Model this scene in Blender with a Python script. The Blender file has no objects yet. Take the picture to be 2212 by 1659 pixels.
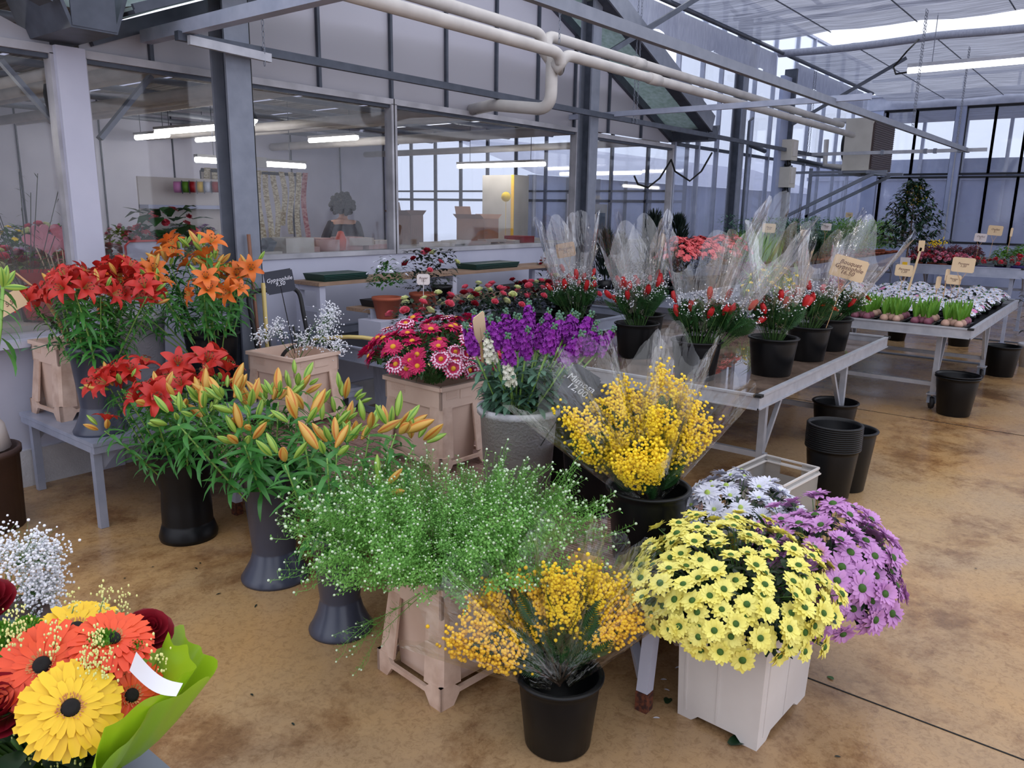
import bpy, math, random
import numpy as np
from mathutils import Matrix, Vector, Euler
random.seed(7); np.random.seed(7)
C = bpy.context.scene.collection
sc = bpy.context.scene
PI = math.pi; R = math.radians

# ------------------------------------------------------------------ camera
H = 1.65; F = 1684.0
_y, _p, _r = R(51.58), R(12.73), R(0.91)
_f0 = np.array([math.sin(_y), math.cos(_y), 0]); _rt = np.array([math.cos(_y), -math.sin(_y), 0]); _u0 = np.array([0, 0, 1.0])
FW = _f0*math.cos(_p) - _u0*math.sin(_p); _u = _u0*math.cos(_p) + _f0*math.sin(_p)
RT = _rt*math.cos(_r) + _u*math.sin(_r); UP = -_rt*math.sin(_r) + _u*math.cos(_r)
cam = bpy.data.cameras.new('camera'); co = bpy.data.objects.new('camera', cam); C.objects.link(co)
cam.sensor_width = 36; cam.lens = F/2212*36; cam.clip_start = 0.05; cam.clip_end = 200
co.matrix_world = Matrix(((RT[0], UP[0], -FW[0], 0), (RT[1], UP[1], -FW[1], 0), (RT[2], UP[2], -FW[2], H), (0, 0, 0, 1)))
sc.camera = co

def ray(x, y): return FW + RT*(x-1106)/F - UP*(y-829.5)/F
def onz(x, y, z): d = ray(x, y); t = (z-H)/d[2]; return Vector((d[0]*t, d[1]*t, z))
def ony(x, y, Y): d = ray(x, y); t = Y/d[1]; return Vector((d[0]*t, Y, H+d[2]*t))
def onx(x, y, X): d = ray(x, y); t = X/d[0]; return Vector((X, d[1]*t, H+d[2]*t))

# ------------------------------------------------------------------ world, lights, exposure
w = bpy.data.worlds.new('overcast_sky'); sc.world = w; w.use_nodes = True
nt = w.node_tree; bg = nt.nodes['Background']
tc = nt.nodes.new('ShaderNodeTexCoord'); sp = nt.nodes.new('ShaderNodeSeparateXYZ'); rp = nt.nodes.new('ShaderNodeValToRGB')
nt.links.new(tc.outputs['Generated'], sp.inputs[0]); nt.links.new(sp.outputs['Z'], rp.inputs[0]); nt.links.new(rp.outputs[0], bg.inputs[0])
e = rp.color_ramp.elements
e[0].position = 0.0; e[0].color = (.80, .84, 1.0, 1)
e[1].position = 0.6; e[1].color = (.90, .92, 1.0, 1)
bg.inputs[1].default_value = 1.3
sc.view_settings.view_transform = 'Standard'; sc.view_settings.look = 'None'
sc.view_settings.gamma = 1; sc.view_settings.use_curve_mapping = False
sc.view_settings.exposure = 0.28
cy = sc.cycles
cy.max_bounces = 7; cy.diffuse_bounces = 3; cy.glossy_bounces = 3; cy.transmission_bounces = 4; cy.transparent_max_bounces = 14
cy.caustics_reflective = False; cy.caustics_refractive = False; cy.sample_clamp_indirect = 4
cy.use_adaptive_sampling = True; cy.adaptive_threshold = 0.03; cy.use_denoising = True

# ------------------------------------------------------------------ materials
def lin(c):
    return tuple(((v/255)/12.92 if v/255 <= .04045 else ((v/255+.055)/1.055)**2.4) for v in c)
MT = {}
def mat(name, c1, rough=.6, c2=None, scale=8, metal=0, spec=.5, bump=0, bscale=60, trans=0, coord='Object', stretch=None, detail=4, contrast=.25, sub=0, coat=0):
    m = bpy.data.materials.new(name); m.use_nodes = True; MT[name] = m
    n = m.node_tree; b = n.nodes['Principled BSDF']; L = n.links
    b.inputs['Base Color'].default_value = (*lin(c1), 1); b.inputs['Roughness'].default_value = rough
    b.inputs['Metallic'].default_value = metal; b.inputs['Specular IOR Level'].default_value = spec
    if coat: b.inputs['Coat Weight'].default_value = coat; b.inputs['Coat Roughness'].default_value = .15
    if c2 or bump:
        t = n.nodes.new('ShaderNodeTexCoord'); src = t.outputs[coord]
        if stretch:
            mp = n.nodes.new('ShaderNodeMapping'); mp.inputs['Scale'].default_value = stretch; L.new(src, mp.inputs[0]); src = mp.outputs[0]
    if c2:
        no = n.nodes.new('ShaderNodeTexNoise'); no.inputs['Scale'].default_value = scale; no.inputs['Detail'].default_value = detail
        L.new(src, no.inputs['Vector'])
        r = n.nodes.new('ShaderNodeValToRGB'); r.color_ramp.elements[0].position = .5-contrast; r.color_ramp.elements[1].position = .5+contrast
        r.color_ramp.elements[0].color = (*lin(c1), 1); r.color_ramp.elements[1].color = (*lin(c2), 1)
        L.new(no.outputs['Fac'], r.inputs[0]); L.new(r.outputs[0], b.inputs['Base Color'])
    if bump:
        nb = n.nodes.new('ShaderNodeTexNoise'); nb.inputs['Scale'].default_value = bscale; L.new(src, nb.inputs['Vector'])
        bp = n.nodes.new('ShaderNodeBump'); bp.inputs['Strength'].default_value = bump; bp.inputs['Distance'].default_value = .01
        L.new(nb.outputs['Fac'], bp.inputs['Height']); L.new(bp.outputs[0], b.inputs['Normal'])
    if trans:   # leaf or petal that lets some light through
        tr = n.nodes.new('ShaderNodeBsdfTranslucent'); mx = n.nodes.new('ShaderNodeMixShader'); mx.inputs[0].default_value = trans
        out = n.nodes['Material Output']; L.new(b.outputs[0], mx.inputs[1]); L.new(tr.outputs[0], mx.inputs[2]); L.new(mx.outputs[0], out.inputs[0])
        if c2: L.new(r.outputs[0], tr.inputs[0])
        else: tr.inputs[0].default_value = (*lin(c1), 1)
    return m
def emis(name, col, k):
    m = bpy.data.materials.new(name); m.use_nodes = True; MT[name] = m; n = m.node_tree
    b = n.nodes['Principled BSDF']; b.inputs['Base Color'].default_value = (*col, 1)
    b.inputs['Emission Color'].default_value = (*col, 1); b.inputs['Emission Strength'].default_value = k
    return m
def film(name, tint, gloss, rough, haze=0, hazecol=(1, 1, 1), bump=0, bscale=12, stretch=None, grad=None, coord='Object'):
    # thin clear sheet: straight-through transparency + surface gloss (+ a milky translucent share)
    m = bpy.data.materials.new(name); m.use_nodes = True; MT[name] = m; n = m.node_tree; L = n.links
    n.nodes.remove(n.nodes['Principled BSDF']); out = n.nodes['Material Output']
    t = n.nodes.new('ShaderNodeBsdfTransparent'); t.inputs[0].default_value = (*tint, 1)
    g = n.nodes.new('ShaderNodeBsdfGlossy'); g.inputs['Roughness'].default_value = rough
    lw = n.nodes.new('ShaderNodeLayerWeight'); lw.inputs[0].default_value = .25
    mm = n.nodes.new('ShaderNodeMath'); mm.operation = 'MULTIPLY_ADD'; mm.inputs[1].default_value = gloss[1]; mm.inputs[2].default_value = gloss[0]
    L.new(lw.outputs['Facing'], mm.inputs[0])
    base = t.outputs[0]
    co_ = n.nodes.new('ShaderNodeTexCoord'); src = co_.outputs[coord]
    if stretch:
        mp = n.nodes.new('ShaderNodeMapping'); mp.inputs['Scale'].default_value = stretch; L.new(src, mp.inputs[0]); src = mp.outputs[0]
    if haze:
        d = n.nodes.new('ShaderNodeBsdfDiffuse'); d.inputs[0].default_value = (*hazecol, 1)
        tl = n.nodes.new('ShaderNodeBsdfTranslucent'); tl.inputs[0].default_value = (*hazecol, 1)
        dm = n.nodes.new('ShaderNodeMixShader'); dm.inputs[0].default_value = .6; L.new(d.outputs[0], dm.inputs[1]); L.new(tl.outputs[0], dm.inputs[2])
        hm = n.nodes.new('ShaderNodeMixShader'); L.new(t.outputs[0], hm.inputs[1]); L.new(dm.outputs[0], hm.inputs[2])
        if grad:   # mist on the pane: heavy below height grad[0], clear above grad[1]
            s_ = n.nodes.new('ShaderNodeSeparateXYZ'); L.new(co_.outputs['Object'], s_.inputs[0])
            no = n.nodes.new('ShaderNodeTexNoise'); no.inputs['Scale'].default_value = 2.2; L.new(co_.outputs['Object'], no.inputs[0])
            ad = n.nodes.new('ShaderNodeMath'); ad.operation = 'MULTIPLY_ADD'; ad.inputs[1].default_value = .35; L.new(no.outputs['Fac'], ad.inputs[0]); L.new(s_.outputs['Z'], ad.inputs[2])
            mr = n.nodes.new('ShaderNodeMapRange'); mr.inputs[1].default_value = grad[0]+.17; mr.inputs[2].default_value = grad[1]+.17
            mr.inputs[3].default_value = haze; mr.inputs[4].default_value = grad[2]; L.new(ad.outputs[0], mr.inputs[0]); L.new(mr.outputs[0], hm.inputs[0])
        else: hm.inputs[0].default_value = haze
        base = hm.outputs[0]
    if bump:
        nb = n.nodes.new('ShaderNodeTexNoise'); nb.inputs['Scale'].default_value = bscale; nb.inputs['Detail'].default_value = 3; L.new(src, nb.inputs['Vector'])
        bp = n.nodes.new('ShaderNodeBump'); bp.inputs['Strength'].default_value = bump; bp.inputs['Distance'].default_value = .03
        L.new(nb.outputs['Fac'], bp.inputs['Height']); L.new(bp.outputs[0], g.inputs['Normal'])
    mx = n.nodes.new('ShaderNodeMixShader'); L.new(mm.outputs[0], mx.inputs[0]); L.new(base, mx.inputs[1]); L.new(g.outputs[0], mx.inputs[2])
    L.new(mx.outputs[0], out.inputs[0])
    return m

mat('white_paint', (196, 198, 216), .5, (182, 184, 204), 3)
mat('grimy_frame', (196, 196, 205), .5, (140, 140, 148), 5, contrast=.3)
mat('galvanised', (116, 122, 136), .5, (134, 140, 154), 12, metal=.3, contrast=.3)
mat('dark_steel', (62, 68, 80), .45, (84, 90, 104), 10, metal=.3)
mat('zinc_light', (152, 160, 182), .4, (178, 184, 204), 9, metal=.3)
mat('aluminium', (186, 188, 196), .38, (160, 162, 172), 12, metal=.3)
mat('pale_post', (150, 162, 196), .4, (172, 182, 212), 4, metal=.25)
mat('black_frame', (22, 26, 36), .4)
mat('cream_pipe', (206, 202, 198), .45, (178, 174, 172), 5)
mat('cream_metal', (186, 182, 174), .5, (204, 200, 192), 4)
mat('brown_grille', (58, 44, 44), .5, (76, 58, 56), 30)
mat('black_plastic', (11, 12, 15), .36, (17, 18, 21), 5, spec=.28)
mat('soft_black', (14, 14, 16), .8)
mat('grey_plastic', (66, 72, 90), .3, (58, 63, 80), 5, spec=.6)
mat('peach_plastic', (226, 200, 184), .5, (208, 178, 162), 3.5, contrast=.2)
mat('peach_dirty', (224, 198, 182), .55, (188, 156, 138), 14, contrast=.22)
mat('cream_plastic', (216, 212, 210), .5, (200, 194, 192), 4)
mat('concrete_pot', (206, 206, 212), .75, (178, 178, 186), 7, bump=.3, bscale=90)
mat('terracotta', (176, 92, 66), .8, (156, 78, 56), 12)
mat('brown_pot', (84, 62, 56), .6, (62, 46, 44), 6)
mat('brown_wood', (134, 92, 72), .6, (104, 70, 56), 9, stretch=(9, 9, 1))
mat('shelf_wood', (168, 140, 118), .6, (130, 104, 86), 6, stretch=(1, 8, 8))
mat('slat_wood', (166, 136, 126), .6, (124, 96, 88), 7, stretch=(12, .8, 6), contrast=.2)
mat('stick_wood', (196, 156, 112), .6)
mat('card', (222, 196, 160), .6, (208, 180, 142), 4)
mat('card_white', (224, 214, 212), .6)
mat('slate', (40, 44, 58), .5)
mat('chalk', (226, 228, 240), .8)
mat('ink', (96, 60, 60), .8)
mat('rust', (112, 60, 38), .9, (60, 34, 30), 60, contrast=.1)
mat('green_tray', (28, 62, 56), .45)
mat('black_tray', (26, 26, 30), .5)
mat('purple_tray', (60, 48, 116), .5)
mat('rubber', (34, 34, 38), .6)
mat('hose_yellow', (206, 184, 116), .45)
mat('leaf', (62, 112, 48), .42, (34, 74, 34), 14, trans=.18)
mat('leaf_dark', (34, 66, 40), .4, (20, 44, 28), 14, trans=.1)
mat('leaf_black', (30, 46, 38), .45, (18, 30, 24), 12)
mat('leaf_grey', (96, 136, 112), .55, (66, 104, 84), 12, trans=.1)
mat('leaf_silver', (140, 164, 150), .6, (110, 138, 120), 12, trans=.1)
mat('leaf_bright', (118, 166, 58), .5, (84, 140, 44), 12, trans=.25)
mat('leaf_lily', (80, 150, 64), .38, (46, 108, 50), 10, trans=.18)
mat('leaf_lime', (132, 184, 50), .5, (98, 156, 42), 12, trans=.25)
mat('filler_green', (134, 192, 92), .6, (98, 160, 68), 9, trans=.3)
mat('pod_green', (178, 206, 160), .6, (214, 230, 208), 40)
mat('stem_pale', (150, 186, 96), .5, (112, 158, 70), 10)
mat('stem', (78, 116, 56), .55)
mat('twig', (96, 76, 62), .8)
mat('fern', (52, 96, 46), .5, (34, 72, 38), 16, trans=.2)
mat('bud_green', (142, 182, 70), .4, (170, 196, 92), 14, trans=.1)
mat('bud_rib', (92, 142, 50), .45)
mat('bud_orange', (226, 166, 84), .4, (206, 180, 84), 12, trans=.1)
mat('bud_rust', (196, 112, 40), .45)
mat('lily_orange', (240, 132, 52), .45, (224, 106, 42), 10, trans=.2)
mat('lily_red', (222, 62, 46), .45, (176, 30, 40), 9, trans=.2)
mat('anther', (96, 40, 24), .8)
mat('chrys_yellow', (246, 240, 140), .6, (238, 226, 100), 20, trans=.15)
mat('chrys_pink', (214, 160, 214), .6, (192, 130, 196), 20, trans=.15)
mat('chrys_white', (232, 234, 246), .6, (216, 218, 236), 20, trans=.15)
mat('chrys_magenta', (208, 22, 98), .55, (178, 10, 74), 20, trans=.12)
mat('chrys_tip', (232, 190, 214), .6)
mat('eye_green', (66, 106, 34), .8, (44, 78, 26), 90)
mat('eye_yellow', (226, 170, 46), .8, (204, 136, 36), 90)
mat('eye_lime', (166, 190, 90), .8)
mat('stock_purple', (164, 48, 180), .6, (116, 24, 138), 24, trans=.12)
mat('stock_white', (238, 236, 226), .6, (224, 224, 200), 20, trans=.12)
mat('mimosa', (254, 224, 46), .8, (248, 206, 34), 26)
mat('mimosa_deep', (252, 208, 46), .8, (246, 190, 38), 26)
mat('gerbera_orange', (242, 92, 42), .5, (224, 62, 34), 8, trans=.12)
mat('gerbera_yellow', (246, 208, 46), .5, (238, 186, 30), 8, trans=.12)
mat('gerbera_ring', (216, 150, 96), .8)
mat('disc_black', (16, 12, 12), .9)
mat('rose_red', (150, 18, 38), .5, (110, 10, 28), 12, trans=.08)
mat('rose_pink', (222, 62, 96), .5, (240, 140, 156), 10, trans=.12)
mat('rose_cream', (222, 226, 168), .5)
mat('pompom_green', (94, 148, 30), .6, (66, 116, 22), 30)
mat('statice', (226, 226, 150), .7)
mat('gyp_white', (238, 240, 248), .8)
mat('tulip_red', (214, 44, 46), .45, (184, 26, 36), 10, trans=.12)
mat('azalea', (240, 116, 116), .55, (224, 88, 96), 10, trans=.15)
mat('skimmia', (126, 66, 74), .7, (96, 48, 58), 30)
mat('carnation_pink', (220, 96, 130), .6, (236, 180, 196), 16, trans=.1)
mat('carnation_red', (206, 44, 50), .6, (168, 22, 62), 16)
mat('daffodil', (240, 210, 50), .6)
mat('hyacinth_pink', (222, 150, 196), .6, (206, 120, 176), 18)
mat('bulb_tan', (206, 170, 150), .6, (150, 108, 96), 14)
mat('bulb_purple', (108, 52, 72), .5, (146, 88, 104), 14)
mat('wrap_green', (168, 204, 44), .35, (150, 190, 34), 3, trans=.3)
mat('ribbon_white', (236, 238, 246), .5)
mat('red_wrap', (196, 34, 48), .3, (160, 20, 34), 4, trans=.15)
mat('pink_felt', (204, 130, 142), .8)
mat('cardboard', (178, 128, 92), .8, (156, 108, 76), 4)
mat('skin', (206, 156, 130), .6)
mat('hair', (18, 14, 13), .9, (34, 26, 22), 30, bump=.8, bscale=60)
mat('plum_cloth', (34, 22, 34), .9)
mat('denim', (44, 50, 70), .9)
mat('office_grey', (170, 170, 172), .6)
mat('screen_grey', (112, 122, 132), .3)
mat('pale_paper', (216, 206, 196), .7)
mat('pink_paper', (214, 176, 170), .7)
mat('ribbon_tan', (216, 204, 172), .6, (150, 130, 92), 34, stretch=(1, 1, 2), contrast=.12)
mat('ribbon_red', (148, 44, 56), .6, (196, 150, 140), 26, stretch=(1, 1, 2), contrast=.15)
mat('silver_foil', (184, 186, 196), .3, (120, 122, 132), 30, metal=.8)
mat('moss_sheet', (206, 216, 220), .6, (164, 182, 176), 20, contrast=.25, trans=.6)
mat('shade_edge', (176, 182, 200), .8, (150, 156, 178), 12, stretch=(4, 4, .6), trans=.35)
mat('bronze', (92, 80, 58), .5, (56, 56, 38), 24)
mat('office_screen', (70, 68, 68), .7, (150, 146, 142), 1.2, stretch=(26, 1, 1), contrast=.15)
mat('gravel', (150, 150, 156), .9)
emis('tube_light', (1, .95, .88), 13)
emis('tube_hall', (.93, .96, 1), 3.2)
emis('lamp_dome', (1, .95, .88), 7)
film('window_glass', (.97, .975, .985), (.02, .16), .03, haze=.16, hazecol=(.52, .52, .54), grad=(1.26, 1.45, .0))
film('clear_glass', (.90, .93, .97), (.05, .4), .03, haze=.16, hazecol=(.80, .85, 1.0))
film('misted_glass', (.88, .91, .98), (.05, .3), .06, haze=.34, hazecol=(.72, .78, .96), grad=(1.1, 1.9, .24))
film('polycarbonate', (.6, .62, .68), (.06, .25), .22, haze=.93, hazecol=(.70, .69, .76), bump=.15, bscale=30, stretch=(60, 1, .4))
film('cellophane', (.985, .985, .99), (.10, .8), .045, bump=1.0, bscale=1.6, stretch=(9, 9, 1.6))
film('mimosa_film', (.985, .985, .97), (.035, .45), .08, bump=.8, bscale=6, stretch=(5, 5, 1.5))
film('clear_plastic', (.86, .87, .86), (.08, .4), .25, haze=.35, hazecol=(.8, .8, .8))

# shade cloth: knitted strips, half open
m = bpy.data.materials.new('shade_cloth'); m.use_nodes = True; MT['shade_cloth'] = m; n = m.node_tree; L = n.links
n.nodes.remove(n.nodes['Principled BSDF']); out = n.nodes['Material Output']
t_ = n.nodes.new('ShaderNodeTexCoord'); mp = n.nodes.new('ShaderNodeMapping'); mp.inputs['Scale'].default_value = (34, 1.6, 1); L.new(t_.outputs['Object'], mp.inputs[0])
no = n.nodes.new('ShaderNodeTexNoise'); no.inputs['Scale'].default_value = 1.0; no.inputs['Detail'].default_value = 5; no.inputs['Distortion'].default_value = .6; L.new(mp.outputs[0], no.inputs[0])
cr = n.nodes.new('ShaderNodeValToRGB'); cr.color_ramp.elements[0].position = .36; cr.color_ramp.elements[1].position = .62
cr.color_ramp.elements[0].color = (.20, .22, .30, 1); cr.color_ramp.elements[1].color = (.52, .56, .70, 1); L.new(no.outputs['Fac'], cr.inputs[0])
d_ = n.nodes.new('ShaderNodeBsdfDiffuse'); L.new(cr.outputs[0], d_.inputs[0]); tl = n.nodes.new('ShaderNodeBsdfTranslucent'); L.new(cr.outputs[0], tl.inputs[0])
m1 = n.nodes.new('ShaderNodeMixShader'); m1.inputs[0].default_value = .38; L.new(d_.outputs[0], m1.inputs[1]); L.new(tl.outputs[0], m1.inputs[2])
tp = n.nodes.new('ShaderNodeBsdfTransparent'); m2 = n.nodes.new('ShaderNodeMixShader'); m2.inputs[0].default_value = .92; L.new(tp.outputs[0], m2.inputs[1]); L.new(m1.outputs[0], m2.inputs[2])
L.new(m2.outputs[0], out.inputs[0])

# floor: stained ochre concrete, damp patches shinier
m = bpy.data.materials.new('stained_concrete'); m.use_nodes = True; MT['stained_concrete'] = m; n = m.node_tree; L = n.links; b = n.nodes['Principled BSDF']
t_ = n.nodes.new('ShaderNodeTexCoord')
def nz(scale, det=6, dist=0, vec=None, ro=.55):
    x = n.nodes.new('ShaderNodeTexNoise'); x.inputs['Scale'].default_value = scale; x.inputs['Detail'].default_value = det; x.inputs['Distortion'].default_value = dist; x.inputs['Roughness'].default_value = ro
    L.new(vec or t_.outputs['Object'], x.inputs[0]); return x.outputs['Fac']
def ramp(src, stops):
    x = n.nodes.new('ShaderNodeValToRGB'); x.color_ramp.elements[0].position = stops[0][0]; x.color_ramp.elements[0].color = (*lin(stops[0][1]), 1)
    x.color_ramp.elements[1].position = stops[-1][0]; x.color_ramp.elements[1].color = (*lin(stops[-1][1]), 1)
    for p_, c_ in stops[1:-1]:
        q = x.color_ramp.elements.new(p_); q.color = (*lin(c_), 1)
    L.new(src, x.inputs[0]); return x.outputs[0]
def mixc(f, a, bb, mode='MIX'):
    x = n.nodes.new('ShaderNodeMix'); x.data_type = 'RGBA'; x.blend_type = mode
    if isinstance(f, float): x.inputs[0].default_value = f
    else: L.new(f, x.inputs[0])
    L.new(a, x.inputs[6]); L.new(bb, x.inputs[7]); return x.outputs[2]
base = ramp(nz(.9, 8, .5), [(.30, (158, 140, 120)), (.46, (180, 157, 126)), (.62, (196, 165, 121)), (.76, (168, 150, 134))])
stain = ramp(nz(1.5, 12, .25, ro=.74), [(.50, (255, 255, 255)), (.60, (196, 180, 170)), (.74, (140, 118, 110))])
fine = ramp(nz(38, 8, 1, ro=.75), [(.38, (188, 176, 168)), (.52, (255, 255, 255)), (.8, (255, 250, 240))])
big = ramp(nz(.33, 3, .3), [(.35, (236, 214, 190)), (.6, (255, 246, 232))]); c_ = mixc(.9, base, stain, 'MULTIPLY'); c_ = mixc(.5, c_, fine, 'MULTIPLY'); c_ = mixc(.9, c_, big, 'MULTIPLY')
L.new(c_, b.inputs['Base Color'])
rr = ramp(nz(1.7, 4), [(.4, (150, 150, 150)), (.6, (96, 96, 96))]); L.new(rr, b.inputs['Roughness'])
bp = n.nodes.new('ShaderNodeBump'); bp.inputs['Strength'].default_value = .25; bp.inputs['Distance'].default_value = .004; L.new(nz(70, 6), bp.inputs['Height']); L.new(bp.outputs[0], b.inputs['Normal'])
# wet table mat: grey sheet with pools of water
m = bpy.data.materials.new('wet_table_mat'); m.use_nodes = True; MT['wet_table_mat'] = m; n = m.node_tree; L = n.links; b = n.nodes['Principled BSDF']
t_ = n.nodes.new('ShaderNodeTexCoord')
wet = nz(2.2, 3, .4)
L.new(ramp(nz(7, 6, .5), [(.35, (88, 74, 66)), (.65, (128, 110, 98))]), b.inputs['Base Color'])
L.new(ramp(wet, [(.46, (10, 10, 10)), (.56, (70, 70, 70))]), b.inputs['Roughness'])
b.inputs['Specular IOR Level'].default_value = .8

# ------------------------------------------------------------------ mesh kit
class MB:
    def __init__(s): s.V = []; s.L = []; s.S = []; s.M = []; s.Sm = []; s.n = 0
    def add(s, vs, fs, mat=0, smooth=False):
        if not fs: return s
        s.V.append(np.asarray(vs, float).reshape(-1, 3))
        if isinstance(mat, int): mm = [mat]*len(fs)
        else: mm = mat
        s.L.append(np.array([i for f in fs for i in f])+s.n); s.S.append(np.array([len(f) for f in fs])); s.M.append(np.array(mm)); s.Sm.append(np.full(len(fs), smooth))
        s.n += len(s.V[-1]); return s
    def flat(s):
        if len(s.V) > 1:
            s.V = [np.concatenate(s.V)]; s.L = [np.concatenate(s.L)]; s.S = [np.concatenate(s.S)]; s.M = [np.concatenate(s.M)]; s.Sm = [np.concatenate(s.Sm)]
        return s
    def merge(s, o, mtx=None, mo=0):
        o.flat()
        if not o.V: return s
        V = o.V[0]
        if mtx is not None:
            A = np.array(mtx); V = V @ A[:3, :3].T + A[:3, 3]
        s.V.append(V); s.L.append(o.L[0]+s.n); s.S.append(o.S[0]); s.M.append(o.M[0]+mo); s.Sm.append(o.Sm[0]); s.n += len(V); return s
    def box(s, a, b, mat=0):
        x0, y0, z0 = a; x1, y1, z1 = b
        v = [(x0, y0, z0), (x1, y0, z0), (x1, y1, z0), (x0, y1, z0), (x0, y0, z1), (x1, y0, z1), (x1, y1, z1), (x0, y1, z1)]
        return s.add(v, [(0, 3, 2, 1), (4, 5, 6, 7), (0, 1, 5, 4), (1, 2, 6, 5), (2, 3, 7, 6), (3, 0, 4, 7)], mat)
    def rbox(s, c, size, mat=0, rot=(0, 0, 0)):
        m = Matrix.Translation(c) @ Euler(rot).to_matrix().to_4x4(); t = MB(); h = [q/2 for q in size]
        t.box((-h[0], -h[1], -h[2]), h, mat); return s.merge(t, m)
    def hexa(s, bot, top, mat=0):   # 4 corners below, 4 above
        return s.add(list(bot)+list(top), [(0, 3, 2, 1), (4, 5, 6, 7), (0, 1, 5, 4), (1, 2, 6, 5), (2, 3, 7, 6), (3, 0, 4, 7)], mat)
    def bar(s, p, q, w_, h_, mat=0, up=(0, 0, 1)):
        p = Vector(p); q = Vector(q); d = (q-p).normalized(); u = Vector(up)
        if abs(d.dot(u)) > .98: u = Vector((1, 0, 0))
        x = d.cross(u).normalized()*w_/2; z = x.cross(d).normalized()*h_/2
        return s.hexa([p-x-z, p+x-z, p+x+z, p-x+z], [q-x-z, q+x-z, q+x+z, q-x+z], mat)
    def tube(s, pts, r, n=8, mat=0, cap=True):
        pts = [Vector(p) for p in pts]; k = len(pts)
        if not hasattr(r, '__len__'): r = [r]*k
        v = []; u = None
        for i, p in enumerate(pts):
            d = (pts[min(i+1, k-1)]-pts[max(i-1, 0)]).normalized()
            if u is None: u = d.orthogonal().normalized()
            u = (u-d*u.dot(d)).normalized(); w_ = d.cross(u)
            for j in range(n):
                a = 2*PI*j/n; v.append(p+(u*math.cos(a)+w_*math.sin(a))*r[i])
        f = [(i*n+j, i*n+(j+1) % n, (i+1)*n+(j+1) % n, (i+1)*n+j) for i in range(k-1) for j in range(n)]
        if cap: f += [tuple(range(n-1, -1, -1)), tuple((k-1)*n+j for j in range(n))]
        return s.add(v, f, mat, n > 4)
    def lathe(s, prof, n=32, c=(0, 0, 0), mat=0, smooth=True):
        v = []; k = len(prof)
        for r_, z in prof:
            for j in range(n): a = 2*PI*j/n; v.append((c[0]+r_*math.cos(a), c[1]+r_*math.sin(a), c[2]+z))
        f = [(i*n+j, i*n+(j+1) % n, (i+1)*n+(j+1) % n, (i+1)*n+j) for i in range(k-1) for j in range(n)]
        return s.add(v, f, mat, smooth)
    def ball(s, c, r, n=8, k=6, mat=0, sc_=(1, 1, 1)):
        v = []
        for i in range(k+1):
            t = PI*i/k
            for j in range(n):
                a = 2*PI*j/n; v.append((c[0]+r*sc_[0]*math.sin(t)*math.cos(a), c[1]+r*sc_[1]*math.sin(t)*math.sin(a), c[2]-r*sc_[2]*math.cos(t)))
        f = [(i*n+j, i*n+(j+1) % n, (i+1)*n+(j+1) % n, (i+1)*n+j) for i in range(k) for j in range(n)]
        return s.add(v, f, mat, True)
    def grid(s, P, mat=0, smooth=True):   # P[i][j] points
        k = len(P); n = len(P[0]); v = [q for row in P for q in row]
        return s.add(v, [(i*n+j, i*n+j+1, (i+1)*n+j+1, (i+1)*n+j) for i in range(k-1) for j in range(n-1)], mat, smooth)
    def petal(s, base, d, up, L_, W, bend=0, mat=0, cup=0, seg=3, tip=.25, shape=None, b0=.35):
        # strip petal or leaf: base point, direction, surface up, bend = curl downward (rad over length)
        d = Vector(d).normalized(); up = Vector(up); up = (up-d*up.dot(d)).normalized(); sd = d.cross(up)
        ws = shape or ([b0, 1, .8, tip] if seg == 3 else [b0, 1, tip] if seg == 2 else [b0, .8, 1, .75, tip])
        k = len(ws); v = []; p = Vector(base); a = 0
        for i, wi in enumerate(ws):
            h_ = W/2*wi; nu = up*math.cos(a)+d*math.sin(a)
            v += [p-sd*h_+nu*cup*h_, p+sd*h_+nu*cup*h_]
            if cup: v.insert(-1, p)
            a += bend/(k-1); p = p+(d*math.cos(a)-up*math.sin(a))*L_/(k-1)
        c = 3 if cup else 2
        f = [(i*c+j, i*c+j+1, (i+1)*c+j+1, (i+1)*c+j) for i in range(k-1) for j in range(c-1)]
        return s.add(v, f, mat, True)
    def mesh(s, name, mats):
        s.flat(); me = bpy.data.meshes.new(name); V, Lp, S = s.V[0], s.L[0], s.S[0]
        me.vertices.add(len(V)); me.vertices.foreach_set('co', V.astype(np.float32).ravel())
        me.loops.add(len(Lp)); me.loops.foreach_set('vertex_index', Lp.astype(np.int32))
        me.polygons.add(len(S)); me.polygons.foreach_set('loop_start', np.concatenate([[0], np.cumsum(S)[:-1]]).astype(np.int32))
        me.polygons.foreach_set('loop_total', S.astype(np.int32))
        me.polygons.foreach_set('material_index', s.M[0].astype(np.int32)); me.polygons.foreach_set('use_smooth', s.Sm[0].astype(bool))
        me.update(calc_edges=True); me.validate()
        for q in mats: me.materials.append(MT[q])
        return me
    def obj(s, name, mats, parent=None, loc=(0, 0, 0), rot=(0, 0, 0)):
        if isinstance(mats, str): mats = [mats]
        return link(name, s.mesh(name, mats), parent, loc, rot)
def link(name, me, parent=None, loc=(0, 0, 0), rot=(0, 0, 0), scale=1):
    o = bpy.data.objects.new(name, me); C.objects.link(o); o.location = loc; o.rotation_euler = rot
    if scale != 1: o.scale = (scale,)*3
    if parent: o.parent = parent
    return o
def tag(o, label=None, cat=None, group=None, kind=None):
    if label: o['label'] = label
    if cat: o['category'] = cat
    if group: o['group'] = group
    if kind: o['kind'] = kind
    return o
def thing(name, label, cat, loc=(0, 0, 0), rz=0, group=None):
    return tag(link(name, None, None, loc, (0, 0, rz)), label, cat, group)
def struct(o): o['kind'] = 'structure'; return o
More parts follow.
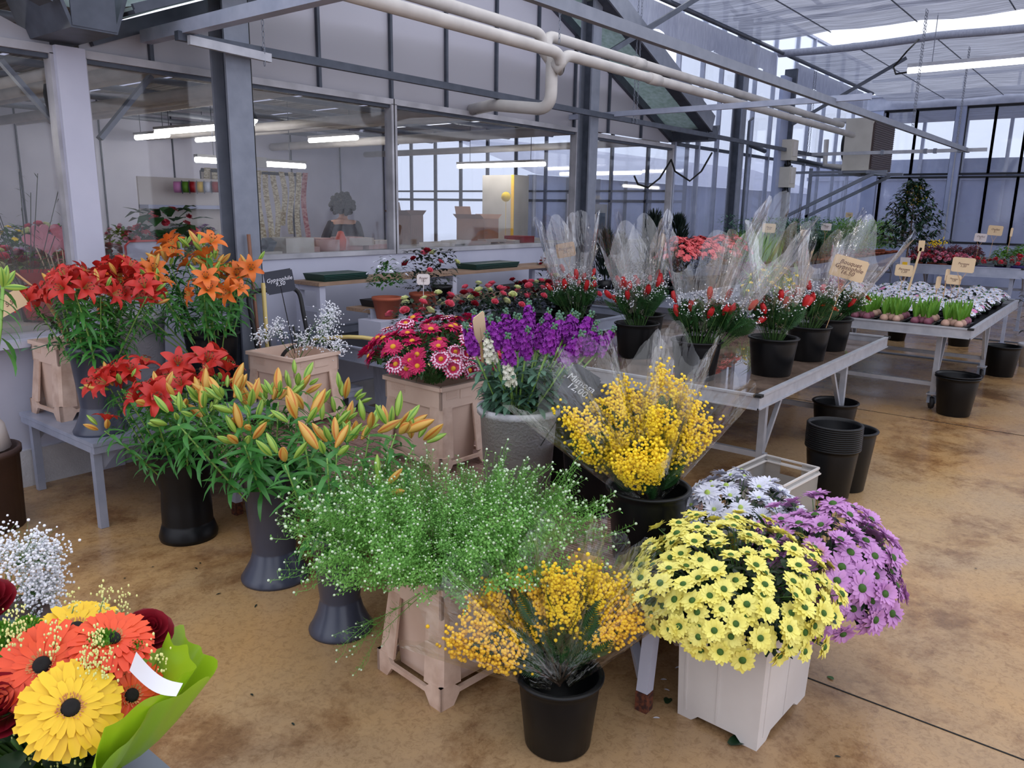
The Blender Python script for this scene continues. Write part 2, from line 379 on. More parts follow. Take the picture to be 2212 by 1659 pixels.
def look(d, roll=0):   # matrix turning +Z to direction d
    return Vector(d).to_track_quat('Z', 'Y').to_matrix().to_4x4() @ Matrix.Rotation(roll, 4, 'Z')
def place(p, d, roll=0, s_=1): return Matrix.Translation(p) @ look(d, roll) @ Matrix.Scale(s_, 4)
def U(a, b): return random.uniform(a, b)
def part(name, me, parent, mtx):
    o = bpy.data.objects.new(name, me); C.objects.link(o); o.parent = parent; o.matrix_local = mtx; return o
# ------------------------------------------------------------------ the setting
WY = 4.96      # office gable wall plane, runs along X
WX = 18.2      # far glazed wall plane, runs along Y
fl = MB(); fl.add([(-6, -8, 0), (34, -8, 0), (34, 22, 0), (-6, 22, 0)], [(0, 1, 2, 3)])
struct(fl.obj('floor', 'stained_concrete'))
def strip(name, a, b, w_, m_, h_=.004):
    struct(MB().bar(Vector(a), Vector(b), w_, h_, 0).obj(name, m_))
strip('trim_1', (2.68, 2.3, 0), (2.62, -3, 0), .006, 'soft_black')
strip('trim_2', (7.0, 4.6, 0), (6.95, -4, 0), .007, 'soft_black')
strip('trim_3', (10.1, 4.2, 0), (10.1, .9, 0), .07, 'galvanised', .03)
strip('trim_4', (12.2, 4.2, 0), (12.2, -1.5, 0), .05, 'dark_steel', .02)

# office gable wall: low masonry, windows, ribbed panels up to the roof line
def office_wall():
    lo = MB(); lo.box((2.12, WY, .22), (10.2, WY+.1, 1.28)); struct(lo.obj('wall_office', 'white_paint'))
    l2 = MB(); l2.box((-1.5, WY, .22), (2.12, WY+.1, .84)); struct(l2.obj('wall_office_left', 'white_paint'))
    s2 = MB(); s2.box((-1.5, WY-.13, .84), (2.06, WY+.12, .875)); struct(s2.obj('trim_5', 'white_paint'))
    pl = MB(); pl.box((-1.5, WY-.03, 0), (10.2, WY+.1, .22)); struct(pl.obj('baseboard_office', 'concrete_pot'))
    wins = [(-1.4, 2.02, .9, 2.46), (2.22, 4.60, 1.29, 2.46), (4.66, 7.29, 1.29, 2.46), (7.35, 9.52, 1.29, 2.44)]
    for i, (x0, x1, z0, z1) in enumerate(wins):
        g = MB(); g.box((x0, WY+.045, z0), (x1, WY+.051, z1)); p = struct(g.obj('window_%d' % (i+1), 'window_glass'))
        f = MB(); t = .035; y0, y1 = WY-.015, WY+.07
        f.box((x0-t, y0, z1-.005), (x1+t, y1, z1+.04)); f.box((x0-t, y0, z0-t), (x1+t, y1, z0))
        f.box((x0-t, y0, z0), (x0, y1, z1)); f.box((x1, y0, z0), (x1+t, y1, z1))
        f.box((x0, y0+.02, z1-.03), (x1, y1-.02, z1-.004), 1)
        f.obj('window_frame', ['grimy_frame', 'dark_steel'], p)
    po = MB(); po.box((2.04, WY-.05, 0), (2.2, WY+.1, 2.50)); struct(po.obj('trim_6', 'white_paint'))
    # ribbed panels of the gable, one per field
    xr, zr, s_ = 5.85, 4.03, .405
    zt = lambda x: zr-s_*abs(x-xr)
    xs = [2.2, 2.62, 3.25, 3.9, 4.62, 5.27, 5.95, 6.6, 7.26, 7.95, 8.7, 9.45]
    for i in range(len(xs)-1):
        a, b = xs[i], xs[i+1]; pts = [a, b] if not (a < xr < b) else [a, xr, b]
        bot = [(a, WY+.02, 2.50), (b, WY+.02, 2.50)]; top = [(x, WY+.02, max(2.52, zt(x))) for x in reversed(pts)]
        v = bot+top; k = len(v); v2 = [(x, y+.012, z) for x, y, z in v]
        g = MB(); g.add(v+v2, [tuple(range(k)), tuple(range(2*k-1, k-1, -1))]+[(j, k+j, k+(j+1) % k, (j+1) % k) for j in range(k)])
        p = struct(g.obj('wall_gable_%d' % (i+1), 'polycarbonate'))
        if i: MB().box((a-.012, WY-.01, 2.5), (a+.012, WY+.04, max(2.52, zt(a)))).obj('glazing_bar', 'dark_steel', p)
    # left neighbouring gable
    g = MB(); v = [(-1.5, WY+.02, 2.5), (2.04, WY+.02, 2.5), (2.04, WY+.02, 2.52), (-1.5, WY+.02, 3.95)]
    g.add(v+[(x, y+.012, z) for x, y, z in v], [(0, 1, 2, 3), (7, 6, 5, 4)]); struct(g.obj('wall_gable_left', 'polycarbonate'))
    # inner sloping edge and the roof glazing that comes forward to the rafter
    for sgn, nm in ((-1, 'left'), (1, 'right')):
        xe = 2.25 if sgn < 0 else 9.5
        p, q = (xe, WY, zt(xe)), (xr, WY, zr)
        struct(MB().bar(p, q, .05, .09, 0).obj('trim_gable_%s' % nm, 'dark_steel'))
        d = .06
        gl = MB(); v = [(xe, WY, zt(xe)+d), (xr, WY, zr+d), (xr, 4.52, zr+d+.02), (xe, 4.52, zt(xe)+d+.02)]
        gl.add(v+[(x, y, z+.02) for x, y, z in v], [(0, 1, 2, 3), (7, 6, 5, 4), (0, 4, 5, 1), (2, 6, 7, 3)])
        struct(gl.obj('ceiling_glazing_%s' % nm, 'moss_sheet'))
        rf = MB(); rf.bar((xe, 4.48, zt(xe)+.07), (xr, 4.48, zr+.07), .16, .02, 0); rf.bar((xe, 4.41, zt(xe)+(.16 if sgn > 0 else .09)), (xr, 4.41, zr+(.16 if sgn > 0 else .09)), .02, .2 if sgn > 0 else .04, int(sgn > 0))
        tag(rf.obj('rafter', ['dark_steel', 'galvanised']), 'steel rafter sloping %s from the ridge over the office gable' % ('left down' if sgn < 0 else 'right down'), 'roof beam')
    tag(MB().bar((-1.2, 4.48, 3.85), (1.85, 4.48, 2.64), .16, .06).obj('rafter', 'dark_steel'), 'dark steel rafter in the top left corner running down to the gutter', 'roof beam')
    # gutters between the gables, sticking forward
    for x, nm, wd in ((2.06, 'galvanised gutter end over the white wall post on the left', .19), (9.62, 'galvanised gutter end right of the office gable', .2)):
        g = MB(); pr = [(-wd, 2.72), (-wd*.62, 2.52), (wd*.62, 2.52), (wd, 2.72), (wd*.9, 2.72), (wd*.55, 2.54), (-wd*.55, 2.54), (-wd*.9, 2.72)]
        v = [(x+a, y, z) for y in (4.46, WY+.1) for a, z in pr]; k = 8
        g.add(v, [(j, (j+1) % k, k+(j+1) % k, k+j) for j in range(k)]+[tuple(range(7, -1, -1)), tuple(range(8, 16))])
        g.box((x-wd*.6, 4.455, 2.53), (x+wd*.6, 4.465, 2.70))
        tag(g.obj('gutter', 'dark_steel'), nm, 'gutter')
    # galvanised closing sheet above the left gutter, with a gap of daylight
    v = []; g = MB(); y = 4.69
    z1 = lambda x: 2.66+(.405*(x-2.2) if x > 2.2 else .42*(2.0-x) if x < 2.0 else 0)
    for a, b, t0, t1 in ((-.4, 1.98, 4.4, 4.4), (1.98, 2.12, 2.96, 2.86), (2.12, 2.38, 2.84, 2.93), (2.38, 5.8, 4.4, 4.4)):
        g.add([(a, y, z1(a)), (b, y, z1(b)), (b, y, t1), (a, y, t0)], [(0, 1, 2, 3)]); g.add([(a, y+.01, z1(a)), (b, y+.01, z1(b)), (b, y+.01, t1), (a, y+.01, t0)], [(3, 2, 1, 0)])
    struct(g.obj('wall_flashing', 'moss_sheet'))
office_wall()

# steel posts of this house
def post(x, y, label, m_='galvanised', w_=.15, h_=4.3, dark='dark_steel'):
    g = MB(); t = .018; h2 = w_/2
    g.box((x-h2, y-h2, 0), (x+h2, y-h2+t, h_)); g.box((x-h2, y+h2-t, 0), (x+h2, y+h2, h_)); g.box((x-t/2, y-h2+t, 0), (x+t/2, y+h2-t, h_), 1)  # web coloured darker than the flanges, standing in for shade in the recess
    g.box((x-h2-.03, y-h2-.03, 0), (x+h2+.03, y+h2+.03, .012))
    return tag(g.obj('steel_post', [m_, dark]), label, 'post')
post(2.92, 4.58, 'galvanised steel post rising behind the orange lilies', w_=.17)
post(6.98, 4.6, 'galvanised steel post in the middle, in front of the right end of the office windows')
post(11.0, 4.72, 'grey steel post just right of the office gable')
pc = MB(); pc.tube([(3.06, 4.62, 0), (3.06, 4.62, 4.3)], .03, 10)
tag(pc.obj('drain_pipe', 'soft_black'), 'thin black pipe running up beside the left steel post', 'pipe')
g = MB(); g.box((12.02, 4.5, 0), (12.38, 4.56, 3.62)); g.box((12.34, 4.44, 0), (12.40, 4.62, 3.75), 1)
tag(g.obj('steel_post', ['pale_post', 'dark_steel']), 'wide pale blue-grey post carrying the two switch boxes', 'post')
tag(MB().tube([(13.0, 4.7, 0), (13.0, 4.7, 2.75)], .045, 10).obj('water_pipe', 'cream_metal'), 'upright pale pipe against the side glazing, right of the switch boxes', 'pipe')
g = MB().tube([(11.14, 4.62, 0), (11.14, 4.62, 2.9), (11.25, 4.62, 2.95)], .02, 8); tag(g.obj('conduit', 'dark_steel'), 'thin dark conduit standing against the grey post', 'pipe')

# side glazing right of the office and far glazed wall
xs = [9.6, 10.3, 10.9, 11.55, 12.1, 12.85, 13.8, 14.6, 15.4, 16.3, 17.25, WX]
n_ = 5
for i in range(len(xs)-1):
    a, b = xs[i], xs[i+1]
    for z0, z1, mm in ((1.15, 2.5, 'misted_glass'), (2.5, 4.6, 'clear_glass')):
        g = MB(); g.box((a, WY+.03, z0), (b, WY+.036, z1)); p = struct(g.obj('window_%d' % n_, mm)); n_ += 1
        f = MB(); f.box((a-.02, WY-.01, z0), (a+.02, WY+.05, z1)); f.box((a, WY-.005, z1-.02), (b, WY+.045, z1+.02), 0 if z1 > 3 else 1); f.obj('glazing_bar', ['zinc_light', 'dark_steel'], p)
        if mm == 'misted_glass': MB().box((a, WY-.03, 1.25), (b, WY+.0, 1.29)).obj('glazing_rail', 'galvanised', p)
struct(MB().box((10.2, WY, 0), (WX, WY+.08, 1.15)).obj('wall_side', 'pale_post'))
# far wall at X = WX
struct(MB().box((WX, -6, 0), (WX+.1, WY, 1.06)).obj('wall_far', 'pale_post'))
struct(MB().box((WX-.12, -6, 3.74), (WX+.15, WY, 3.99)).obj('wall_far_gutter', 'zinc_light'))
tier = [(1.10, 2.39), (2.45, 3.72)]
cols = [(4.62, 5.0, 0)] + []
ys = [4.86, 4.57, 4.0, 3.28]; ys2 = [3.10, 2.60, 2.08, 1.56, 1.04, .5]; ys3 = [.34, -.2, -.75, -1.3]
for grp in (ys, ys2, ys3):
    for j in range(len(grp)-1):
        a, b = grp[j+1], grp[j]
        for ti, (z0, z1) in enumerate(tier):
            g = MB(); g.box((WX+.03, a, z0), (WX+.036, b, z1)); p = struct(g.obj('window_%d' % n_, 'misted_glass' if ti == 0 else 'clear_glass')); n_ += 1
            f = MB(); t = .022
            f.box((WX-.01, a-t, z0), (WX+.05, a+t, z1)); f.box((WX-.01, b-t, z0), (WX+.05, b+t, z1)); f.box((WX-.01, a, z1-t), (WX+.05, b, z1+t)); f.box((WX-.01, a, z0-t), (WX+.05, b, z0+t))
            f.obj('window_frame', 'black_frame', p)
for i, y in enumerate((3.19, .42)):
    g = MB(); g.box((WX-.1, y-.09, 0), (WX+.06, y+.09, 3.74)); g.box((WX-.12, y-.012, 0), (WX-.1, y+.012, 3.74), 1)
    struct(g.obj('trim_far_post_%d' % (i+1), ['pale_post', 'aluminium']))
struct(MB().box((WX-.1, 4.62, 0), (WX, 4.9, 3.74)).obj('trim_far_corner', 'pale_post'))
# open lattice girder above the far gutter
g = MB()
for z in (4.02, 4.32): g.bar((WX-.15, -6, z), (WX-.15, 4.9, z), .05, .05)
y = -6
while y < 4.8:
    g.bar((WX-.15, y, 4.02), (WX-.15, y, 4.32), .04, .04); y += .92
tag(g.obj('lattice_girder', 'zinc_light'), 'pale lattice girder above the far windows', 'roof beam')

# shade cloth ceiling in two runs with a gap between
def cloth(x0, x1, y0, y1, z, name, label, sag=.03):
    nx, ny = int((x1-x0)*5), int((y1-y0)*3)
    P = [[(x0+(x1-x0)*i/nx, y0+(y1-y0)*j/ny, z-sag*abs(math.sin(PI*(y1-(y0+(y1-y0)*j/ny))/1.0))+.012*math.sin(i*1.9+j*.7)) for j in range(ny+1)] for i in range(nx+1)]
    return struct(MB().grid(P).obj(name, 'shade_cloth'))
cloth(8.2, 10.8, -4, 4.5, 3.9, 'ceiling_cloth_near', '')
cloth(11.7, WX-.2, -4, 4.5, 3.9, 'ceiling_cloth_far', '')
k = 0
for y in (-3.6, -2.5, -1.5, -.5, .5, 1.5, 2.5, 3.5, 4.42):
    w_ = MB(); w_.tube([(8.2, y, 3.885), (10.8, y, 3.885)], .007, 4); w_.tube([(11.7, y, 3.885), (WX-.2, y, 3.885)], .007, 4)
    if y == 4.42: w_ = MB().tube([(7.4, y, 3.86), (16.4, y, 3.86)], .028, 8)
    tag(w_.obj('shade_wire' if y < 4 else 'shade_rail', 'dark_steel'), 'dark wire under the shade cloth along the ceiling' if y < 4 else 'dark round rail under the shade cloth beside the side glazing', 'wire' if y < 4 else 'rail', 'wires under the ceiling shade cloth' if y < 4 else None)
def valance(x0, x1, name, label):
    n1 = int((x1-x0)*14); P = []
    for i in range(n1+1):
        x = x0+(x1-x0)*i/n1; dy = .02*math.sin(i*1.7)+.012*math.sin(i*4.1); dz = .34+.05*math.sin(i*.33)+.03*math.sin(i*.9)
        P.append([(x, 4.56+dy*t*1.5, 3.88-dz*t) for t in (0, .25, .5, .75, 1)])
    tag(MB().grid(P).obj(name, 'shade_edge'), label, 'shade cloth')
valance(7.35, 11.8, 'shade_curtain', 'silvery shade cloth edge hanging above the side glazing, nearer the middle post')
valance(12.6, 16.3, 'shade_curtain', 'silvery shade cloth edge hanging above the side glazing, beyond the pale post')
P = [[(11.72+.07*math.cos(a), y, 3.88+.05*math.sin(a)-.03*abs(math.sin(y*1.3))) for a in [2*PI*q/8 for q in range(9)]] for y in [-4+.17*i for i in range(51)]]
tag(MB().grid(P).obj('shade_roll', 'shade_edge'), 'gathered roll of shade cloth along the open gap in the ceiling', 'shade cloth')
# trusses and glazing bars seen through the gap
g = MB()
for x in (11.0, 11.5):
    g.bar((x, -4, 4.25), (x, 4.9, 4.25), .05, .05)
for i in range(9):
    y = -4+i*1.1; g.bar((11.0, y, 4.25), (11.5, y+.9, 5.0), .04, .04)
tag(g.obj('roof_truss', 'dark_steel'), 'dark truss seen through the gap between the shade cloths', 'roof beam')
g = MB()
for i in range(12): g.bar((9.5, -4+i*.8, 4.75), (13.5, -4+i*.8, 5.25), .03, .04)
tag(g.obj('roof_glazing_bars', 'zinc_light'), 'row of pale roof glazing bars seen through the ceiling gap', 'roof bars', None, None)
# diagonal braces from posts up to the roof
tag(MB().bar((7.05, 4.6, 3.1), (8.35, 4.0, 3.95), .06, .05).obj('brace', 'dark_steel'), 'diagonal brace from the middle post up to the shade cloth', 'brace')
tag(MB().bar((12.35, 4.45, 2.95), (13.0, 3.1, 3.86), .06, .05).obj('brace', 'dark_steel'), 'diagonal brace from the pale post up to the ceiling', 'brace')

# beyond the glass: pale neighbouring greenhouse and a far corridor
g = MB(); g.box((10.8, 8.2, 0), (26, 8.3, 2.2)); g.add([(10.8, 8.1, 2.2), (26, 8.1, 2.2), (26, 10.5, 3.0), (10.8, 10.5, 3.0)], [(0, 1, 2, 3)], 2)
for i in range(16): g.box((10.8+i, 8.14, 0), (10.84+i, 8.2, 2.2), 1)
tag(g.obj('neighbouring_greenhouse', ['pale_post', 'dark_steel', 'white_paint']), 'pale neighbouring greenhouse seen through the side glazing', 'greenhouse')
g = MB(); g.box((24, -8, 0), (24.1, 8, 3.1)); g.box((18.5, -8, 4.05), (24, 6, 4.07), 2)
for i in range(16): g.box((23.9, -8+i, 0), (24, -7.92+i, 4.2), 1)
for z in (2.6, 4.2): g.bar((23.9, -8, z), (23.9, 8, z), .1, .1, 1)
tag(g.obj('far_greenhouse_bay', ['pale_post', 'zinc_light', 'shade_cloth']), 'pale greenhouse bay beyond the far windows', 'greenhouse')

# ------------------------------------------------------------------ overhead rails, pipes, heater
ZR = 2.57
tag(MB().bar((2.9, 2.27, ZR), (13.45, 2.21, ZR), .04, .06).obj('hanging_rail', 'galvanised'), 'long galvanised rail across the upper right, nearer the viewer', 'rail')
tag(MB().bar((2.5, 4.44, ZR), (13.9, 4.44, ZR), .04, .05).obj('hanging_rail', 'dark_steel'), 'long dark rail passing in front of the two office-side posts', 'rail')
tag(MB().bar((7.2, 4.98, ZR+.03), (7.2, 1.95, ZR+.03), .04, .05).obj('cross_rail', 'zinc_light'), 'grey cross rail starting at the middle post', 'rail')
tag(MB().bar((2.56, 4.9, ZR+.05), (2.56, 2.0, ZR+.05), .07, .07).obj('cross_rail', 'zinc_light'), 'thick pale square rail in the top left foreground', 'rail')
g = MB().bar((2.55, 4.4, ZR-.02), (3.1, 4.42, ZR-.035), .03, .05); tag(g.obj('bracket', 'aluminium'), 'bolted flat bracket where the left post meets the dark rail', 'bracket')
t = thing('cross_rail', 'long aluminium cross rail in front of the heater', 'rail')
MB().bar((13.3, 5.0-.3, ZR), (13.3, 1.95, ZR), .04, .05).obj('rail_bar', 'aluminium', t)
for y in (3.35, 2.75, 2.62, 2.3): MB().box((13.26, y-.02, ZR-.035), (13.34, y+.02, ZR+.035)).obj('clamp', 'galvanised', t)

def pipe_system():
    t = thing('heating_pipes', 'pair of cream heating pipes with a forked bend coming out of the office gable', 'pipe')
    r = .045; yA, zA, yB, zB = 3.98, 3.0, 3.80, 2.84; xw = 5.35
    def arc(p, q, s_, n=6):  # rounded corner p->q->s
        p, q, s_ = Vector(p), Vector(q), Vector(s_); d = .12
        a = q+(p-q).normalized()*d; b = q+(s_-q).normalized()*d
        return [a*(1-u)**2+q*2*u*(1-u)+b*u*u for u in [i/n for i in range(n+1)]]
    for y, z, dy in ((yA, zA, 1), (yB, zB, 1)):
        m1 = MB(); m1.tube([(1.5, y, z), (xw-.12, y, z)]+arc((xw-.12, y, z), (xw, y, z), (xw, y, z-.3))[1:]+[(xw, (yA+yB)/2, 2.78)], r, 12); m1.obj('pipe', 'cream_pipe', t)
        m2 = MB(); m2.tube([(xw+.02, (yA+yB)/2, 2.80)]+arc((xw, (yA+yB)/2, z-.3), (xw+.02, y, z), (xw+.3, y, z))+[(13.25, y, z)], r, 12); m2.tube([(6.75, y, z), (6.95, y, z)], r*1.15, 12); m2.obj('pipe', 'cream_pipe', t)
    ym = (yA+yB)/2
    d = MB(); d.tube([(xw, ym, 2.84), (xw, ym, 2.60)]+arc((xw, ym, 2.6), (xw, ym, 2.44), (xw, 4.3, 2.44))+[(xw, 4.5, 2.5), (5.66, WY+.1, 2.52)], r*1.1, 12); d.obj('down_pipe', 'cream_pipe', t)
pipe_system()

def chain(x, y, z0, z1, label, n2=1, grp=None):
    lk = MB()
    N = 10; pts = [(0, .011*math.cos(2*PI*i/N)*(.75), .02*math.sin(2*PI*i/N)) for i in range(N)]; pts.append(pts[0])
    lk.tube(pts, .0026, 5, 0, False)
    g = MB(); k = int((z1-z0)/.033)
    for i in range(k): g.merge(lk, Matrix.Translation((x, y, z0+.033*i)) @ Matrix.Rotation(PI/2*(i % 2), 4, 'Z'))
    return tag(g.obj('chain', 'galvanised'), label, 'chain', grp)
chain(3.05, 4.41, 2.50, 3.6, 'hanging chain beside the left steel post')
chain(5.40, 3.86, 2.95, 3.9, 'chain holding up the fork of the cream pipes')
for dx in (0, .07):
    chain(7.55+dx, 4.41, 2.56, 4.0, 'thin chain of a pair hanging by the middle post', grp='chains by the middle post')
    chain(10.15+dx, 2.27, 2.6, 3.9, 'chain of a pair hanging to the heater corner of the rail frame', grp='chains at the heater')
    chain(12.6+dx, 2.23, 2.56, 3.9, 'chain of a pair hanging at the right end of the long rail', grp='chains at the right rail end')
    chain(13.0+dx*1.3, 4.4, 2.56, 3.9, 'chain of a pair hanging in front of the side glazing', grp='chains at the side glazing')

def heater():
    t = thing('air_heater', 'cream box heater with a brown front grille on a bracket', 'heater', (14.15, 3.62, 2.32))
    b = MB(); b.box((-.62, -.03, 0), (.62, .38, .80)); b.obj('housing', 'cream_metal', t)
    g = MB(); g.box((-.60, -.06, .02), (.61, -.03, .78))
    for i in range(22): g.box((-.59, -.072, .04+i*.033), (.60, -.06, .048+i*.033))
    g.obj('grille', 'brown_grille', t)
    f = MB(); f.lathe([(0, .0), (.26, .0), (.28, .04), (.26, .1), (0, .12)], 20); f.obj('fan', 'soft_black', t, (-.05, .42, .42), (-PI/2, 0, 0))
    p = MB(); p.tube([(-.5, .62, .8), (-.56, .3, .76), (-.58, .05, .74)], .04, 10); p.ball((-.57, 0, .74), .055); p.obj('inlet_pipe', 'cream_pipe', t)
    p = MB(); p.tube([(-.5, .7, .5), (-.52, .68, .1), (-.56, .4, .06), (-.58, .1, .06)], .04, 10); p.ball((-.57, .05, .06), .055); p.obj('outlet_pipe', 'cream_pipe', t)
    s_ = MB(); s_.box((-.62, -.06, -.05), (.62, -.0, 0)); s_.box((-.62, .36, -.05), (.55, .42, 0)); s_.box((-.6, -.3, -.04), (-.54, 1.25, 0)); s_.box((.44, -.3, -.04), (.5, 1.25, 0))
    for x in (-.57, .47): s_.bar((x, -.1, -.05), (x, 1.25, -.75), .05, .05)
    for x in (-.57, .47): s_.box((x-.025, 1.2, -1.0), (x+.025, 1.25, .1))
    s_.obj('bracket', 'galvanised', t)
heater()
for z, lb in ((2.42, 'upper'), (2.02, 'lower')):
    t = thing('switch_box', '%s of the two cream switch boxes on the pale post' % lb, 'switch box', (12.28, 4.5, z))
    MB().box((-.13, -.16, 0), (.13, 0, .30)).obj('housing', 'cream_metal', t)
    MB().box((-.11, -.175, .06), (.08, -.16, .27)).obj('door', 'cream_pipe', t)
    c = MB(); c.tube([(-.05, -.08, 0), (-.05, -.09, -.07), (.0, -.05, -.1), (.06, 0, -.05)], .012, 6); c.tube([(.04, -.08, 0), (.04, -.1, -.06), (.08, 0, -.09)], .012, 6); c.obj('cable', 'soft_black', t)
g = MB(); pts = [ony(1370, 380, WY-.06), ony(1378, 398, WY-.08), ony(1400, 405, WY-.08), ony(1425, 385, WY-.07), ony(1450, 345, WY-.08), ony(1458, 370, WY-.1), ony(1490, 391, 4.7), ony(1515, 370, 4.62), ony(1538, 330, 4.60)]
g.tube(pts, .012, 6); tag(g.obj('cable', 'soft_black'), 'slack black cable looping between the office window and the grey post', 'cable')
g = MB(); g.tube([onz(1965, 155, 3.3), onz(1935, 160, 3.3), onz(1930, 145, 3.45), onz(1960, 110, 3.6), onz(1985, 85, 3.85)], .01, 6); tag(g.obj('cable', 'soft_black'), 'black cable curving up from the tube light under the shade cloth', 'cable')
t = thing('tube_light', 'long lit tube light hanging under the shade cloth at upper right', 'light', (10.55, 2.48, 3.3))
MB().tube([(0, 0, 0), (-.02, -1.5, 0)], .035, 10).obj('diffuser', 'tube_hall', t)
MB().box((-.05, -1.5, .03), (.05, 0, .07)).obj('housing', 'aluminium', t)
m = MB(); m.tube([(0, -.25, .07), (0, -.25, .6)], .005, 4); m.tube([(0, -1.2, .07), (0, -1.2, .6)], .005, 4); m.obj('hanger', 'galvanised', t)
g = MB(); g.tube([(11.4, 4.7, 2.6), (12.0, 4.7, 2.55)], .035, 8); g.tube([(12.5, 4.7, 2.52), (16.5, 4.7, 2.45)], .035, 8); tag(g.obj('curtain_shaft', 'dark_steel'), 'dark round shaft along the side glazing behind the switch boxes', 'pipe')
# ------------------------------------------------------------------ inside the office, behind the glass
struct(MB().box((-1.5, 11.0, 0), (10.2, 11.1, 4)).obj('wall_office_back', 'white_paint'))
g = MB()
for i in range(12): g.box((-1+i, 10.98, 0), (-.985+i, 11.0, 3.0))
struct(g.obj('trim_office_back', 'dark_steel'))
struct(MB().box((-1.6, WY+.1, 0), (-1.5, 11.1, 4)).obj('wall_office_end', 'white_paint'))
struct(MB().box((10.2, WY+.1, 0), (10.26, 11, .95)).obj('wall_office_right', 'office_grey'))
for i in range(10):
    y = 5.1+i*.6; g = MB().box((10.22, y, .95), (10.226, min(y+.6, 11), 3.0)); p = struct(g.obj('window_%d' % n_, 'clear_glass')); n_ += 1
    f = MB(); f.box((10.2, y-.02, .95), (10.25, y+.02, 3.0)); f.box((10.2, y, 1.75), (10.24, y+.6, 1.79)); f.box((10.2, y, 1.9), (10.24, y+.6, 1.93)); f.obj('window_frame', 'dark_steel', p)
# office roof: grey ribbed screens and beams
v = [(-1.5, WY+.1, 2.52), (2.1, WY+.1, 2.52), (2.1, 11, 2.52), (-1.5, 11, 2.52)]
g = MB()
def panel(g, a, b, c, d, m_=0): g.add([a, b, c, d], [(0, 1, 2, 3)], m_)
for i in range(13):
    x0 = -1.5+i*.92; zz = lambda x: 2.92+.16*(1-abs((x-6)/4)) if x > 2 else 2.92
    panel(g, (x0, WY+.1, zz(x0)), (x0+.86, WY+.1, zz(x0+.86)), (x0+.86, 11, zz(x0+.86)), (x0, 11, zz(x0)))
struct(g.obj('ceiling_office', 'office_screen' if 'office_screen' in MT else 'office_grey'))
for i in range(7):
    y = 5.6+i*.85
    tag(MB().tube([(-1.4, y, 2.74), (10.1, y, 2.74)], .03, 8).obj('office_beam', 'galvanised'), 'grey tube beam crossing under the office ceiling', 'roof beam', 'beams under the office ceiling')
for i, (x, r_) in enumerate(((2.5, .04), (2.9, .05), (3.25, .04), (3.6, .05), (4.0, .04), (4.4, .05), (5.6, .05), (6.1, .04), (6.6, .05), (7.6, .06), (8.1, .04), (8.6, .05), (9.5, .05))):
    tag(MB().tube([(x, WY+.2, 2.52+.05*(i % 3)), (x, 10.9, 2.52+.05*(i % 3))], r_, 10).obj('office_pipe', 'cream_pipe'), 'cream heating pipe running back under the office ceiling', 'pipe', 'heating pipes under the office ceiling')
for x in (-.8, .2, 1.2):
    tag(MB().tube([(x, WY+.2, 2.52), (x, 10.9, 2.52)], .05, 10).obj('office_pipe', 'cream_pipe'), 'cream heating pipe under the ceiling behind the leftmost window', 'pipe', 'heating pipes behind the leftmost window')
tubes = [((5.0, 7.5, 2.46), (5.0, 9.5, 2.47), 'lit tube light hanging in the office, seen left of the near steel post'), ((4.85, 8.4, 2.12), (6.32, 8.4, 2.12), 'lit tube light above the ribbon rack in the office'),
         ((8.9, 6.55, 2.24), (8.9, 8.15, 2.24), 'bright tube light behind the right office window'), ((7.1, 8.3, 2.52), (7.1, 9.3, 2.52), 'short tube light near the office ceiling, by the window mullion'),
         ((6.1, 9.4, 2.5), (6.1, 10.5, 2.5), 'distant tube light over the back of the office'), ((.4, 6.6, 2.1), (1.9, 6.3, 2.08), 'lit tube light behind the leftmost window'), ((5.2, 9.6, 2.46), (5.2, 10.4, 2.46), 'far small tube light high behind the left steel post')]
for a, b, lb in tubes:
    t = thing('office_tube_light', lb, 'light', a); b2 = Vector(b)-Vector(a)
    MB().tube([(0, 0, 0), b2], .03, 8).obj('diffuser', 'tube_light', t)
    MB().bar((0, 0, .045), b2+Vector((0, 0, .045)), .08, .03).obj('housing', 'office_grey', t)
    for k_, f_ in enumerate((.15, .85)): q = b2*f_; MB().tube([(q.x, q.y, .06), (q.x, q.y, 2.92-a[2])], .004, 4).obj('hanger', 'dark_steel', t)
t = thing('dome_lamp', 'round glowing dome lamp beside the left steel post, inside the office', 'lamp', tuple(ony(532, 258, 7.0)))
MB().ball((0, 0, 0), .09, 12, 8, 0, (1.2, 1.2, .6)).obj('bulb_cover', 'lamp_dome', t); MB().lathe([(.11, 0), (.08, .1), (0, .12)], 14).obj('shade', 'dark_steel', t)
t = thing('round_fan', 'dark round fan behind the leftmost window pane', 'fan', tuple(ony(122, 265, 5.7)))
MB().lathe([(0, 0), (.2, 0), (.24, .02), (.24, .1), (0, .12)], 24).obj('housing', 'soft_black', t, (0, 0, 0), (R(75), 0, R(60)))
tag(MB().bar(ony(0, 130, 5.6), ony(150, 300, 5.6), .05, .03).obj('brace', 'galvanised'), 'diagonal flat brace behind the leftmost window', 'brace')
tag(MB().bar(ony(325, 165, 5.7), ony(215, 300, 5.7), .06, .03).obj('brace', 'galvanised'), 'diagonal brace behind the window left of the near steel post', 'brace')

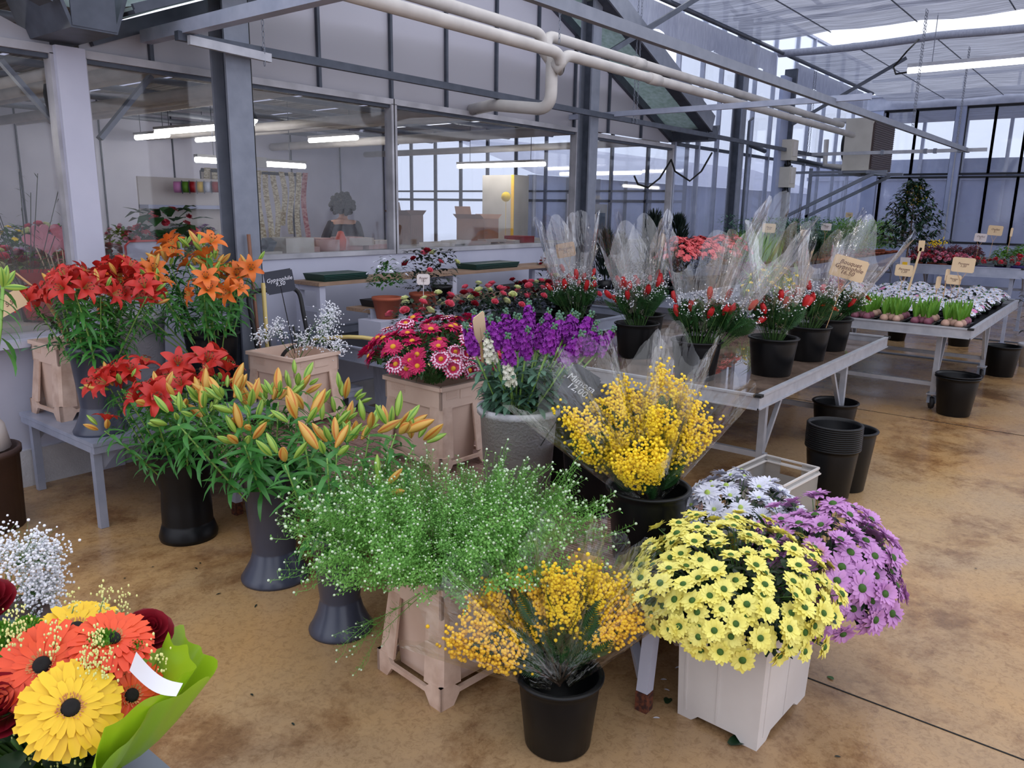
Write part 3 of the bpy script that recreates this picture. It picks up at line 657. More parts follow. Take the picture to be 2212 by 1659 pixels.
# long counter with clutter
ct = thing('office_counter', 'long pale packing counter inside the office', 'counter', (6.4, 7.1, 0))
MB().box((-2.6, -.55, 1.12), (3.4, .6, 1.18)).obj('worktop', 'office_grey', ct)
MB().box((-2.5, -.45, 0), (3.3, .5, 1.12)).obj('base', 'white_paint', ct)
def box_open(name, lab, c, s_, m_='cardboard', rz=0, open_=True):
    t = thing(name, lab, 'box', c, rz); x, y, z = s_; b = MB(); th = .006
    b.box((-x/2, -y/2, 0), (x/2, y/2, th)); b.box((-x/2, -y/2, 0), (x/2, -y/2+th, z)); b.box((-x/2, y/2-th, 0), (x/2, y/2, z)); b.box((-x/2, -y/2, 0), (-x/2+th, y/2, z)); b.box((x/2-th, -y/2, 0), (x/2, y/2, z))
    b.obj('carton', m_, t)
    if open_:
        for sx in (-1, 1): MB().bar((sx*x/2, -y/2, z), (sx*(x/2+.1), -y/2, z+.05), y, .005, 0, (0, 0, 1)) if 0 else MB().add([(sx*x/2, -y/2, z), (sx*x/2, y/2, z), (sx*(x/2+.12), y/2, z+.06), (sx*(x/2+.12), -y/2, z+.06)], [(0, 1, 2, 3)]).obj('flap', m_, t)
        MB().add([(-x/2, y/2, z), (x/2, y/2, z), (x/2, y/2+.03, z+.16), (-x/2, y/2+.03, z+.16)], [(0, 1, 2, 3)]).obj('flap', m_, t)
    return t
box_open('carton_box', 'open brown cardboard box on the counter behind the right office window', (8.15, 7.1, 1.18), (.5, .4, .32), rz=.3)
box_open('carton_box', 'small peach cardboard box on the counter right of the person', (5.55, 6.7, 1.18), (.28, .2, .14), 'pink_paper', .1, False)
box_open('carton_box', 'dark open box behind the person\'s shoulder', (7.1, 7.4, 1.18), (.42, .3, .36), 'brown_wood', .4)
tag(MB().box((8.6, 6.7, 1.18), (8.9, 7.0, 1.27)).obj('magazine_stack', 'red_wrap'), 'small red packet on the counter beside the brown box', 'packet')
for i in range(11):
    x = 4.5+.15*i+U(-.05, .05); tag(MB().rbox((x, 6.75+U(-.1, .1), 1.18+.03+.03*(i % 3)), (.30, .22, .05+.015*(i % 3)), 0, (0, 0, U(-.5, .5))).obj('paper_pile', 'pink_paper' if i % 2 else 'pale_paper'), 'pile of wrapping paper on the office counter left of the person', 'paper', 'wrapping paper on the counter')
for i in range(6):
    x = 7.0+.38*i; tag(MB().rbox((x, 6.85+U(-.1, .1), 1.20+.02*(i % 2)), (.4, .22, .04), 0, (0, 0, U(-.7, .7))).obj('card_pile', 'pale_paper'), 'flat pile of card on the office counter right of the person', 'card', 'card piles on the right of the counter')
for i in range(5): tag(MB().lathe([(.09, 0), (.10, .02), (.105, .022)], 16, (5.05, 6.95, 1.182+.022*i)).obj('stacked_tray', 'soft_black' if i % 2 else 'pale_paper'), 'tray of the small black and white stack on the office counter', 'tray', 'stack of small trays in the office')
tag(MB().lathe([(0, 0), (.11, 0), (.12, .03), (.12, .12), (.11, .12), (.11, .02), (0, .02)], 20, (5.2, 6.58, 1.18)).obj('round_tin', 'pink_paper'), 'round cream tin on the counter below the person', 'tin')
tag(MB().lathe([(0, 0), (.05, .01), (.06, .12), (.03, .2), (0, .21)], 14, (5.37, 6.58, 1.18)).obj('bottle', 'gerbera_orange'), 'small orange bottle beside the round tin in the office', 'bottle')
t = thing('pillar_cabinet', 'tall cream cabinet standing under the right tube light', 'cabinet', (9.35, 7.6, 0))
MB().box((-.18, -.3, 0), (.18, .3, 2.12)).obj('body', 'cream_metal', t); MB().box((-.19, -.31, 0), (-.18, -.26, 2.12)).obj('edge_strip', 'mimosa_deep', t)
_b = ony(1093, 425, 7.3); tag(MB().ball(tuple(_b), .07, 12, 8).tube([(_b.x, _b.y, 1.18), (_b.x, _b.y, _b.z-.06)], .003, 5).obj('balloon', 'mimosa'), 'small round yellow balloon beside the tall cream cabinet', 'balloon')
t = thing('control_panel', 'pale control cabinet with a grey screen at the right end of the office window', 'machine', (9.55, 6.2, 1.0))
MB().box((-.25, -.12, 0), (.25, .12, .72)).obj('housing', 'cream_metal', t); MB().box((-.1, -.14, .38), (.17, -.12, .6)).obj('screen', 'screen_grey', t); MB().box((-.23, -.135, .33), (-.12, -.12, .62)).obj('keypad', 'zinc_light', t)
for k_ in range(4): MB().tube([(-.15+.09*k_, -.1, .02), (-.13+.09*k_, -.2, -.03)], .02, 8).obj('nozzle', 'office_grey', t)
MB().box((-.45, -.1, .45), (-.27, .1, .85)).obj('side_box', 'white_paint', t); MB().lathe([(0, 0), (.24, 0), (.24, -1.0), (0, -1.0)], 4).obj('stand', 'office_grey', t)
t = thing('till', 'small dark card terminal on the cream desk below the ribbons', 'till', tuple(ony(578, 530, 5.75)))
MB().rbox((0, 0, .0), (.1, .08, .10), 0, (.5, 0, .3)).obj('screen', 'screen_grey', t); MB().box((-.08, -.06, -.07), (.1, .08, -.05)).obj('base', 'cream_metal', t)
t = thing('cash_desk', 'cream cash desk below the hanging ribbons', 'desk', (3.95, 5.95, 0))
MB().box((-.55, -.3, 1.1), (.75, .35, 1.16)).obj('top', 'cream_metal', t); MB().box((-.5, -.25, 0), (.7, .3, 1.1)).obj('body', 'cream_metal', t); MB().box((.22, -.1, 1.16), (.52, .15, 1.36)).obj('riser', 'cream_metal', t)
# ribbon rack: strips hanging from a bar
t = thing('ribbon_rack', 'dark rail holding the hanging printed ribbons in the office', 'rack', (4.35, 6.5, 1.93))
MB().tube([(-.55, 0, 0), (.55, 0, 0)], .015, 8).obj('rail', 'soft_black', t)
MB().box((-.3, -.02, .05), (.1, .02, .14)).obj('sign', 'cream_metal', t); MB().box((-.52, .03, -1.0), (-.1, .06, .02)).obj('back_board', 'pale_paper', t)
MB().tube([(-.5, .08, 0), (-.5, .08, -1.93)], .02, 6).obj('leg', 'dark_steel', t); MB().tube([(.5, .08, 0), (.5, .08, -1.93)], .02, 6).obj('leg', 'dark_steel', t)
for i in range(13):
    x = 3.84+i*.085; L_ = [.62, .55, .66, .5, .42, .40, .66, .72, .62, .5, .58, .7, .66][i]; m_ = 'ribbon_red' if i in (4, 12) else 'ribbon_tan'
    P = [[(x-.03, 6.47+.03*math.sin(j*.5+i), 1.95-L_*j/10), (x+.03, 6.47+.03*math.sin(j*.5+i), 1.95-L_*j/10)] for j in range(11)]
    tag(MB().grid(P).obj('printed_ribbon', m_), ('dark red' if m_ == 'ribbon_red' else 'pale') + ' printed ribbon hanging in strips from the dark rail in the office', 'ribbon', 'dark red ribbons on the rack' if m_ == 'ribbon_red' else 'pale ribbons on the rack')
# spools on a bar
cols_ = [('hyacinth_pink', 'pink'), ('leaf_lime', 'lime green'), ('tulip_red', 'red'), ('mimosa_deep', 'amber'), ('ribbon_white', 'white'), ('lily_red', 'orange-red')]
for i, (m_, nm) in enumerate(cols_):
    c_ = ony(385+i*16, 404, 6.2)
    t = thing('ribbon_spool', '%s ribbon spool on the bar left of the near steel post' % nm, 'spool', tuple(c_))
    MB().lathe([(0, -.03), (.045, -.03), (.045, .03), (0, .03)], 14).obj('ribbon', m_, t, (0, 0, 0), (PI/2, 0, .9)); MB().lathe([(.055, .03), (.0, .032)], 14).obj('flange', 'dark_steel', t, (0, 0, 0), (PI/2, 0, .9))
t = thing('spool_stand', 'white shelf stand carrying the ribbon spools', 'stand', (3.5, 6.26, 0))
MB().box((-.35, -.06, 1.60), (.45, .1, 1.63)).obj('shelf', 'white_paint', t); MB().box((-.35, .08, 0), (.45, .1, 1.85)).obj('back', 'pale_paper', t)

# person behind the counter: back turned, curly dark hair, plum top
def person():
    px_, py_ = 6.46, 7.85
    t = thing('person', 'person with curly dark hair and a plum top standing behind the office counter, back turned', 'person', (px_, py_, 0), R(160))
    J = {'hip': (0, 0, .92), 'waist': (0, 0, 1.08), 'chest': (0, .01, 1.30), 'neck': (0, -.02, 1.47), 'head0': (0, -.04, 1.56), 'head': (0, -.05, 1.66),
         'sl': (-.17, 0, 1.40), 'el': (-.25, -.06, 1.14), 'wl': (-.17, -.28, 1.06), 'sr': (.17, 0, 1.40), 'er': (.26, -.05, 1.14), 'wr': (.18, -.28, 1.07),
         'tl': (-.09, 0, .86), 'kl': (-.1, -.02, .48), 'al': (-.1, .03, .09), 'fl': (-.1, -.12, .05), 'tr': (.09, 0, .86), 'kr': (.1, -.02, .48), 'ar': (.1, .03, .09), 'fr': (.1, -.12, .05)}
    E_ = [('hip', 'waist'), ('waist', 'chest'), ('chest', 'neck'), ('neck', 'head0'), ('head0', 'head'), ('chest', 'sl'), ('sl', 'el'), ('el', 'wl'), ('chest', 'sr'), ('sr', 'er'), ('er', 'wr'),
          ('hip', 'tl'), ('tl', 'kl'), ('kl', 'al'), ('al', 'fl'), ('hip', 'tr'), ('tr', 'kr'), ('kr', 'ar'), ('ar', 'fr')]
    rad = dict(hip=.15, waist=.13, chest=.16, neck=.055, head0=.07, head=.09, sl=.07, el=.048, wl=.03, sr=.07, er=.048, wr=.03, tl=.09, kl=.06, al=.04, fl=.04, tr=.09, kr=.06, ar=.04, fr=.04)
    def skin(name, names, extra, m_, par, f=1.0, extraE=()):
        ks = [k for k in J if k in names]; vs = [J[k] for k in ks]+[e[0] for e in extra]; ids = {k: i for i, k in enumerate(ks)}
        es = [(ids[a], ids[b]) for a, b in E_ if a in ids and b in ids]+[(ids[a] if isinstance(a, str) else len(ks)+a, len(ks)+b) for a, b in extraE]
        me = bpy.data.meshes.new(name); me.from_pydata(vs, es, []); o = link(name, me, par); o.modifiers.new('s', 'SKIN')
        for i, sv in enumerate(me.skin_vertices[0].data): q = (rad[ks[i]] if i < len(ks) else extra[i-len(ks)][1])*f; sv.radius = (q, q); sv.use_root = i == 0
        o.modifiers.new('d', 'SUBSURF').levels = 2; o.modifiers['d'].render_levels = 2
        dg = bpy.context.evaluated_depsgraph_get(); m2 = bpy.data.meshes.new_from_object(o.evaluated_get(dg)); o.modifiers.clear(); o.data = m2; m2.materials.clear(); m2.materials.append(MT[m_]); m2.polygons.foreach_set('use_smooth', [True]*len(m2.polygons)); return o
    ex, ee = [], []
    for s_, wn in ((-1, 'wl'), (1, 'wr')):
        w0 = Vector(J[wn]); b0 = len(ex); ex.append((tuple(w0+Vector((0, -.05, -.005))), .03)); ee.append((wn, b0))
        for k_, ln in enumerate((.03, .045, .05, .042)):
            bx = (k_-1.5)*.018; ex.append((tuple(w0+Vector((bx, -.09, -.01))), .009)); ee.append((b0, len(ex)-1)); ex.append((tuple(w0+Vector((bx*1.1, -.09-ln, -.025))), .008)); ee.append((len(ex)-2, len(ex)-1))
        ex.append((tuple(w0+Vector((-s_*.04, -.06, -.01))), .01)); ee.append((b0, len(ex)-1))
    skin('body', set(J), ex, 'skin', t, 1, ee)
    skin('top', {'hip', 'waist', 'chest', 'sl', 'el', 'sr', 'er'}, [((-.2, -.2, 1.08), .045), ((.21, -.2, 1.09), .045)], 'plum_cloth', t, 1.16, [('el', 0), ('er', 1)])
    skin('trousers', {'hip', 'tl', 'kl', 'al', 'tr', 'kr', 'ar'}, [], 'denim', t, 1.15)
    f = MB(); f.petal((0, -.128, 1.66), (0, -.35, -1), (0, -1, 0), .035, .022, 0, 0, .4); f.obj('nose', 'skin', t)
    for s_ in (-1, 1): MB().ball((s_*.034, -.128, 1.675), .011, 8, 6).obj('eye', 'ribbon_white', t); MB().ball((s_*.092, -.045, 1.655), .022, 8, 6, 0, (.4, .7, 1.1)).obj('ear', 'skin', t)
    MB().ball((0, -.132, 1.61), .02, 8, 6, 0, (1.1, .35, .3)).obj('mouth', 'pink_paper', t)
    h = MB()
    for i in range(230):
        a, b = U(0, 2*PI), U(-.75, 1.0); c_ = math.sqrt(1-b*b); d = Vector((c_*math.cos(a), c_*math.sin(a), b))
        if d.y < -.45 and b < .45: continue
        r_ = U(.022, .036); h.ball(Vector((0, -.03, 1.655))+d*U(.10, .145)*Vector((1, 1, 1.05)).x, r_, 6, 4)
    h.obj('hair', 'hair', t)
person()

# gift display behind the left windows
def cyl_pot(name, lab, c, r0, r1, h_, m_, cat='pot', grp=None, rim=.012):
    g = MB().lathe([(0, 0), (r0, 0), (r1, h_-.03), (r1+rim, h_-.03), (r1+rim, h_), (r1-.006, h_), (r0, .03), (0, .03)], 24)
    return tag(g.obj(name, m_, None, c), lab, cat, grp)
t = thing('display_table', 'low display table of gifts behind the left windows', 'table', (1.7, 6.0, 0))
MB().box((-2.3, -.55, .98), (1.75, .75, 1.02)).obj('top', 'shelf_wood', t); MB().box((-2.2, -.5, 0), (1.4, .55, .98)).obj('base', 'cream_metal', t)
# ------------------------------------------------------------------ plant kit (templates built once, then placed)
def T_daisy(n=15, r=.03, eye=.26, lay=2, cup=.25, w=1.0, tipcol=False):
    g = MB()
    for l in range(lay):
        for i in range(n):
            a = 2*PI*(i+.5*l)/n+U(-.05, .05); el = cup+.28*l+U(-.08, .08); d = (math.cos(a)*math.cos(el), math.sin(a)*math.cos(el), math.sin(el))
            up = (-math.cos(a)*math.sin(el), -math.sin(a)*math.sin(el), math.cos(el)); rr = r*(.84-.17*l)*U(.9, 1.08)
            g.petal((math.cos(a)*r*.16, math.sin(a)*r*.16, .001*l), d, up, rr, 2*PI*r/n*.80*w, U(.15, .8), 0, .16, 4, .5, [.4, .75, 1, .85, .22], .45)
            if tipcol: q = Vector(d)*rr*.86; g.petal(q+Vector(up)*.001, d, up, rr*.26, 2*PI*r/n*.62*w, .9, 2, 0, 2, .5, None, .7)
    g.lathe([(r*eye, 0), (r*eye*.9, r*.12), (r*eye*.5, r*.2), (0, r*.22)], 10, (0, 0, r*.04), 1)
    return g
def T_gerbera(r=.055):
    g = MB(); n = 24
    for l in range(3):
        for i in range(n if l < 2 else 18):
            nn = n if l < 2 else 18; a = 2*PI*(i+.5*l)/nn+U(-.05, .05); el = .04+.10*l+U(-.06, .06); rr = r*(1.0, .93, .5)[l]*U(.92, 1.05); d = (math.cos(a)*math.cos(el), math.sin(a)*math.cos(el), math.sin(el))
            g.petal((math.cos(a)*r*.2, math.sin(a)*r*.2, .002*l), d, (-math.cos(a)*math.sin(el), -math.sin(a)*math.sin(el), math.cos(el)), rr*.9, 2*PI*r/n*.92*(1 if l < 2 else .7), .35, 0, .3, 4, .3, [.4, .75, .95, 1, .55])
    for i in range(70):
        a = U(0, 2*PI); rr = r*U(.16, .27); g.petal((math.cos(a)*rr, math.sin(a)*rr, r*.08), (math.cos(a), math.sin(a), 1.3), (0, 0, 1), r*.09, .0016, 0, 1, 0, 2, .5)
    g.lathe([(r*.19, 0), (r*.18, r*.1), (r*.1, r*.13), (0, r*.11)], 18, (0, 0, r*.03), 2)
    return g
def T_rose(r=.03):
    g = MB()
    for k, (n, rr, hh, el) in enumerate([(3, .2, .75, 1.5), (3, .34, .8, 1.45), (4, .5, .82, 1.35), (5, .68, .8, 1.15), (5, .86, .7, .9), (5, 1.0, .55, .6)]):
        for i in range(n):
            a0 = 2*PI*(i+.37*k)/n; wa = 2*PI/n*.72; P = []
            for v_ in range(5):
                t = v_/4; row = []
                for u_ in range(6):
                    a = a0+wa*(u_/5-.5)*2*(.55+.45*t); ed = 1-.25*(abs(u_/5-.5)*2)**2*t; rad = r*rr*(.25+.75*math.sin(t*PI*.5))*(1+(.22 if k > 2 else 0)*t*t*t)
                    z = r*hh*(t*ed)*1.5-(r*.12*t**4 if k > 3 else 0); row.append((rad*math.cos(a), rad*math.sin(a), z))
                P.append(row)
            g.grid(P)
    return g
def T_pompom(r=.02, n=90, mat_=0):
    g = MB().ball((0, 0, r*.3), r*.72, 10, 6, mat_)
    for i in range(n):
        b = 1-1.35*(i+.5)/n; a = i*2.39996; c = math.sqrt(max(0, 1-b*b)); d = Vector((c*math.cos(a), c*math.sin(a), b)); p = Vector((0, 0, r*.3))+d*r*.62
        g.petal(p, d, (0, 0, 1) if abs(b) < .95 else (1, 0, 0), r*.42, r*.2, -.5, mat_, .3, 2, .6)
    return g
def T_bud(L_=.07, r=.012, open_=0):
    g = MB(); n = 12; P = []; k = 9
    for i in range(k+1):
        t = i/k; rr = r*(math.sin(PI*min(1, t*.93+.05))**.75)*(1-.15*t)*(1 if t < .98 else .6)
        P.append([(rr*(1+.13*math.cos(6*a/2))*math.cos(a), rr*(1+.13*math.cos(3*a))*math.sin(a), L_*t) for a in [2*PI*j/n for j in range(n+1)]])
    v = [q for row in P for q in row]; f = []; mm = []
    for i in range(k):
        for j in range(n): f.append((i*(n+1)+j, i*(n+1)+j+1, (i+1)*(n+1)+j+1, (i+1)*(n+1)+j)); mm.append(1 if j % 4 in (1, 2) and 0 else (1 if j % 4 == 1 else 0))
    g.add(v, f, mm, True); return g
def T_lily(r=.055):
    g = MB()
    for i in range(6):
        a = PI/3*i; el = .55+.12*(i % 2); P = []; k = 7; wid = r*(.46 if i % 2 else .60); rad = .006; z = 0; ang = 1.15
        pts = []; x = .004; zz = 0
        for t in range(k+1):
            pts.append((x, zz)); ang -= .28 if t > 1 else .12; x += math.cos(ang)*r*1.35/k; zz += math.sin(ang)*r*1.35/k
        for t, (x, zz) in enumerate(pts):
            u = t/k; w_ = wid/2*(math.sin(PI*min(.97, u*.88+.10))**.8); row = []
            for q in (-1, -.5, 0, .5, 1): row.append((x*math.cos(a)-w_*q*math.sin(a), x*math.sin(a)+w_*q*math.cos(a), zz+.10*w_*abs(q)*2-.05*w_*(q == 0)))
            P.append(row)
        g.grid(P)
    for i in range(6):
        a = PI/3*i+.3; p = (math.cos(a)*.016, math.sin(a)*.016, r*.75); g.tube([(0, 0, 0), p], .0009, 3, 1); g.rbox(p, (.003, .009, .003), 2, (0, 0, a))
    return g
def T_leafy(n=40, L_=.06, W=.02, rad=.12, h_=.2, up=.5, m_=0, bend=.8, seg=3, flat=False):
    # loose clump of leaves rising from the origin
    g = MB()
    for i in range(n):
        a = U(0, 2*PI); rr = rad*math.sqrt(U(0, 1)); z = h_*U(.15, 1); el = U(up-.5, up+.5)
        if flat: z = h_*(1-.6*(rr/rad)**2)*U(.7, 1)
        g.petal((rr*math.cos(a)*.8, rr*math.sin(a)*.8, z), (math.cos(a)*math.cos(el), math.sin(a)*math.cos(el), math.sin(el)), (0, 0, 1), L_*U(.7, 1.2), W*U(.8, 1.2), bend*U(.4, 1.4), m_, .15, seg, .1)
    return g
def T_fern(L_=.16, n=14, m_=0, wid=.05):
    g = MB(); P = []
    for i in range(n):
        t = (i+1)/(n+1); x = L_*t; z = .15*L_*math.sin(t*PI)*.6; w_ = wid*(math.sin(PI*(t*.75+.22)))
        for s_ in (-1, 1): g.petal((0, s_*.001, 0) if 0 else (s_*.0005, z, x), (s_, 0, .7), (0, 1, 0), w_, L_/n*.8, .2, m_, 0, 2, .15)
    g.tube([(0, 0, 0), (0, .09*L_, L_*.5), (0, 0, L_)], .0012, 4, m_); return g      # grows along +Z, faces +Y
def T_conifer(h_=.5, r=.12, n=260, m_=0):
    g = MB().tube([(0, 0, 0), (0, 0, h_*.8)], [.008, .003], 5, m_)
    for i in range(n):
        t = U(.03, 1)**.8; a = U(0, 2*PI); rr = r*math.sin(PI*min(.98, .25+.68*t))*U(.2, .8); z = h_*t*.82
        g.petal((rr*math.cos(a), rr*math.sin(a), z), (math.cos(a)*.5, math.sin(a)*.5, 1), (math.cos(a), math.sin(a), 0), .085, .017, U(-.5, .4), m_, .2, 2, .1)
    return g
def T_filler(h_=.42, pods=46, m=(0, 1)):
    g = MB(); b = U(-.2, .2); P = []
    for t in (0, .35, .7, 1): P.append((b*h_*t*t, .1*h_*t*t*U(-1, 1), h_*t))
    g.tube(P, [.0016, .0014, .001, .0006], 4, 0)
    def at(t): i = min(2, int(t*3)); u = t*3-i; return Vector(P[i]).lerp(Vector(P[i+1]), u)
    br = [(at(1), 1.0)]
    for i in range(5):
        t0 = .5+.09*i; p = at(t0); a = U(0, 2*PI); q = p+Vector((math.cos(a)*.045, math.sin(a)*.045, .085)); g.tube([p, (p+q)/2+Vector((math.cos(a)*.012, math.sin(a)*.012, 0)), q], .0008, 3, 0)
        for k in range(7):
            c = p.lerp(q, .25+.11*k); aa = k*2.4; d = Vector((math.cos(aa), math.sin(aa), .5)); g.tube([c, c+d*.011], .0004, 3, 0, False); g.petal(c+d*.011, d, (0, 0, 1), .008, .007, .2, 0, 0, 2, .8)
        g.ball(q, .0042, 6, 4, 1); 
    for k in range(pods):
        c = at(.35+.65*k/pods); aa = k*2.4; d = Vector((math.cos(aa), math.sin(aa), .4)); q = c+d*.014; g.tube([c, q], .0004, 3, 0, False); g.petal(q, d, (0, 0, 1), .008, .007, .2, 0, 0, 2, .8)
    g.ball(at(1), .005, 6, 4, 1)
    for k in range(4): c = at(.25+.12*k); a = U(0, 2*PI); g.petal(c, (math.cos(a), math.sin(a), .8), (0, 0, 1), .045, .008, .5, 0, .1, 3, .1)
    return g
def T_gyp(h_=.3, n=46, r=.0034, sp=.16):
    g = MB(); 
    for i in range(6):
        a = U(0, 2*PI); q = Vector((math.cos(a)*sp*U(.3, .9), math.sin(a)*sp*U(.3, .9), h_*U(.7, 1))); m_ = Vector((q.x*.3, q.y*.3, h_*.5)); g.tube([(0, 0, 0), m_, q], .0008, 3, 0)
        for k in range(n//6+1):
            d = Vector((U(-1, 1), U(-1, 1), U(-.8, 1)))*sp*.3; c = q+d; g.tube([m_.lerp(q, .7), c], .0003, 3, 0, False); g.ball(c, r*U(.7, 1.3), 5, 4, 1)
    return g
def ico(g, c, r, m_=0):
    t = 1.618; v = [(-1, t, 0), (1, t, 0), (-1, -t, 0), (1, -t, 0), (0, -1, t), (0, 1, t), (0, -1, -t), (0, 1, -t), (t, 0, -1), (t, 0, 1), (-t, 0, -1), (-t, 0, 1)]
    f = [(0, 11, 5), (0, 5, 1), (0, 1, 7), (0, 7, 10), (0, 10, 11), (1, 5, 9), (5, 11, 4), (11, 10, 2), (10, 7, 6), (7, 1, 8), (3, 9, 4), (3, 4, 2), (3, 2, 6), (3, 6, 8), (3, 8, 9), (4, 9, 5), (2, 4, 11), (6, 2, 10), (8, 6, 7), (9, 8, 1)]
    q = r/1.9; return g.add([(c[0]+a*q, c[1]+b*q, c[2]+d*q) for a, b, d in v], f, m_, True)
def T_stock(h_=.13, n=26, r=.019):
    g = MB().tube([(0, 0, -.02), (0, 0, h_)], .004, 5, 1)
    for i in range(n):
        t = i/n; a = i*2.4; z = h_*(.02+.86*t); rr = .011+.009*(1-t); d = Vector((math.cos(a), math.sin(a), .25+.5*t)).normalized(); p = Vector((math.cos(a)*rr, math.sin(a)*rr, z)); s_ = r*(1-.35*t)
        M_ = place(p, d, U(0, 6)); q = MB()
        for l in range(2):
            for k in range(5):
                b = 2*PI*(k+.5*l)/5; q.petal((0, 0, .001*l), (math.cos(b), math.sin(b), .25+.5*l), (0, 0, 1), s_*(1-.25*l), s_*.95, U(-.6, .9), 0, U(-.3, .4), 3, .8, None, .4)
        g.merge(q, M_)
    for i in range(7): a = i*2.4; g.ball((math.cos(a)*.009, math.sin(a)*.009, h_*(.9+.03*i)), .0062, 6, 4, 2)
    return g
def T_tulip(L_=.055, r=.013):
    g = MB()
    for l in range(2):
        for i in range(3):
            a0 = 2*PI*(i+.5*l)/3; P = []
            for t in range(6):
                u = t/5; row = []
                for s_ in range(5):
                    a = a0+(s_/4-.5)*1.9*(1-.45*u*u); rr = r*(math.sin(PI*(.12+.70*u)))*(1-.12*l); row.append((rr*math.cos(a), rr*math.sin(a), L_*u*(1-.1*abs(s_/4-.5)*2)))
                P.append(row)
            g.grid(P)
    return g
def T_ruffle(r=.02, n=10, lay=3):
    g = MB()
    for l in range(lay):
        for i in range(n):
            a = 2*PI*(i+.5*l)/n; el = .1+.4*l; g.petal((0, 0, .002*l), (math.cos(a)*math.cos(el), math.sin(a)*math.cos(el), math.sin(el)), (0, 0, 1), r*(1-.12*l), r*.75, U(-.3, .9), 0, U(-.4, .4), 3, .95, None, .3)
    return g
random.seed(11)
ME = {}
def reg(k, g, mats): ME[k] = g.mesh(k, mats); return g
KD = {}
for nm, col, eye in (('chrys_yellow', 'chrys_yellow', 'eye_green'), ('chrys_pink', 'chrys_pink', 'eye_green'), ('chrys_white', 'chrys_white', 'eye_lime'), ('chrys_magenta', 'chrys_magenta', 'eye_yellow')):
    for v_ in range(3):
        r_ = {'chrys_yellow': .031, 'chrys_pink': .034, 'chrys_white': .034, 'chrys_magenta': .036}[nm]; n_p = {'chrys_yellow': 13, 'chrys_pink': 15, 'chrys_white': 19, 'chrys_magenta': 18}[nm]
        KD[nm, v_] = reg(nm+str(v_), T_daisy(n_p, r_*(1-.06*v_), .27 if nm != 'chrys_white' else .18, 2 if nm != 'chrys_yellow' else 2, .12+.22*v_), [col, eye])
KD['tip'] = reg('chrys_tip', T_daisy(19, .034, .24, 2, .15, 1, True), ['chrys_magenta', 'eye_yellow', 'chrys_tip'])
reg('gerbera_o', T_gerbera(), ['gerbera_orange', 'gerbera_ring', 'disc_black']); reg('gerbera_y', T_gerbera(), ['gerbera_yellow', 'gerbera_ring', 'disc_black'])
reg('rose_red', T_rose(), ['rose_red']); reg('rose_pink', T_rose(), ['rose_pink']); reg('rose_cream', T_rose(), ['rose_cream'])
reg('pompom', T_pompom(), ['pompom_green'])
reg('bud_g', T_bud(.066, .0105), ['bud_green', 'bud_rib']); reg('bud_o', T_bud(.08, .013), ['bud_orange', 'bud_rust']); reg('bud_s', T_bud(.045, .008), ['bud_green', 'bud_rib'])
reg('lily_o', T_lily(.068), ['lily_orange', 'stem_pale', 'anther']); reg('lily_r', T_lily(.066), ['lily_red', 'stem_pale', 'anther'])
reg('lily_o2', T_lily(.05), ['lily_orange', 'stem_pale', 'anther'])
KF = [T_filler(U(.38, .46)) for _ in range(5)]; FILL = [(reg('filler%d' % i, g, ['filler_green', 'pod_green']), ME['filler%d' % i])[1] for i, g in enumerate(KF)]
KG = [T_gyp() for _ in range(3)]
reg('stock_p', T_stock(), ['stock_purple', 'stem_pale', 'leaf_grey']); reg('stock_w', T_stock(), ['stock_white', 'stem_pale', 'leaf_grey'])
KT = T_tulip(); reg('tulip', KT, ['tulip_red'])
KFERN = T_fern(); reg('fern_frond', KFERN, ['fern'])
KR = T_ruffle()

# ------------------------------------------------------------------ containers
def bucket(label, c, r=.13, h_=.27, taper=.76, m_='black_plastic', rz=0, tilt=(0, 0), grp=None, name='plastic_bucket', n=36):
    b = r*taper
    g = MB().lathe([(0, .0), (b-.006, 0), (b, .006), (r-.004, h_-.035), (r-.004, h_-.012), (r+.008, h_-.012), (r+.010, h_-.004), (r+.006, h_), (r-.006, h_), (r-.009, h_-.02), (b-.008, .012), (0, .012)], n)
    o = g.obj(name, m_, None, c, (tilt[0], tilt[1], rz)); return tag(o, label, 'bucket', grp)
def vase(label, c, h_=.52, r=.125, m_='grey_plastic', foot=.15, kind=0):
    if kind == 0: pr = [(0, 0), (foot, 0), (foot+.002, .012), (foot-.012, .035), (r*.86, .085), (r*.76, .13), (r*.745, .135), (r*.75, .14), (r*.98, h_-.03), (r+.006, h_-.028), (r+.01, h_-.014), (r+.006, h_), (r-.006, h_), (r-.012, h_-.03), (r*.7, .12), (0, .12)]
    else: pr = [(0, 0), (foot, 0), (foot+.004, .02), (foot-.012, .075), (foot-.016, .08), (foot-.016, .09), (r*.80, .17), (r*.76, .25), (r*.95, h_-.11), (r*.955, h_-.105), (r*1.02, h_-.02), (r*1.04, h_), (r*.98, h_), (r*.7, .2), (0, .2)]
    return tag(MB().lathe(pr, 40).obj('flower_vase', m_, None, c), label, 'vase')
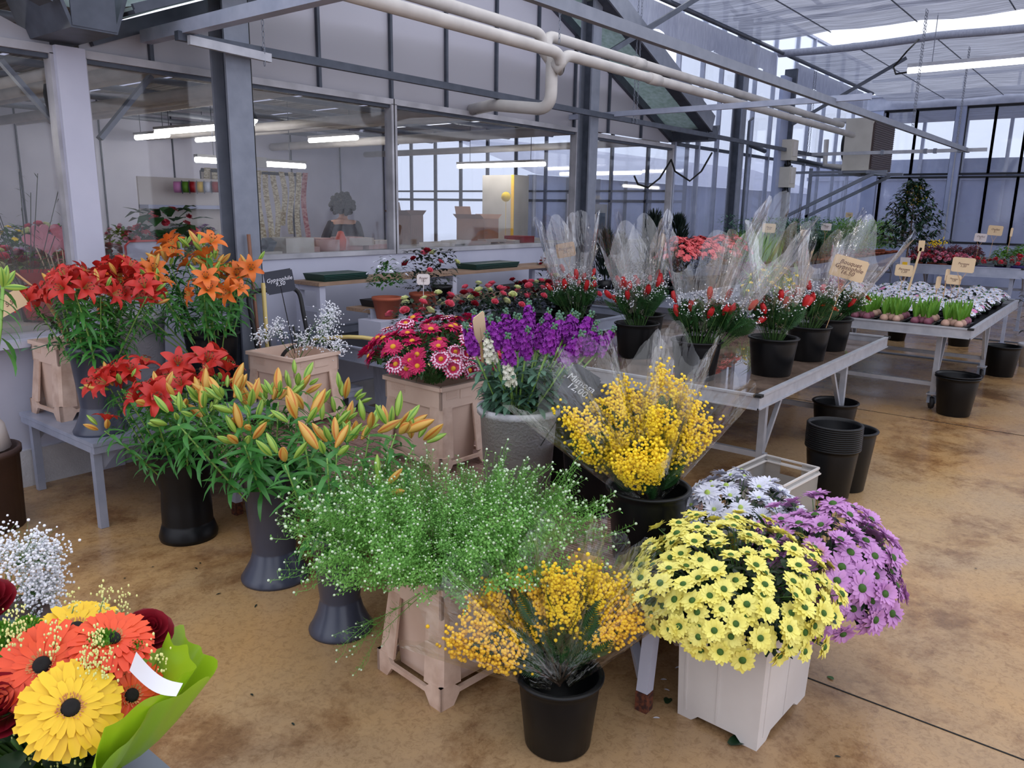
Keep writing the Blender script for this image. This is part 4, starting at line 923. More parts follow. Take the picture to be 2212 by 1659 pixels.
def crate(label, c, rz=0, sx=.30, sy=.30, h_=.43, m_=('peach_plastic', 'peach_dirty')):
    # tall Dutch flower crate: inner tub, four corner posts, upper collar, wide footed base frame
    t = thing('flower_crate', label, 'crate', c, rz)
    hx, hy = sx/2, sy/2; bx, by = hx+.028, hy+.028
    g = MB(); ix, iy = hx-.014, hy-.014
    g.hexa([(-ix*.86, -iy*.86, .03), (ix*.86, -iy*.86, .03), (ix*.86, iy*.86, .03), (-ix*.86, iy*.86, .03)], [(-ix, -iy, h_-.12), (ix, -iy, h_-.12), (ix, iy, h_-.12), (-ix, iy, h_-.12)]); g.obj('inner_tub', m_[0], t)
    g = MB(); th = .012; z0 = h_-.115
    for a, b, cx, cy_ in ((1, 0, 0, 1), (1, 0, 0, -1), (0, 1, 1, 0), (0, 1, -1, 0)):
        if a: g.box((-hx, cy_*hy-(th if cy_ > 0 else 0), z0), (hx, cy_*hy+(0 if cy_ > 0 else th), h_))
        else: g.box((cx*hx-(th if cx > 0 else 0), -hy, z0), (cx*hx+(0 if cx > 0 else th), hy, h_))
    for i in range(4):   # rim lip
        s1 = [(-hx-.006, -hy-.006), (hx+.006, -hy-.006), (hx+.006, hy+.006), (-hx-.006, hy+.006)]; a = s1[i]; b = s1[(i+1) % 4]
        g.bar((a[0], a[1], h_-.01), (b[0], b[1], h_-.01), .016, .02)
    for k in range(5):  # fine ribs
        z = h_-.035-k*.008
        g.box((-hx*.75, -hy-.003, z), (-hx*.25, -hy, z+.004)); g.box((-hx-.003, hy*.25, z), (-hx, hy*.75, z+.004))
    for s_ in (-1, 1):
        g.box((-hx*.12, s_*hy-.003 if s_ < 0 else s_*hy, h_-.075), (hx*.5, s_*hy if s_ < 0 else s_*hy+.003, h_-.03))
    g.obj('collar', m_[0], t)
    for px_, py_ in ((-1, -1), (1, -1), (1, 1), (-1, 1)):   # corner posts, chamfered
        g = MB()
        w0, w1 = .090, .078; o = (px_*hx, py_*hy); ob = (px_*bx*.985, py_*by*.985)
        def ring(o_, w_, z):
            q = [(0, -w_), (0, -.014), (-.014, 0), (-w_, 0), (-w_, -.010), (-.022, -.022), (-.010, -w_)]
            return [(o_[0]+px_*a, o_[1]+py_*b, z) for a, b in q]
        A = ring(ob, w0, .075); B = ring(o, w1, z0+.01)
        k = 7; g.add(A+B, [(j, (j+1) % k, k+(j+1) % k, k+j) for j in range(k)], 0)
        g.obj('corner_post', m_[1], t)
    g = MB()
    for i in range(4):
        s1 = [(-bx, -by), (bx, -by), (bx, by), (-bx, by)]; a = Vector((*s1[i], 0)); b = Vector((*s1[(i+1) % 4], 0)); d = (b-a).normalized(); L_ = (b-a).length; nrm = Vector((-d.y, d.x, 0))
        # side band with feet: profile along the edge
        pr = [(0, 0), (.058, 0), (.085, .04), (L_-.085, .04), (L_-.058, 0), (L_, 0), (L_, .085), (L_-.055, .085), (L_-.085, .058), (.085, .058), (.055, .085), (0, .085)]
        v = [a+d*x+Vector((0, 0, z)) for x, z in pr]; v2 = [q+nrm*.014 for q in v]; k = 12
        qs = [(0, 1, 2, 11), (11, 2, 9, 10), (2, 3, 8, 9), (3, 4, 5, 6), (3, 6, 7, 8), (0, 11, 11, 0)][:5]
        g.add(v+v2, [(0, 1, 2, 9, 10, 11), (2, 3, 8, 9), (3, 4, 5, 6, 7, 8)]+[tuple(reversed([k+j for j in f])) for f in ((0, 1, 2, 9, 10, 11), (2, 3, 8, 9), (3, 4, 5, 6, 7, 8))]+[(j, k+j, k+(j+1) % k, (j+1) % k) for j in range(k)])
    g.obj('foot_frame', m_[1], t)
    return t
def fill(name, g, mats, parent, **k): return g.obj(name, mats, parent, **k)
TXT = {}
def lettering(parent, lines, m_='ink', loc=(0, 0, 0), rot=(PI/2, 0, 0), size=.02, name='lettering', shear=.25):
    cu = bpy.data.curves.new('t', 'FONT'); cu.body = '\n'.join(lines); cu.size = size; cu.align_x = 'CENTER'; cu.align_y = 'CENTER'; cu.shear = shear; cu.extrude = .0004; cu.resolution_u = 2; cu.space_line = .8
    o = bpy.data.objects.new('t', cu); C.objects.link(o); dg = bpy.context.evaluated_depsgraph_get(); dg.update(); me = bpy.data.meshes.new_from_object(o.evaluated_get(dg)); bpy.data.objects.remove(o); bpy.data.curves.remove(cu)
    me.materials.clear(); me.materials.append(MT[m_]); return link(name, me, parent, loc, rot)
def sign(label, c, rz, w_=.11, h_=.075, stick=.25, lines=('Plante', '5.-'), m_='card', tilt=(0, 0), size=.018, fork=True, stickm='stick_wood', ink='ink', grp=None):
    t = thing('price_sign', label, 'sign', c, 0, grp); t.rotation_euler = (tilt[0], tilt[1], rz)
    g = MB(); r_ = .008; g.box((-w_/2+r_, -.002, stick), (w_/2-r_, .002, stick+h_)); g.box((-w_/2, -.0019, stick+r_), (w_/2, .0019, stick+h_-r_)); 
    for x in (-1, 1):
        for z in (stick+r_, stick+h_-r_): g.lathe([(r_, -.0019), (r_, .0019), (0, .0019)], 8, (0, 0, 0)) if 0 else None
    g.obj('board', m_, t)
    s_ = MB()
    if stick:
        if fork: s_.bar((0, .004, 0), (0, .004, stick*.8), .008, .004); s_.bar((0, .004, stick*.78), (-w_*.22, .004, stick+.01), .006, .004); s_.bar((0, .004, stick*.78), (w_*.22, .004, stick+.01), .006, .004)
        else: s_.bar((0, .004, 0), (0, .004, stick+h_*.5), .012, .004)
        s_.obj('stick', stickm, t)
    if lines: lettering(t, lines, ink, (0, -.0032, stick+h_/2), (PI/2, 0, 0), size)
    return t
def face(c, off=0): return math.atan2(-c[0], c[1])+off
# ------------------------------------------------------------------ lilies
LEAFM = ['leaf_lily', 'stem_pale']
def stem_template(L_, lean, leaves, n0=.25, pale=.35, W=.017, LL=.10):
    g = MB(); P = [(lean*L_*(i/6)**1.6, 0, L_*math.sqrt(max(.05, 1-lean*lean*.35))*i/6) for i in range(7)]
    g.tube(P, [.0045]*4+[.004, .0035, .003], 6, 1)
    for i in range(leaves):
        t = n0+(1-n0)*(i+.5)/leaves; k = min(5, int(t*6)); p = Vector(P[k]).lerp(Vector(P[k+1]), t*6-k); a = i*2.4+U(-.4, .4); el = U(.15, .75)
        g.petal(p, (math.cos(a)*math.cos(el), math.sin(a)*math.cos(el), math.sin(el)), (0, 0, 1), LL*U(.75, 1.25), W*U(.8, 1.2), U(.7, 1.6), 0, .2, 4, .08, [.5, 1, .9, .6, .06])
    return g, Vector(P[-1]), (Vector(P[-1])-Vector(P[-2])).normalized()
def lily_bunch(label, rim, n, L_, spread, kinds, r0=.07, leaves=16, umb=(3, 6), grp=None, down=.2, W=.017, LL=.10, pale=False, bias=(0, 0), bsz=1.0, n0=.25):
    t = thing('lily_bunch', label, 'flowers', rim, 0, grp)
    tm = [stem_template(L_*U(.92, 1.05), U(.0, .2), leaves, n0, W=W, LL=LL) for _ in range(3)]
    ms = [q[0].mesh('lily_stem', LEAFM) for q in tm]
    for i in range(n):
        a = 2.39996*i+U(-.3, .3); f = math.sqrt((i+.5)/n); tilt = spread*f; b = (r0*f*math.cos(a), r0*f*math.sin(a))
        d = Vector((math.sin(tilt)*math.cos(a)+bias[0], math.sin(tilt)*math.sin(a)+bias[1], math.cos(tilt))).normalized()
        k = i % 3; s_ = U(.88, 1.08)*(1-.10*f); ang = U(0, 6)
        M_ = Matrix.Translation((b[0], b[1], -down*.9)) @ look(d, ang) @ Matrix.Scale(s_, 4)
        st = part('stem', ms[k], t, M_)
        tip, td = tm[k][1], tm[k][2]; nb = random.randint(*umb)
        for j in range(nb):
            aa = 2*PI*j/nb+U(-.3, .3); up_ = U(.5, 1.2) if j else 1.5; dl = Vector((math.cos(aa), math.sin(aa), up_)).normalized(); pl = U(.035, .08); q = tip+dl*pl
            kind = random.choices([z[0] for z in kinds], [z[1] for z in kinds])[0]
            g = MB() if 0 else None
            d2 = (dl+Vector((0, 0, .35 if 'bud' in kind else .0))).normalized()
            o = part('bloom' if 'lily' in kind else 'bud', ME[kind], st, Matrix.Translation(q) @ look(d2, U(0, 6)) @ Matrix.Scale(bsz*U(.85, 1.12), 4))
        ped = MB()
        for j in range(nb): pass
    return t
vase('taller dark grey flared vase on the floor, holding the budding lilies', (1.90, 2.86, 0), .52, .127)
lily_bunch('big bunch of lilies in green and orange bud, in the taller grey floor vase', (1.90, 2.86, .52), 20, .50, .66, [('bud_g', 5), ('bud_o', 3), ('bud_s', 2)], .085, 26, (4, 7), bsz=1.42, W=.024, LL=.13)
vase('smaller dark grey flared vase standing behind the green filler crate', (1.80, 2.28, 0), .42, .105, foot=.125)
lily_bunch('bunch of orange and green lily buds in the smaller grey floor vase', (1.80, 2.28, .42), 10, .60, .42, [('bud_o', 5), ('bud_g', 4)], .065, 26, (4, 6), bsz=1.42, W=.024, LL=.13, bias=(.14, -.14))
vase('black waisted vase standing on the floor with red lilies', (1.88, 3.57, 0), .47, .15, 'black_plastic', .137, 1)
lily_bunch('open red lilies leaning out of the black waisted floor vase', (1.88, 3.57, .47), 18, .56, .56, [('lily_r', 5), ('bud_o', 2), ('bud_g', 1), ('bud_s', 1)], .09, 36, (3, 5), W=.019, LL=.11, bsz=1.2, bias=(-.03, .03))
vase('dark grey flared vase standing on the grey metal bench', (1.76, 4.16, .467), .46, .12, foot=.135)
lily_bunch('open red lilies in the grey vase on the metal bench', (1.76, 4.16, .927), 17, .52, .52, [('lily_r', 6), ('bud_o', 1), ('bud_g', 1)], .08, 38, (3, 5), W=.019, LL=.11, bsz=1.15, bias=(.06, -.03))
bucket('black ribbed bucket of orange lilies by the near steel post', (2.52, 4.33, .467), .157, .42, .74)
lily_bunch('tall orange lilies with bare pale stems in the black bucket by the post', (2.52, 4.33, .887), 24, .66, .52, [('lily_o', 3), ('bud_o', 4), ('bud_g', 3)], .10, 28, (3, 5), W=.021, LL=.11, n0=.42, bias=(-.22, .06), bsz=1.2)
cyl_pot('stone_pot', 'tall pale stone-look pot behind the red lily vase on the metal bench', (2.22, 4.62, .467), .12, .15, .53, 'concrete_pot', 'pot')
cyl_pot('stone_pot', 'large pale stone-look pot holding purple stocks on the slatted bench', (2.66, 2.07, .352), .145, .172, .44, 'concrete_pot', 'pot', rim=.014)

# metal bench on the left
t = thing('metal_bench', 'low grey metal bench by the white office wall at left', 'bench', (1.62, 3.95, 0))
g = MB(); g.box((0, 0, .446), (1.75, .93, .467)); g.box((.004, .003, .41), (1.746, .03, .444)); g.box((.002, .031, .41), (.03, .899, .444)); g.box((.004, .9, .41), (1.746, .927, .444)); g.obj('top', 'zinc_light', t)
for i, (x, y) in enumerate(((.03, .05), (.05, .88), (1.68, .05), (1.68, .88))):
    g = MB(); g.bar((x+.01, y+.025, .408), (x, y, 0), .04, .04); g.add([(x+.03, y+.01, .408), (x+.14, y+.01, .408), (x+.03, y+.01, .30)], [(0, 1, 2)]); g.obj('leg', 'zinc_light', t)
crate('peach plastic flower crate on the grey metal bench', (1.84, 4.66, .467), R(3), .27, .30, .42)
t = thing('eucalyptus_bunch', 'few dark eucalyptus twigs in the peach crate on the metal bench', 'foliage', (1.84, 4.62, .87))
for i in range(6):
    a = PI*.6+i*.75; g = MB(); L_ = U(.25, .5); d = Vector((math.cos(a)*.5, math.sin(a)*.4-.15, .8)); P = [d*L_*q/5+Vector((0, 0, -.03*q*q/5*.4)) for q in range(6)]; g.tube(P, .003, 5, 1)
    for k in range(16): p = P[1+k % 5]; aa = k*2.4; g.petal(p, (math.cos(aa), math.sin(aa), U(-.2, .7)), (0, 0, 1), U(.05, .08), .014, U(.2, 1.2), 0, .1, 3, .1)
    g.obj('twig', ['leaf_black', 'twig'], t)
g = MB(); P = [(-.05, -.1, .0), (-.12, -.14, .18), (-.2, -.16, .32), (-.3, -.18, .42)]; g.tube(P, [.011, .009, .007, .004], 7, 1); g.obj('branch', ['leaf_black', 'stick_wood'], t)
g = MB(); g.tube([(-.02, -.12, .02), (-.16, -.2, .05), (-.3, -.24, .03)], .003, 5); 
for k in range(6): g.petal((-.1-.04*k, -.18-.01*k, .04), (math.cos(k*2.), math.sin(k*2.), .2), (0, 0, 1), .055, .03, .5, 0, .1, 3, .4)
g.obj('twig', 'leaf_grey', t)
sign('tilted wooden price tag on the branch above the peach crate at far left', tuple(ony(32, 672, 4.2)), face((1.4, 4.2), .1), .14, .085, 0, ('5.5',), tilt=(0, R(-28)), size=.03)

# far left: barrel pot, gypsophila hanging, single lily tip
cyl_pot('brown_pot', 'dark brown barrel pot cut off by the left edge', (1.27, 4.45, 0), .17, .18, .42, 'brown_pot')
tag(MB().lathe([(0, 0), (.15, .0), (.13, .12), (.07, .2), (0, .22)], 18).obj('white_sack', 'card_white', None, (1.27, 4.45, .42)), 'white cloth sack top in the dark barrel pot', 'sack')
cyl_pot('brown_pot', 'dark brown pot of white gypsophila at the left edge', (.72, 2.66, 0), .14, .16, .36, 'brown_pot')
def gyp_cloud(label, c, specs, r=.0042, nper=260, name='gypsophila_bunch'):
    t = thing(name, label, 'flowers', c)
    st = MB(); bl = MB()
    for (dx, dy, dz, rx) in specs:
        q = Vector((dx, dy, dz)); st.tube([(0, 0, -.1), q*.5+Vector((0, 0, .03)), q], .0014, 4)
        for k in range(nper):
            p = q+Vector((random.gauss(0, .5), random.gauss(0, .5), random.gauss(0, .5)))*rx; ico(bl, p, r*U(.7, 1.3))
            if k % 4 == 0: st.tube([q*.8+Vector((0, 0, 0)), (p+q)/2+Vector((0, 0, -.008)), p], .0005, 3, 0, False)
    st.obj('stems', 'stem', t); tag(bl.obj('blossom', 'gyp_white', t), kind='stuff'); return t
gyp_cloud('white gypsophila spilling down at the left edge, above the floor', (.76, 2.70, .40), [(.12, -.02, .12, .08), (.06, -.1, .16, .08), (.16, .0, .02, .06), (.14, -.02, -.08, .045), (.12, -.04, -.2, .03), (.02, .05, .15, .08), (.17, .02, .1, .05), (.1, -.06, .02, .06), (.15, .03, -.03, .05), (.13, -.05, -.12, .035)], .0044, 330)
c = ony(6, 620, 2.6); t = thing('lily_spray', 'single green lily stem with buds poking in at the left edge', 'flowers', tuple(c))
g = MB(); g.tube([(-.05, 0, -.25), (-.02, 0, -.12), (0, 0, 0)], .005, 6, 1)
for k in range(7): g.petal((-.02, 0, -.03*k), (1, U(-.6, .6), -.2-.1*k), (0, 0, 1), .10, .018, 1.0, 0, .2, 4, .1)
g.obj('stem', LEAFM, t)
for d in ((.3, 0, 1), (.7, .3, .7), (-.1, -.4, 1), (1, 0, -.1), (.2, .5, .8)): part('bud', ME['bud_g'], t, place((0, 0, 0), d, 0, 1.0))

# ------------------------------------------------------------------ slatted bench with its load
t = thing('slatted_bench', 'low bench with reddish wooden slats and white rusty-footed legs', 'bench', (2.10, 1.02, 0))
BW, BL, BZ = 1.15, 3.3, .35
for i in range(11):
    x = .02+i*(BW-.04)/11; g = MB(); g.box((x, 0, BZ-.022), (x+.092, BL, BZ-.003))
    for k in range(5): g.box((x+.006+k*.018, 0, BZ-.004), (x+.016+k*.018, BL, BZ))
    g.obj('slat', 'slat_wood', t)
g = MB()
for y in (.08, 2.62): g.box((0, y-.02, BZ-.06), (BW, y+.02, BZ-.022))
g.box((.0, .05, BZ-.05), (.03, BL-.1, BZ-.022)); g.obj('frame', 'white_paint', t)
for x, y, sx in ((.0, .07, 1), (BW-.06, .07, -1), (.08, 2.62, 1), (BW-.06, 2.62, -1)):
    g = MB(); g.bar((x+.03*sx+.02, y, BZ-.03), (x+.02, y, .07), .042, .042); g.bar((x+.02, y, .0702), (x+.02, y, 0), .044, .044, 1); g.obj('leg', ['white_paint', 'rust'], t)
g = MB(); g.bar((.05, .10, .10), (BW*.55, .6, .30), .03, .03); g.obj('brace', 'white_paint', t)
crate('peach flower crate of magenta chrysanthemums on the slatted bench', (2.84, 2.77, BZ), R(-3), .30, .42, .44)
crate('peach flower crate of gypsophila at the far end of the slatted bench', (2.83, 3.95, BZ), R(4), .34, .42, .43)
gyp_cloud('loose white gypsophila in the peach crate beside the steel post', (2.83, 3.92, .80), [(.18, -.05, .10, .10), (.12, -.12, .06, .09), (.24, -.02, .16, .07), (-.16, -.05, .14, .06), (.05, 0, .04, .08), (.30, .03, .20, .05), (-.22, .02, .10, .05), (.2, -.16, .0, .06)], .0048, 150)
bucket('black bucket of cellophane-wrapped mimosa on the slatted bench', (2.50, 1.32, BZ), .152, .29, .80)
bucket('black bucket half hidden behind the mimosa bucket on the slatted bench', (2.78, 1.74, BZ), .14, .29, .80)
t = bucket('black bucket under the mimosa wraps, right against the stone-look pot', (3.02, 2.06, BZ), .13, .30, .82)

def dome(label, c, n, rx, ry, hz, keys, down=.25, up=.55, leafm=('leaf_dark',), stuff=0, under=None, bias=(0, 0), name='chrysanthemum_bunch', size=1.0, stems=True, ang=1.75, stalk=.3, leafn=5):
    # flowers over a dome around c; the first 100 are parts, more go into one stuff part
    t = thing(name, label, 'flowers', c); st = MB(); lf = MB(); extra = MB()
    ga = 2.39996
    for i in range(n):
        f = (i+.5)/n; ph = ang*math.sqrt(f)*1.0; a = ga*i+U(-.12, .12); jr = U(.84, 1.09)
        d = Vector((math.sin(ph)*math.cos(a), math.sin(ph)*math.sin(a), math.cos(ph)))
        p = Vector((d.x*rx*jr+bias[0]*(1+d.z), d.y*ry*jr+bias[1]*(1+d.z), d.z*hz*jr+stalk)); nrm = Vector((d.x/rx, d.y/ry, d.z/hz+.9)).normalized(); nrm = (nrm+Vector((U(-.3, .3), U(-.3, .3), U(-.2, .3)))).normalized()
        ks = keys if not callable(keys) else keys(i, d); k = random.choice(ks)
        M_ = place(p, nrm, U(0, 6), size*U(.88, 1.1))
        if i < 100: part('bloom', KM(k), t, M_)
        else: extra.merge(KD[k] if k in KD else None, M_)
        st.tube([(U(-.04, .04), U(-.04, .04), 0), p*.55+Vector((0, 0, .03)), p-nrm*.004], .0016, 4, 1)
        for q in range(leafn): lf.petal(Vector((p.x, p.y, p.z))*U(.45, .93)+Vector((0, 0, .01)), (d.x+U(-1, 1), d.y+U(-1, 1), U(-.3, .8)), (0, 0, 1), U(.035, .06), U(.014, .026), U(.3, 1.2), 0, .1, 3, .3)
    st.merge(lf); st.obj('foliage', [leafm[0], 'stem'], t)
    if extra.V: tag(extra.obj('blooms', ['chrys_yellow', 'eye_green'] if 'yellow' in str(keys) else ['chrys_pink', 'eye_green'], t), kind='stuff')
    return t
def KM(k):
    if isinstance(k, tuple): return ME[k[0]+str(k[1])]
    return ME['chrys_tip'] if k == 'tip' else ME[k]
mag = [('chrys_magenta', v) for v in range(3)]
dome('magenta chrysanthemums, some with white tips, in the peach crate on the slatted bench', (2.84, 2.77, 0.76), 84, .36, .34, .20, lambda i, d: ['tip'] if (d.y < -.6 and d.x < -.05) or (i % 9 == 0) else mag, stalk=.13, leafm=('leaf',), size=1.5, ang=1.62, bias=(.03, 0), leafn=16)
# purple stocks
t = thing('stock_bunch', 'purple stocks with one white spike in the stone-look pot', 'flowers', (2.66, 2.07, .79))
lf = MB(); st = MB()
for i in range(32):
    f = math.sqrt((i+.5)/32); a = 2.4*i; d = Vector((math.sin(.80*f)*math.cos(a)+.14, math.sin(.80*f)*math.sin(a)-.10, 1)).normalized(); b = Vector((.08*f*math.cos(a), .08*f*math.sin(a), -.05)); L_ = .36*U(.85, 1.12)
    p = b+d*L_; part('spike', ME['stock_p'], t, place(p, (d+Vector((0, 0, .3))).normalized(), U(0, 6), U(.85, 1.1))); st.tube([b, p], .004, 5, 1)
    for k in range(20):
        q = b+d*L_*U(.1, .78); aa = U(0, 6.3); el = U(.2, 1.1); lf.petal(q, (math.cos(aa)*math.cos(el)+d.x, math.sin(aa)*math.cos(el)+d.y, math.sin(el)), (0, 0, 1), U(.07, .11), .022, U(.5, 1.5), 0, .15, 4, .4, [.3, .6, .9, 1, .3])
for q in ((-.22, -.02, .24), (-.19, -.10, .15)): part('white_spike', ME['stock_w'], t, place(q, (-.35, -.1, 1), 0, .95)); st.tube([(-.05, -.02, 0), q], .003, 5, 1)
st.merge(lf, None, 0); st.obj('foliage', ['leaf_grey', 'stem_pale'], t)
sign('narrow wooden price card standing among the purple stocks', (2.50, 2.14, 1.0), face((2.5, 2.1), 1.1), .10, .12, .10, None, fork=False, tilt=(0, R(-14)))
_t = toward(1252, 832, (2.62, 1.70, .9)) if 0 else onx(1252, 832, 2.60); _e = Euler((R(-8), R(30), face(_t, -.1))); _b = _t-_e.to_matrix() @ Vector((0, 0, .30)); sign('black slate sign reading Mimosa 12,00 beside the wrapped mimosa', tuple(_b), face(_t, -.1), .13, .15, .22, ('Mimosa', '12,00'), 'slate', (R(-8), R(30)), .04, False, ink='chalk', stickm='soft_black')

# ------------------------------------------------------------------ wrapped mimosa
def cello(H_, r0, r1, flat=.7, pts=4, wob=.12, seed=0, n=44, k=9, tall=.2, up=.0):
    rs = random.Random(seed); P = []; ph = [rs.uniform(0, 6.28) for _ in range(5)]
    for i in range(k+1):
        t = i/k; row = []
        for j in range(n+1):
            a = 2*PI*j/n; e_ = 1+wob*t*(math.sin(3*a+ph[0])+.7*math.sin(5*a+ph[1]+t)+.5*math.sin(8*a+ph[2]))*.6+.05*t*math.sin(17*a+ph[4])
            rr = (r0+(r1-r0)*t**.8)*e_; z = H_*t*(1+tall*t*(abs(math.sin(pts*a/2+ph[3]))**2.2-.35)); row.append((rr*math.cos(a), rr*flat*math.sin(a), z))
        P.append(row)
    return MB().grid(P)
def mimosa_bunch(label, base, tip, r=.085, seed=1, n=360, m_='mimosa', flat=.7, fill_=(.45, .92)):
    base = Vector(base); tip = Vector(tip); d = tip-base; L_ = d.length; t = link('mimosa_bunch', None, None, base); tag(t, label, 'flowers')
    vd = Vector((0, 0, H))-base; t.rotation_euler = (Matrix.Identity(3)).to_euler(); z = d.normalized(); y = (Vector((0, 0, H))-(base+tip)/2).normalized(); x = y.cross(z).normalized(); y = z.cross(x)
    t.rotation_euler = Matrix((x, y, z)).transposed().to_euler()
    random.seed(seed); b = MB(); lf = MB(); cl = []
    for q in range(26): u = U(*fill_); cl.append((U(-.8, .8)*r*u, U(-.3, .85)*r*flat*u, L_*u, U(.22, .42)*r))
    for i in range(int(n*2.4)):
        c = random.choice(cl); v = Vector((random.gauss(0, .6), random.gauss(0, .6), random.gauss(0, .8))); p = Vector(c[:3])+v*c[3]
        lim = .95*r*max(.05, p.z/L_)**.7; h_ = math.hypot(p.x, p.y/flat)
        if h_ > lim and h_ > 0: p.x *= lim/h_; p.y *= lim/h_
        ico(b, p, U(.0048, .0074))
    tag(b.obj('blossom', m_, t), kind='stuff')
    lf.tube([(0, 0, -.02), (0, 0, L_*.8)], .004, 5, 1)
    for i in range(22):
        u = U(.15, .85); a = U(0, 6.3); lf.merge(KFERN, Matrix.Translation((U(-.3, .3)*r*u, U(-.3, .5)*r*u, L_*u*.7)) @ look((math.cos(a)*.4, math.sin(a)*.35, 1), U(0, 6)) @ Matrix.Scale(U(.5, .8), 4))
    lf.obj('leaf_sprays', ['fern', 'twig'], t)
    cello(L_*1.18, .028, r*1.2, flat, 3, .14, seed, 36, 8, .22).obj('cellophane_wrap', 'mimosa_film', t); random.seed(seed+500); return t
B2 = Vector((2.50, 1.32, .56))
def spot(px_, py_, dist_from, rad=None): pass
def toward(px_, py_, c, k=0.0):
    # the point on the sight line nearest the given depth of c (same distance from the lens as c, shifted by k metres)
    d = ray(px_, py_); dist = float(np.dot(np.array(c)-np.array((0, 0, H)), FW))+k; return Vector((0, 0, H))+Vector(tuple(d*dist))
sp_ = [((1215, 880), .0, 'widest wrapped mimosa bunch leaning left over the stone-look pot', 8, .115), ((1290, 815), .12, 'wrapped mimosa bunch with stray twigs beside the black slate sign', 9, .085), ((1385, 810), .18, 'wrapped mimosa bunch standing upright at the back of the bench bucket', 10, .10),
       ((1465, 800), .14, 'paler mimosa bunch at the back right of the bench bucket', 11, .10), ((1535, 870), .02, 'wrapped mimosa bunch leaning right in the bench bucket', 12, .10), ((1440, 880), -.05, 'narrow mimosa bunch with green sprays in the front middle of the bench bucket', 13, .075)]
for (a, k_, lb, sd, r_) in sp_:
    tip = toward(a[0], a[1], B2+Vector((0, 0, .3)), k_); bs = B2+(tip-B2)*.05; mimosa_bunch(lb, bs, tip, r_, sd, 420)
tip = toward(1378, 985, B2, -.17); mimosa_bunch('short mimosa bunch lolling over the front rim of the bench bucket', B2+Vector((-.03, -.03, .02)), tip+Vector((0, 0, .0)), .115, 21, 420, fill_=(.7, 1.0))
bucket('black bucket of wrapped mimosa on the floor in the front middle', (1.80, 1.22, 0), .13, .245, .80)
B1 = Vector((1.80, 1.22, .20))
for (a, k_, lb, sd, r_, m_) in [((985, 1345), -.02, 'deep yellow mimosa bunch leaning far left out of the front floor bucket', 31, .105, 'mimosa_deep'), ((1030, 1262), .10, 'small mimosa bunch behind the left-leaning one in the front bucket', 32, .07, 'mimosa_deep'),
                               ((1140, 1230), .06, 'deep yellow mimosa bunch left of the middle in the front bucket', 33, .075, 'mimosa_deep'), ((1225, 1205), -.02, 'bright mimosa bunch in the centre of the front bucket', 34, .09, 'mimosa'),
                               ((1310, 1225), .04, 'mimosa bunch right of the centre in the front bucket', 35, .085, 'mimosa'), ((1390, 1285), .0, 'mimosa bunch leaning right towards the yellow chrysanthemums', 36, .095, 'mimosa_deep')]:
    tip = toward(a[0], a[1], B1+Vector((0, 0, .2)), k_); bs = B1+(tip-B1)*.04; mimosa_bunch(lb, bs, tip, r_, sd, 330, m_)
c = toward(1238, 1228, (1.8, 1.22, .45), .10); sign('orange-brown card reading Mimosa above the front bucket', tuple(c-Vector((0, 0, .24))), face(c, -.05), .105, .085, .20, ('Mimosa', '9,-'), 'stick_wood', (R(-4), R(9)), .022)

# ------------------------------------------------------------------ green filler crate
crate('worn peach flower crate of green filler on the floor in front', (1.86, 1.76, 0), R(-6), .30, .30, .43)
t = thing('green_filler_bunch', 'wide airy bunch of green filler with tiny white buds in the front peach crate', 'flowers', (1.86, 1.76, .42)); ex = MB(); random.seed(5)
cr_ = Vector((math.cos(_y), -math.sin(_y), 0))
for i in range(345):
    f = math.sqrt((i+.5)/345); a = 2.39996*i+U(-.2, .2); ph = 1.36*f*U(.85, 1.05); d = Vector((math.sin(ph)*math.cos(a), math.sin(ph)*math.sin(a), math.cos(ph)))
    wide = abs(d.dot(cr_)); s_ = (.70+.45*wide)*U(.8, 1.12)
    d = (d+Vector((0, 0, .12))).normalized(); M_ = place((.11*f*math.cos(a), .11*f*math.sin(a), -.04), d, U(0, 6), s_)
    if i % 4 == 0: part('stem', FILL[i % 5], t, M_)
    else: ex.merge(KF[i % 5], M_)
for q in range(3): ex.merge(KF[q], place((-.12, -.05, -.02), (-.8, .3+.2*q, -.55), q, .8))
tag(ex.obj('stems', ['filler_green', 'pod_green'], t), kind='stuff')

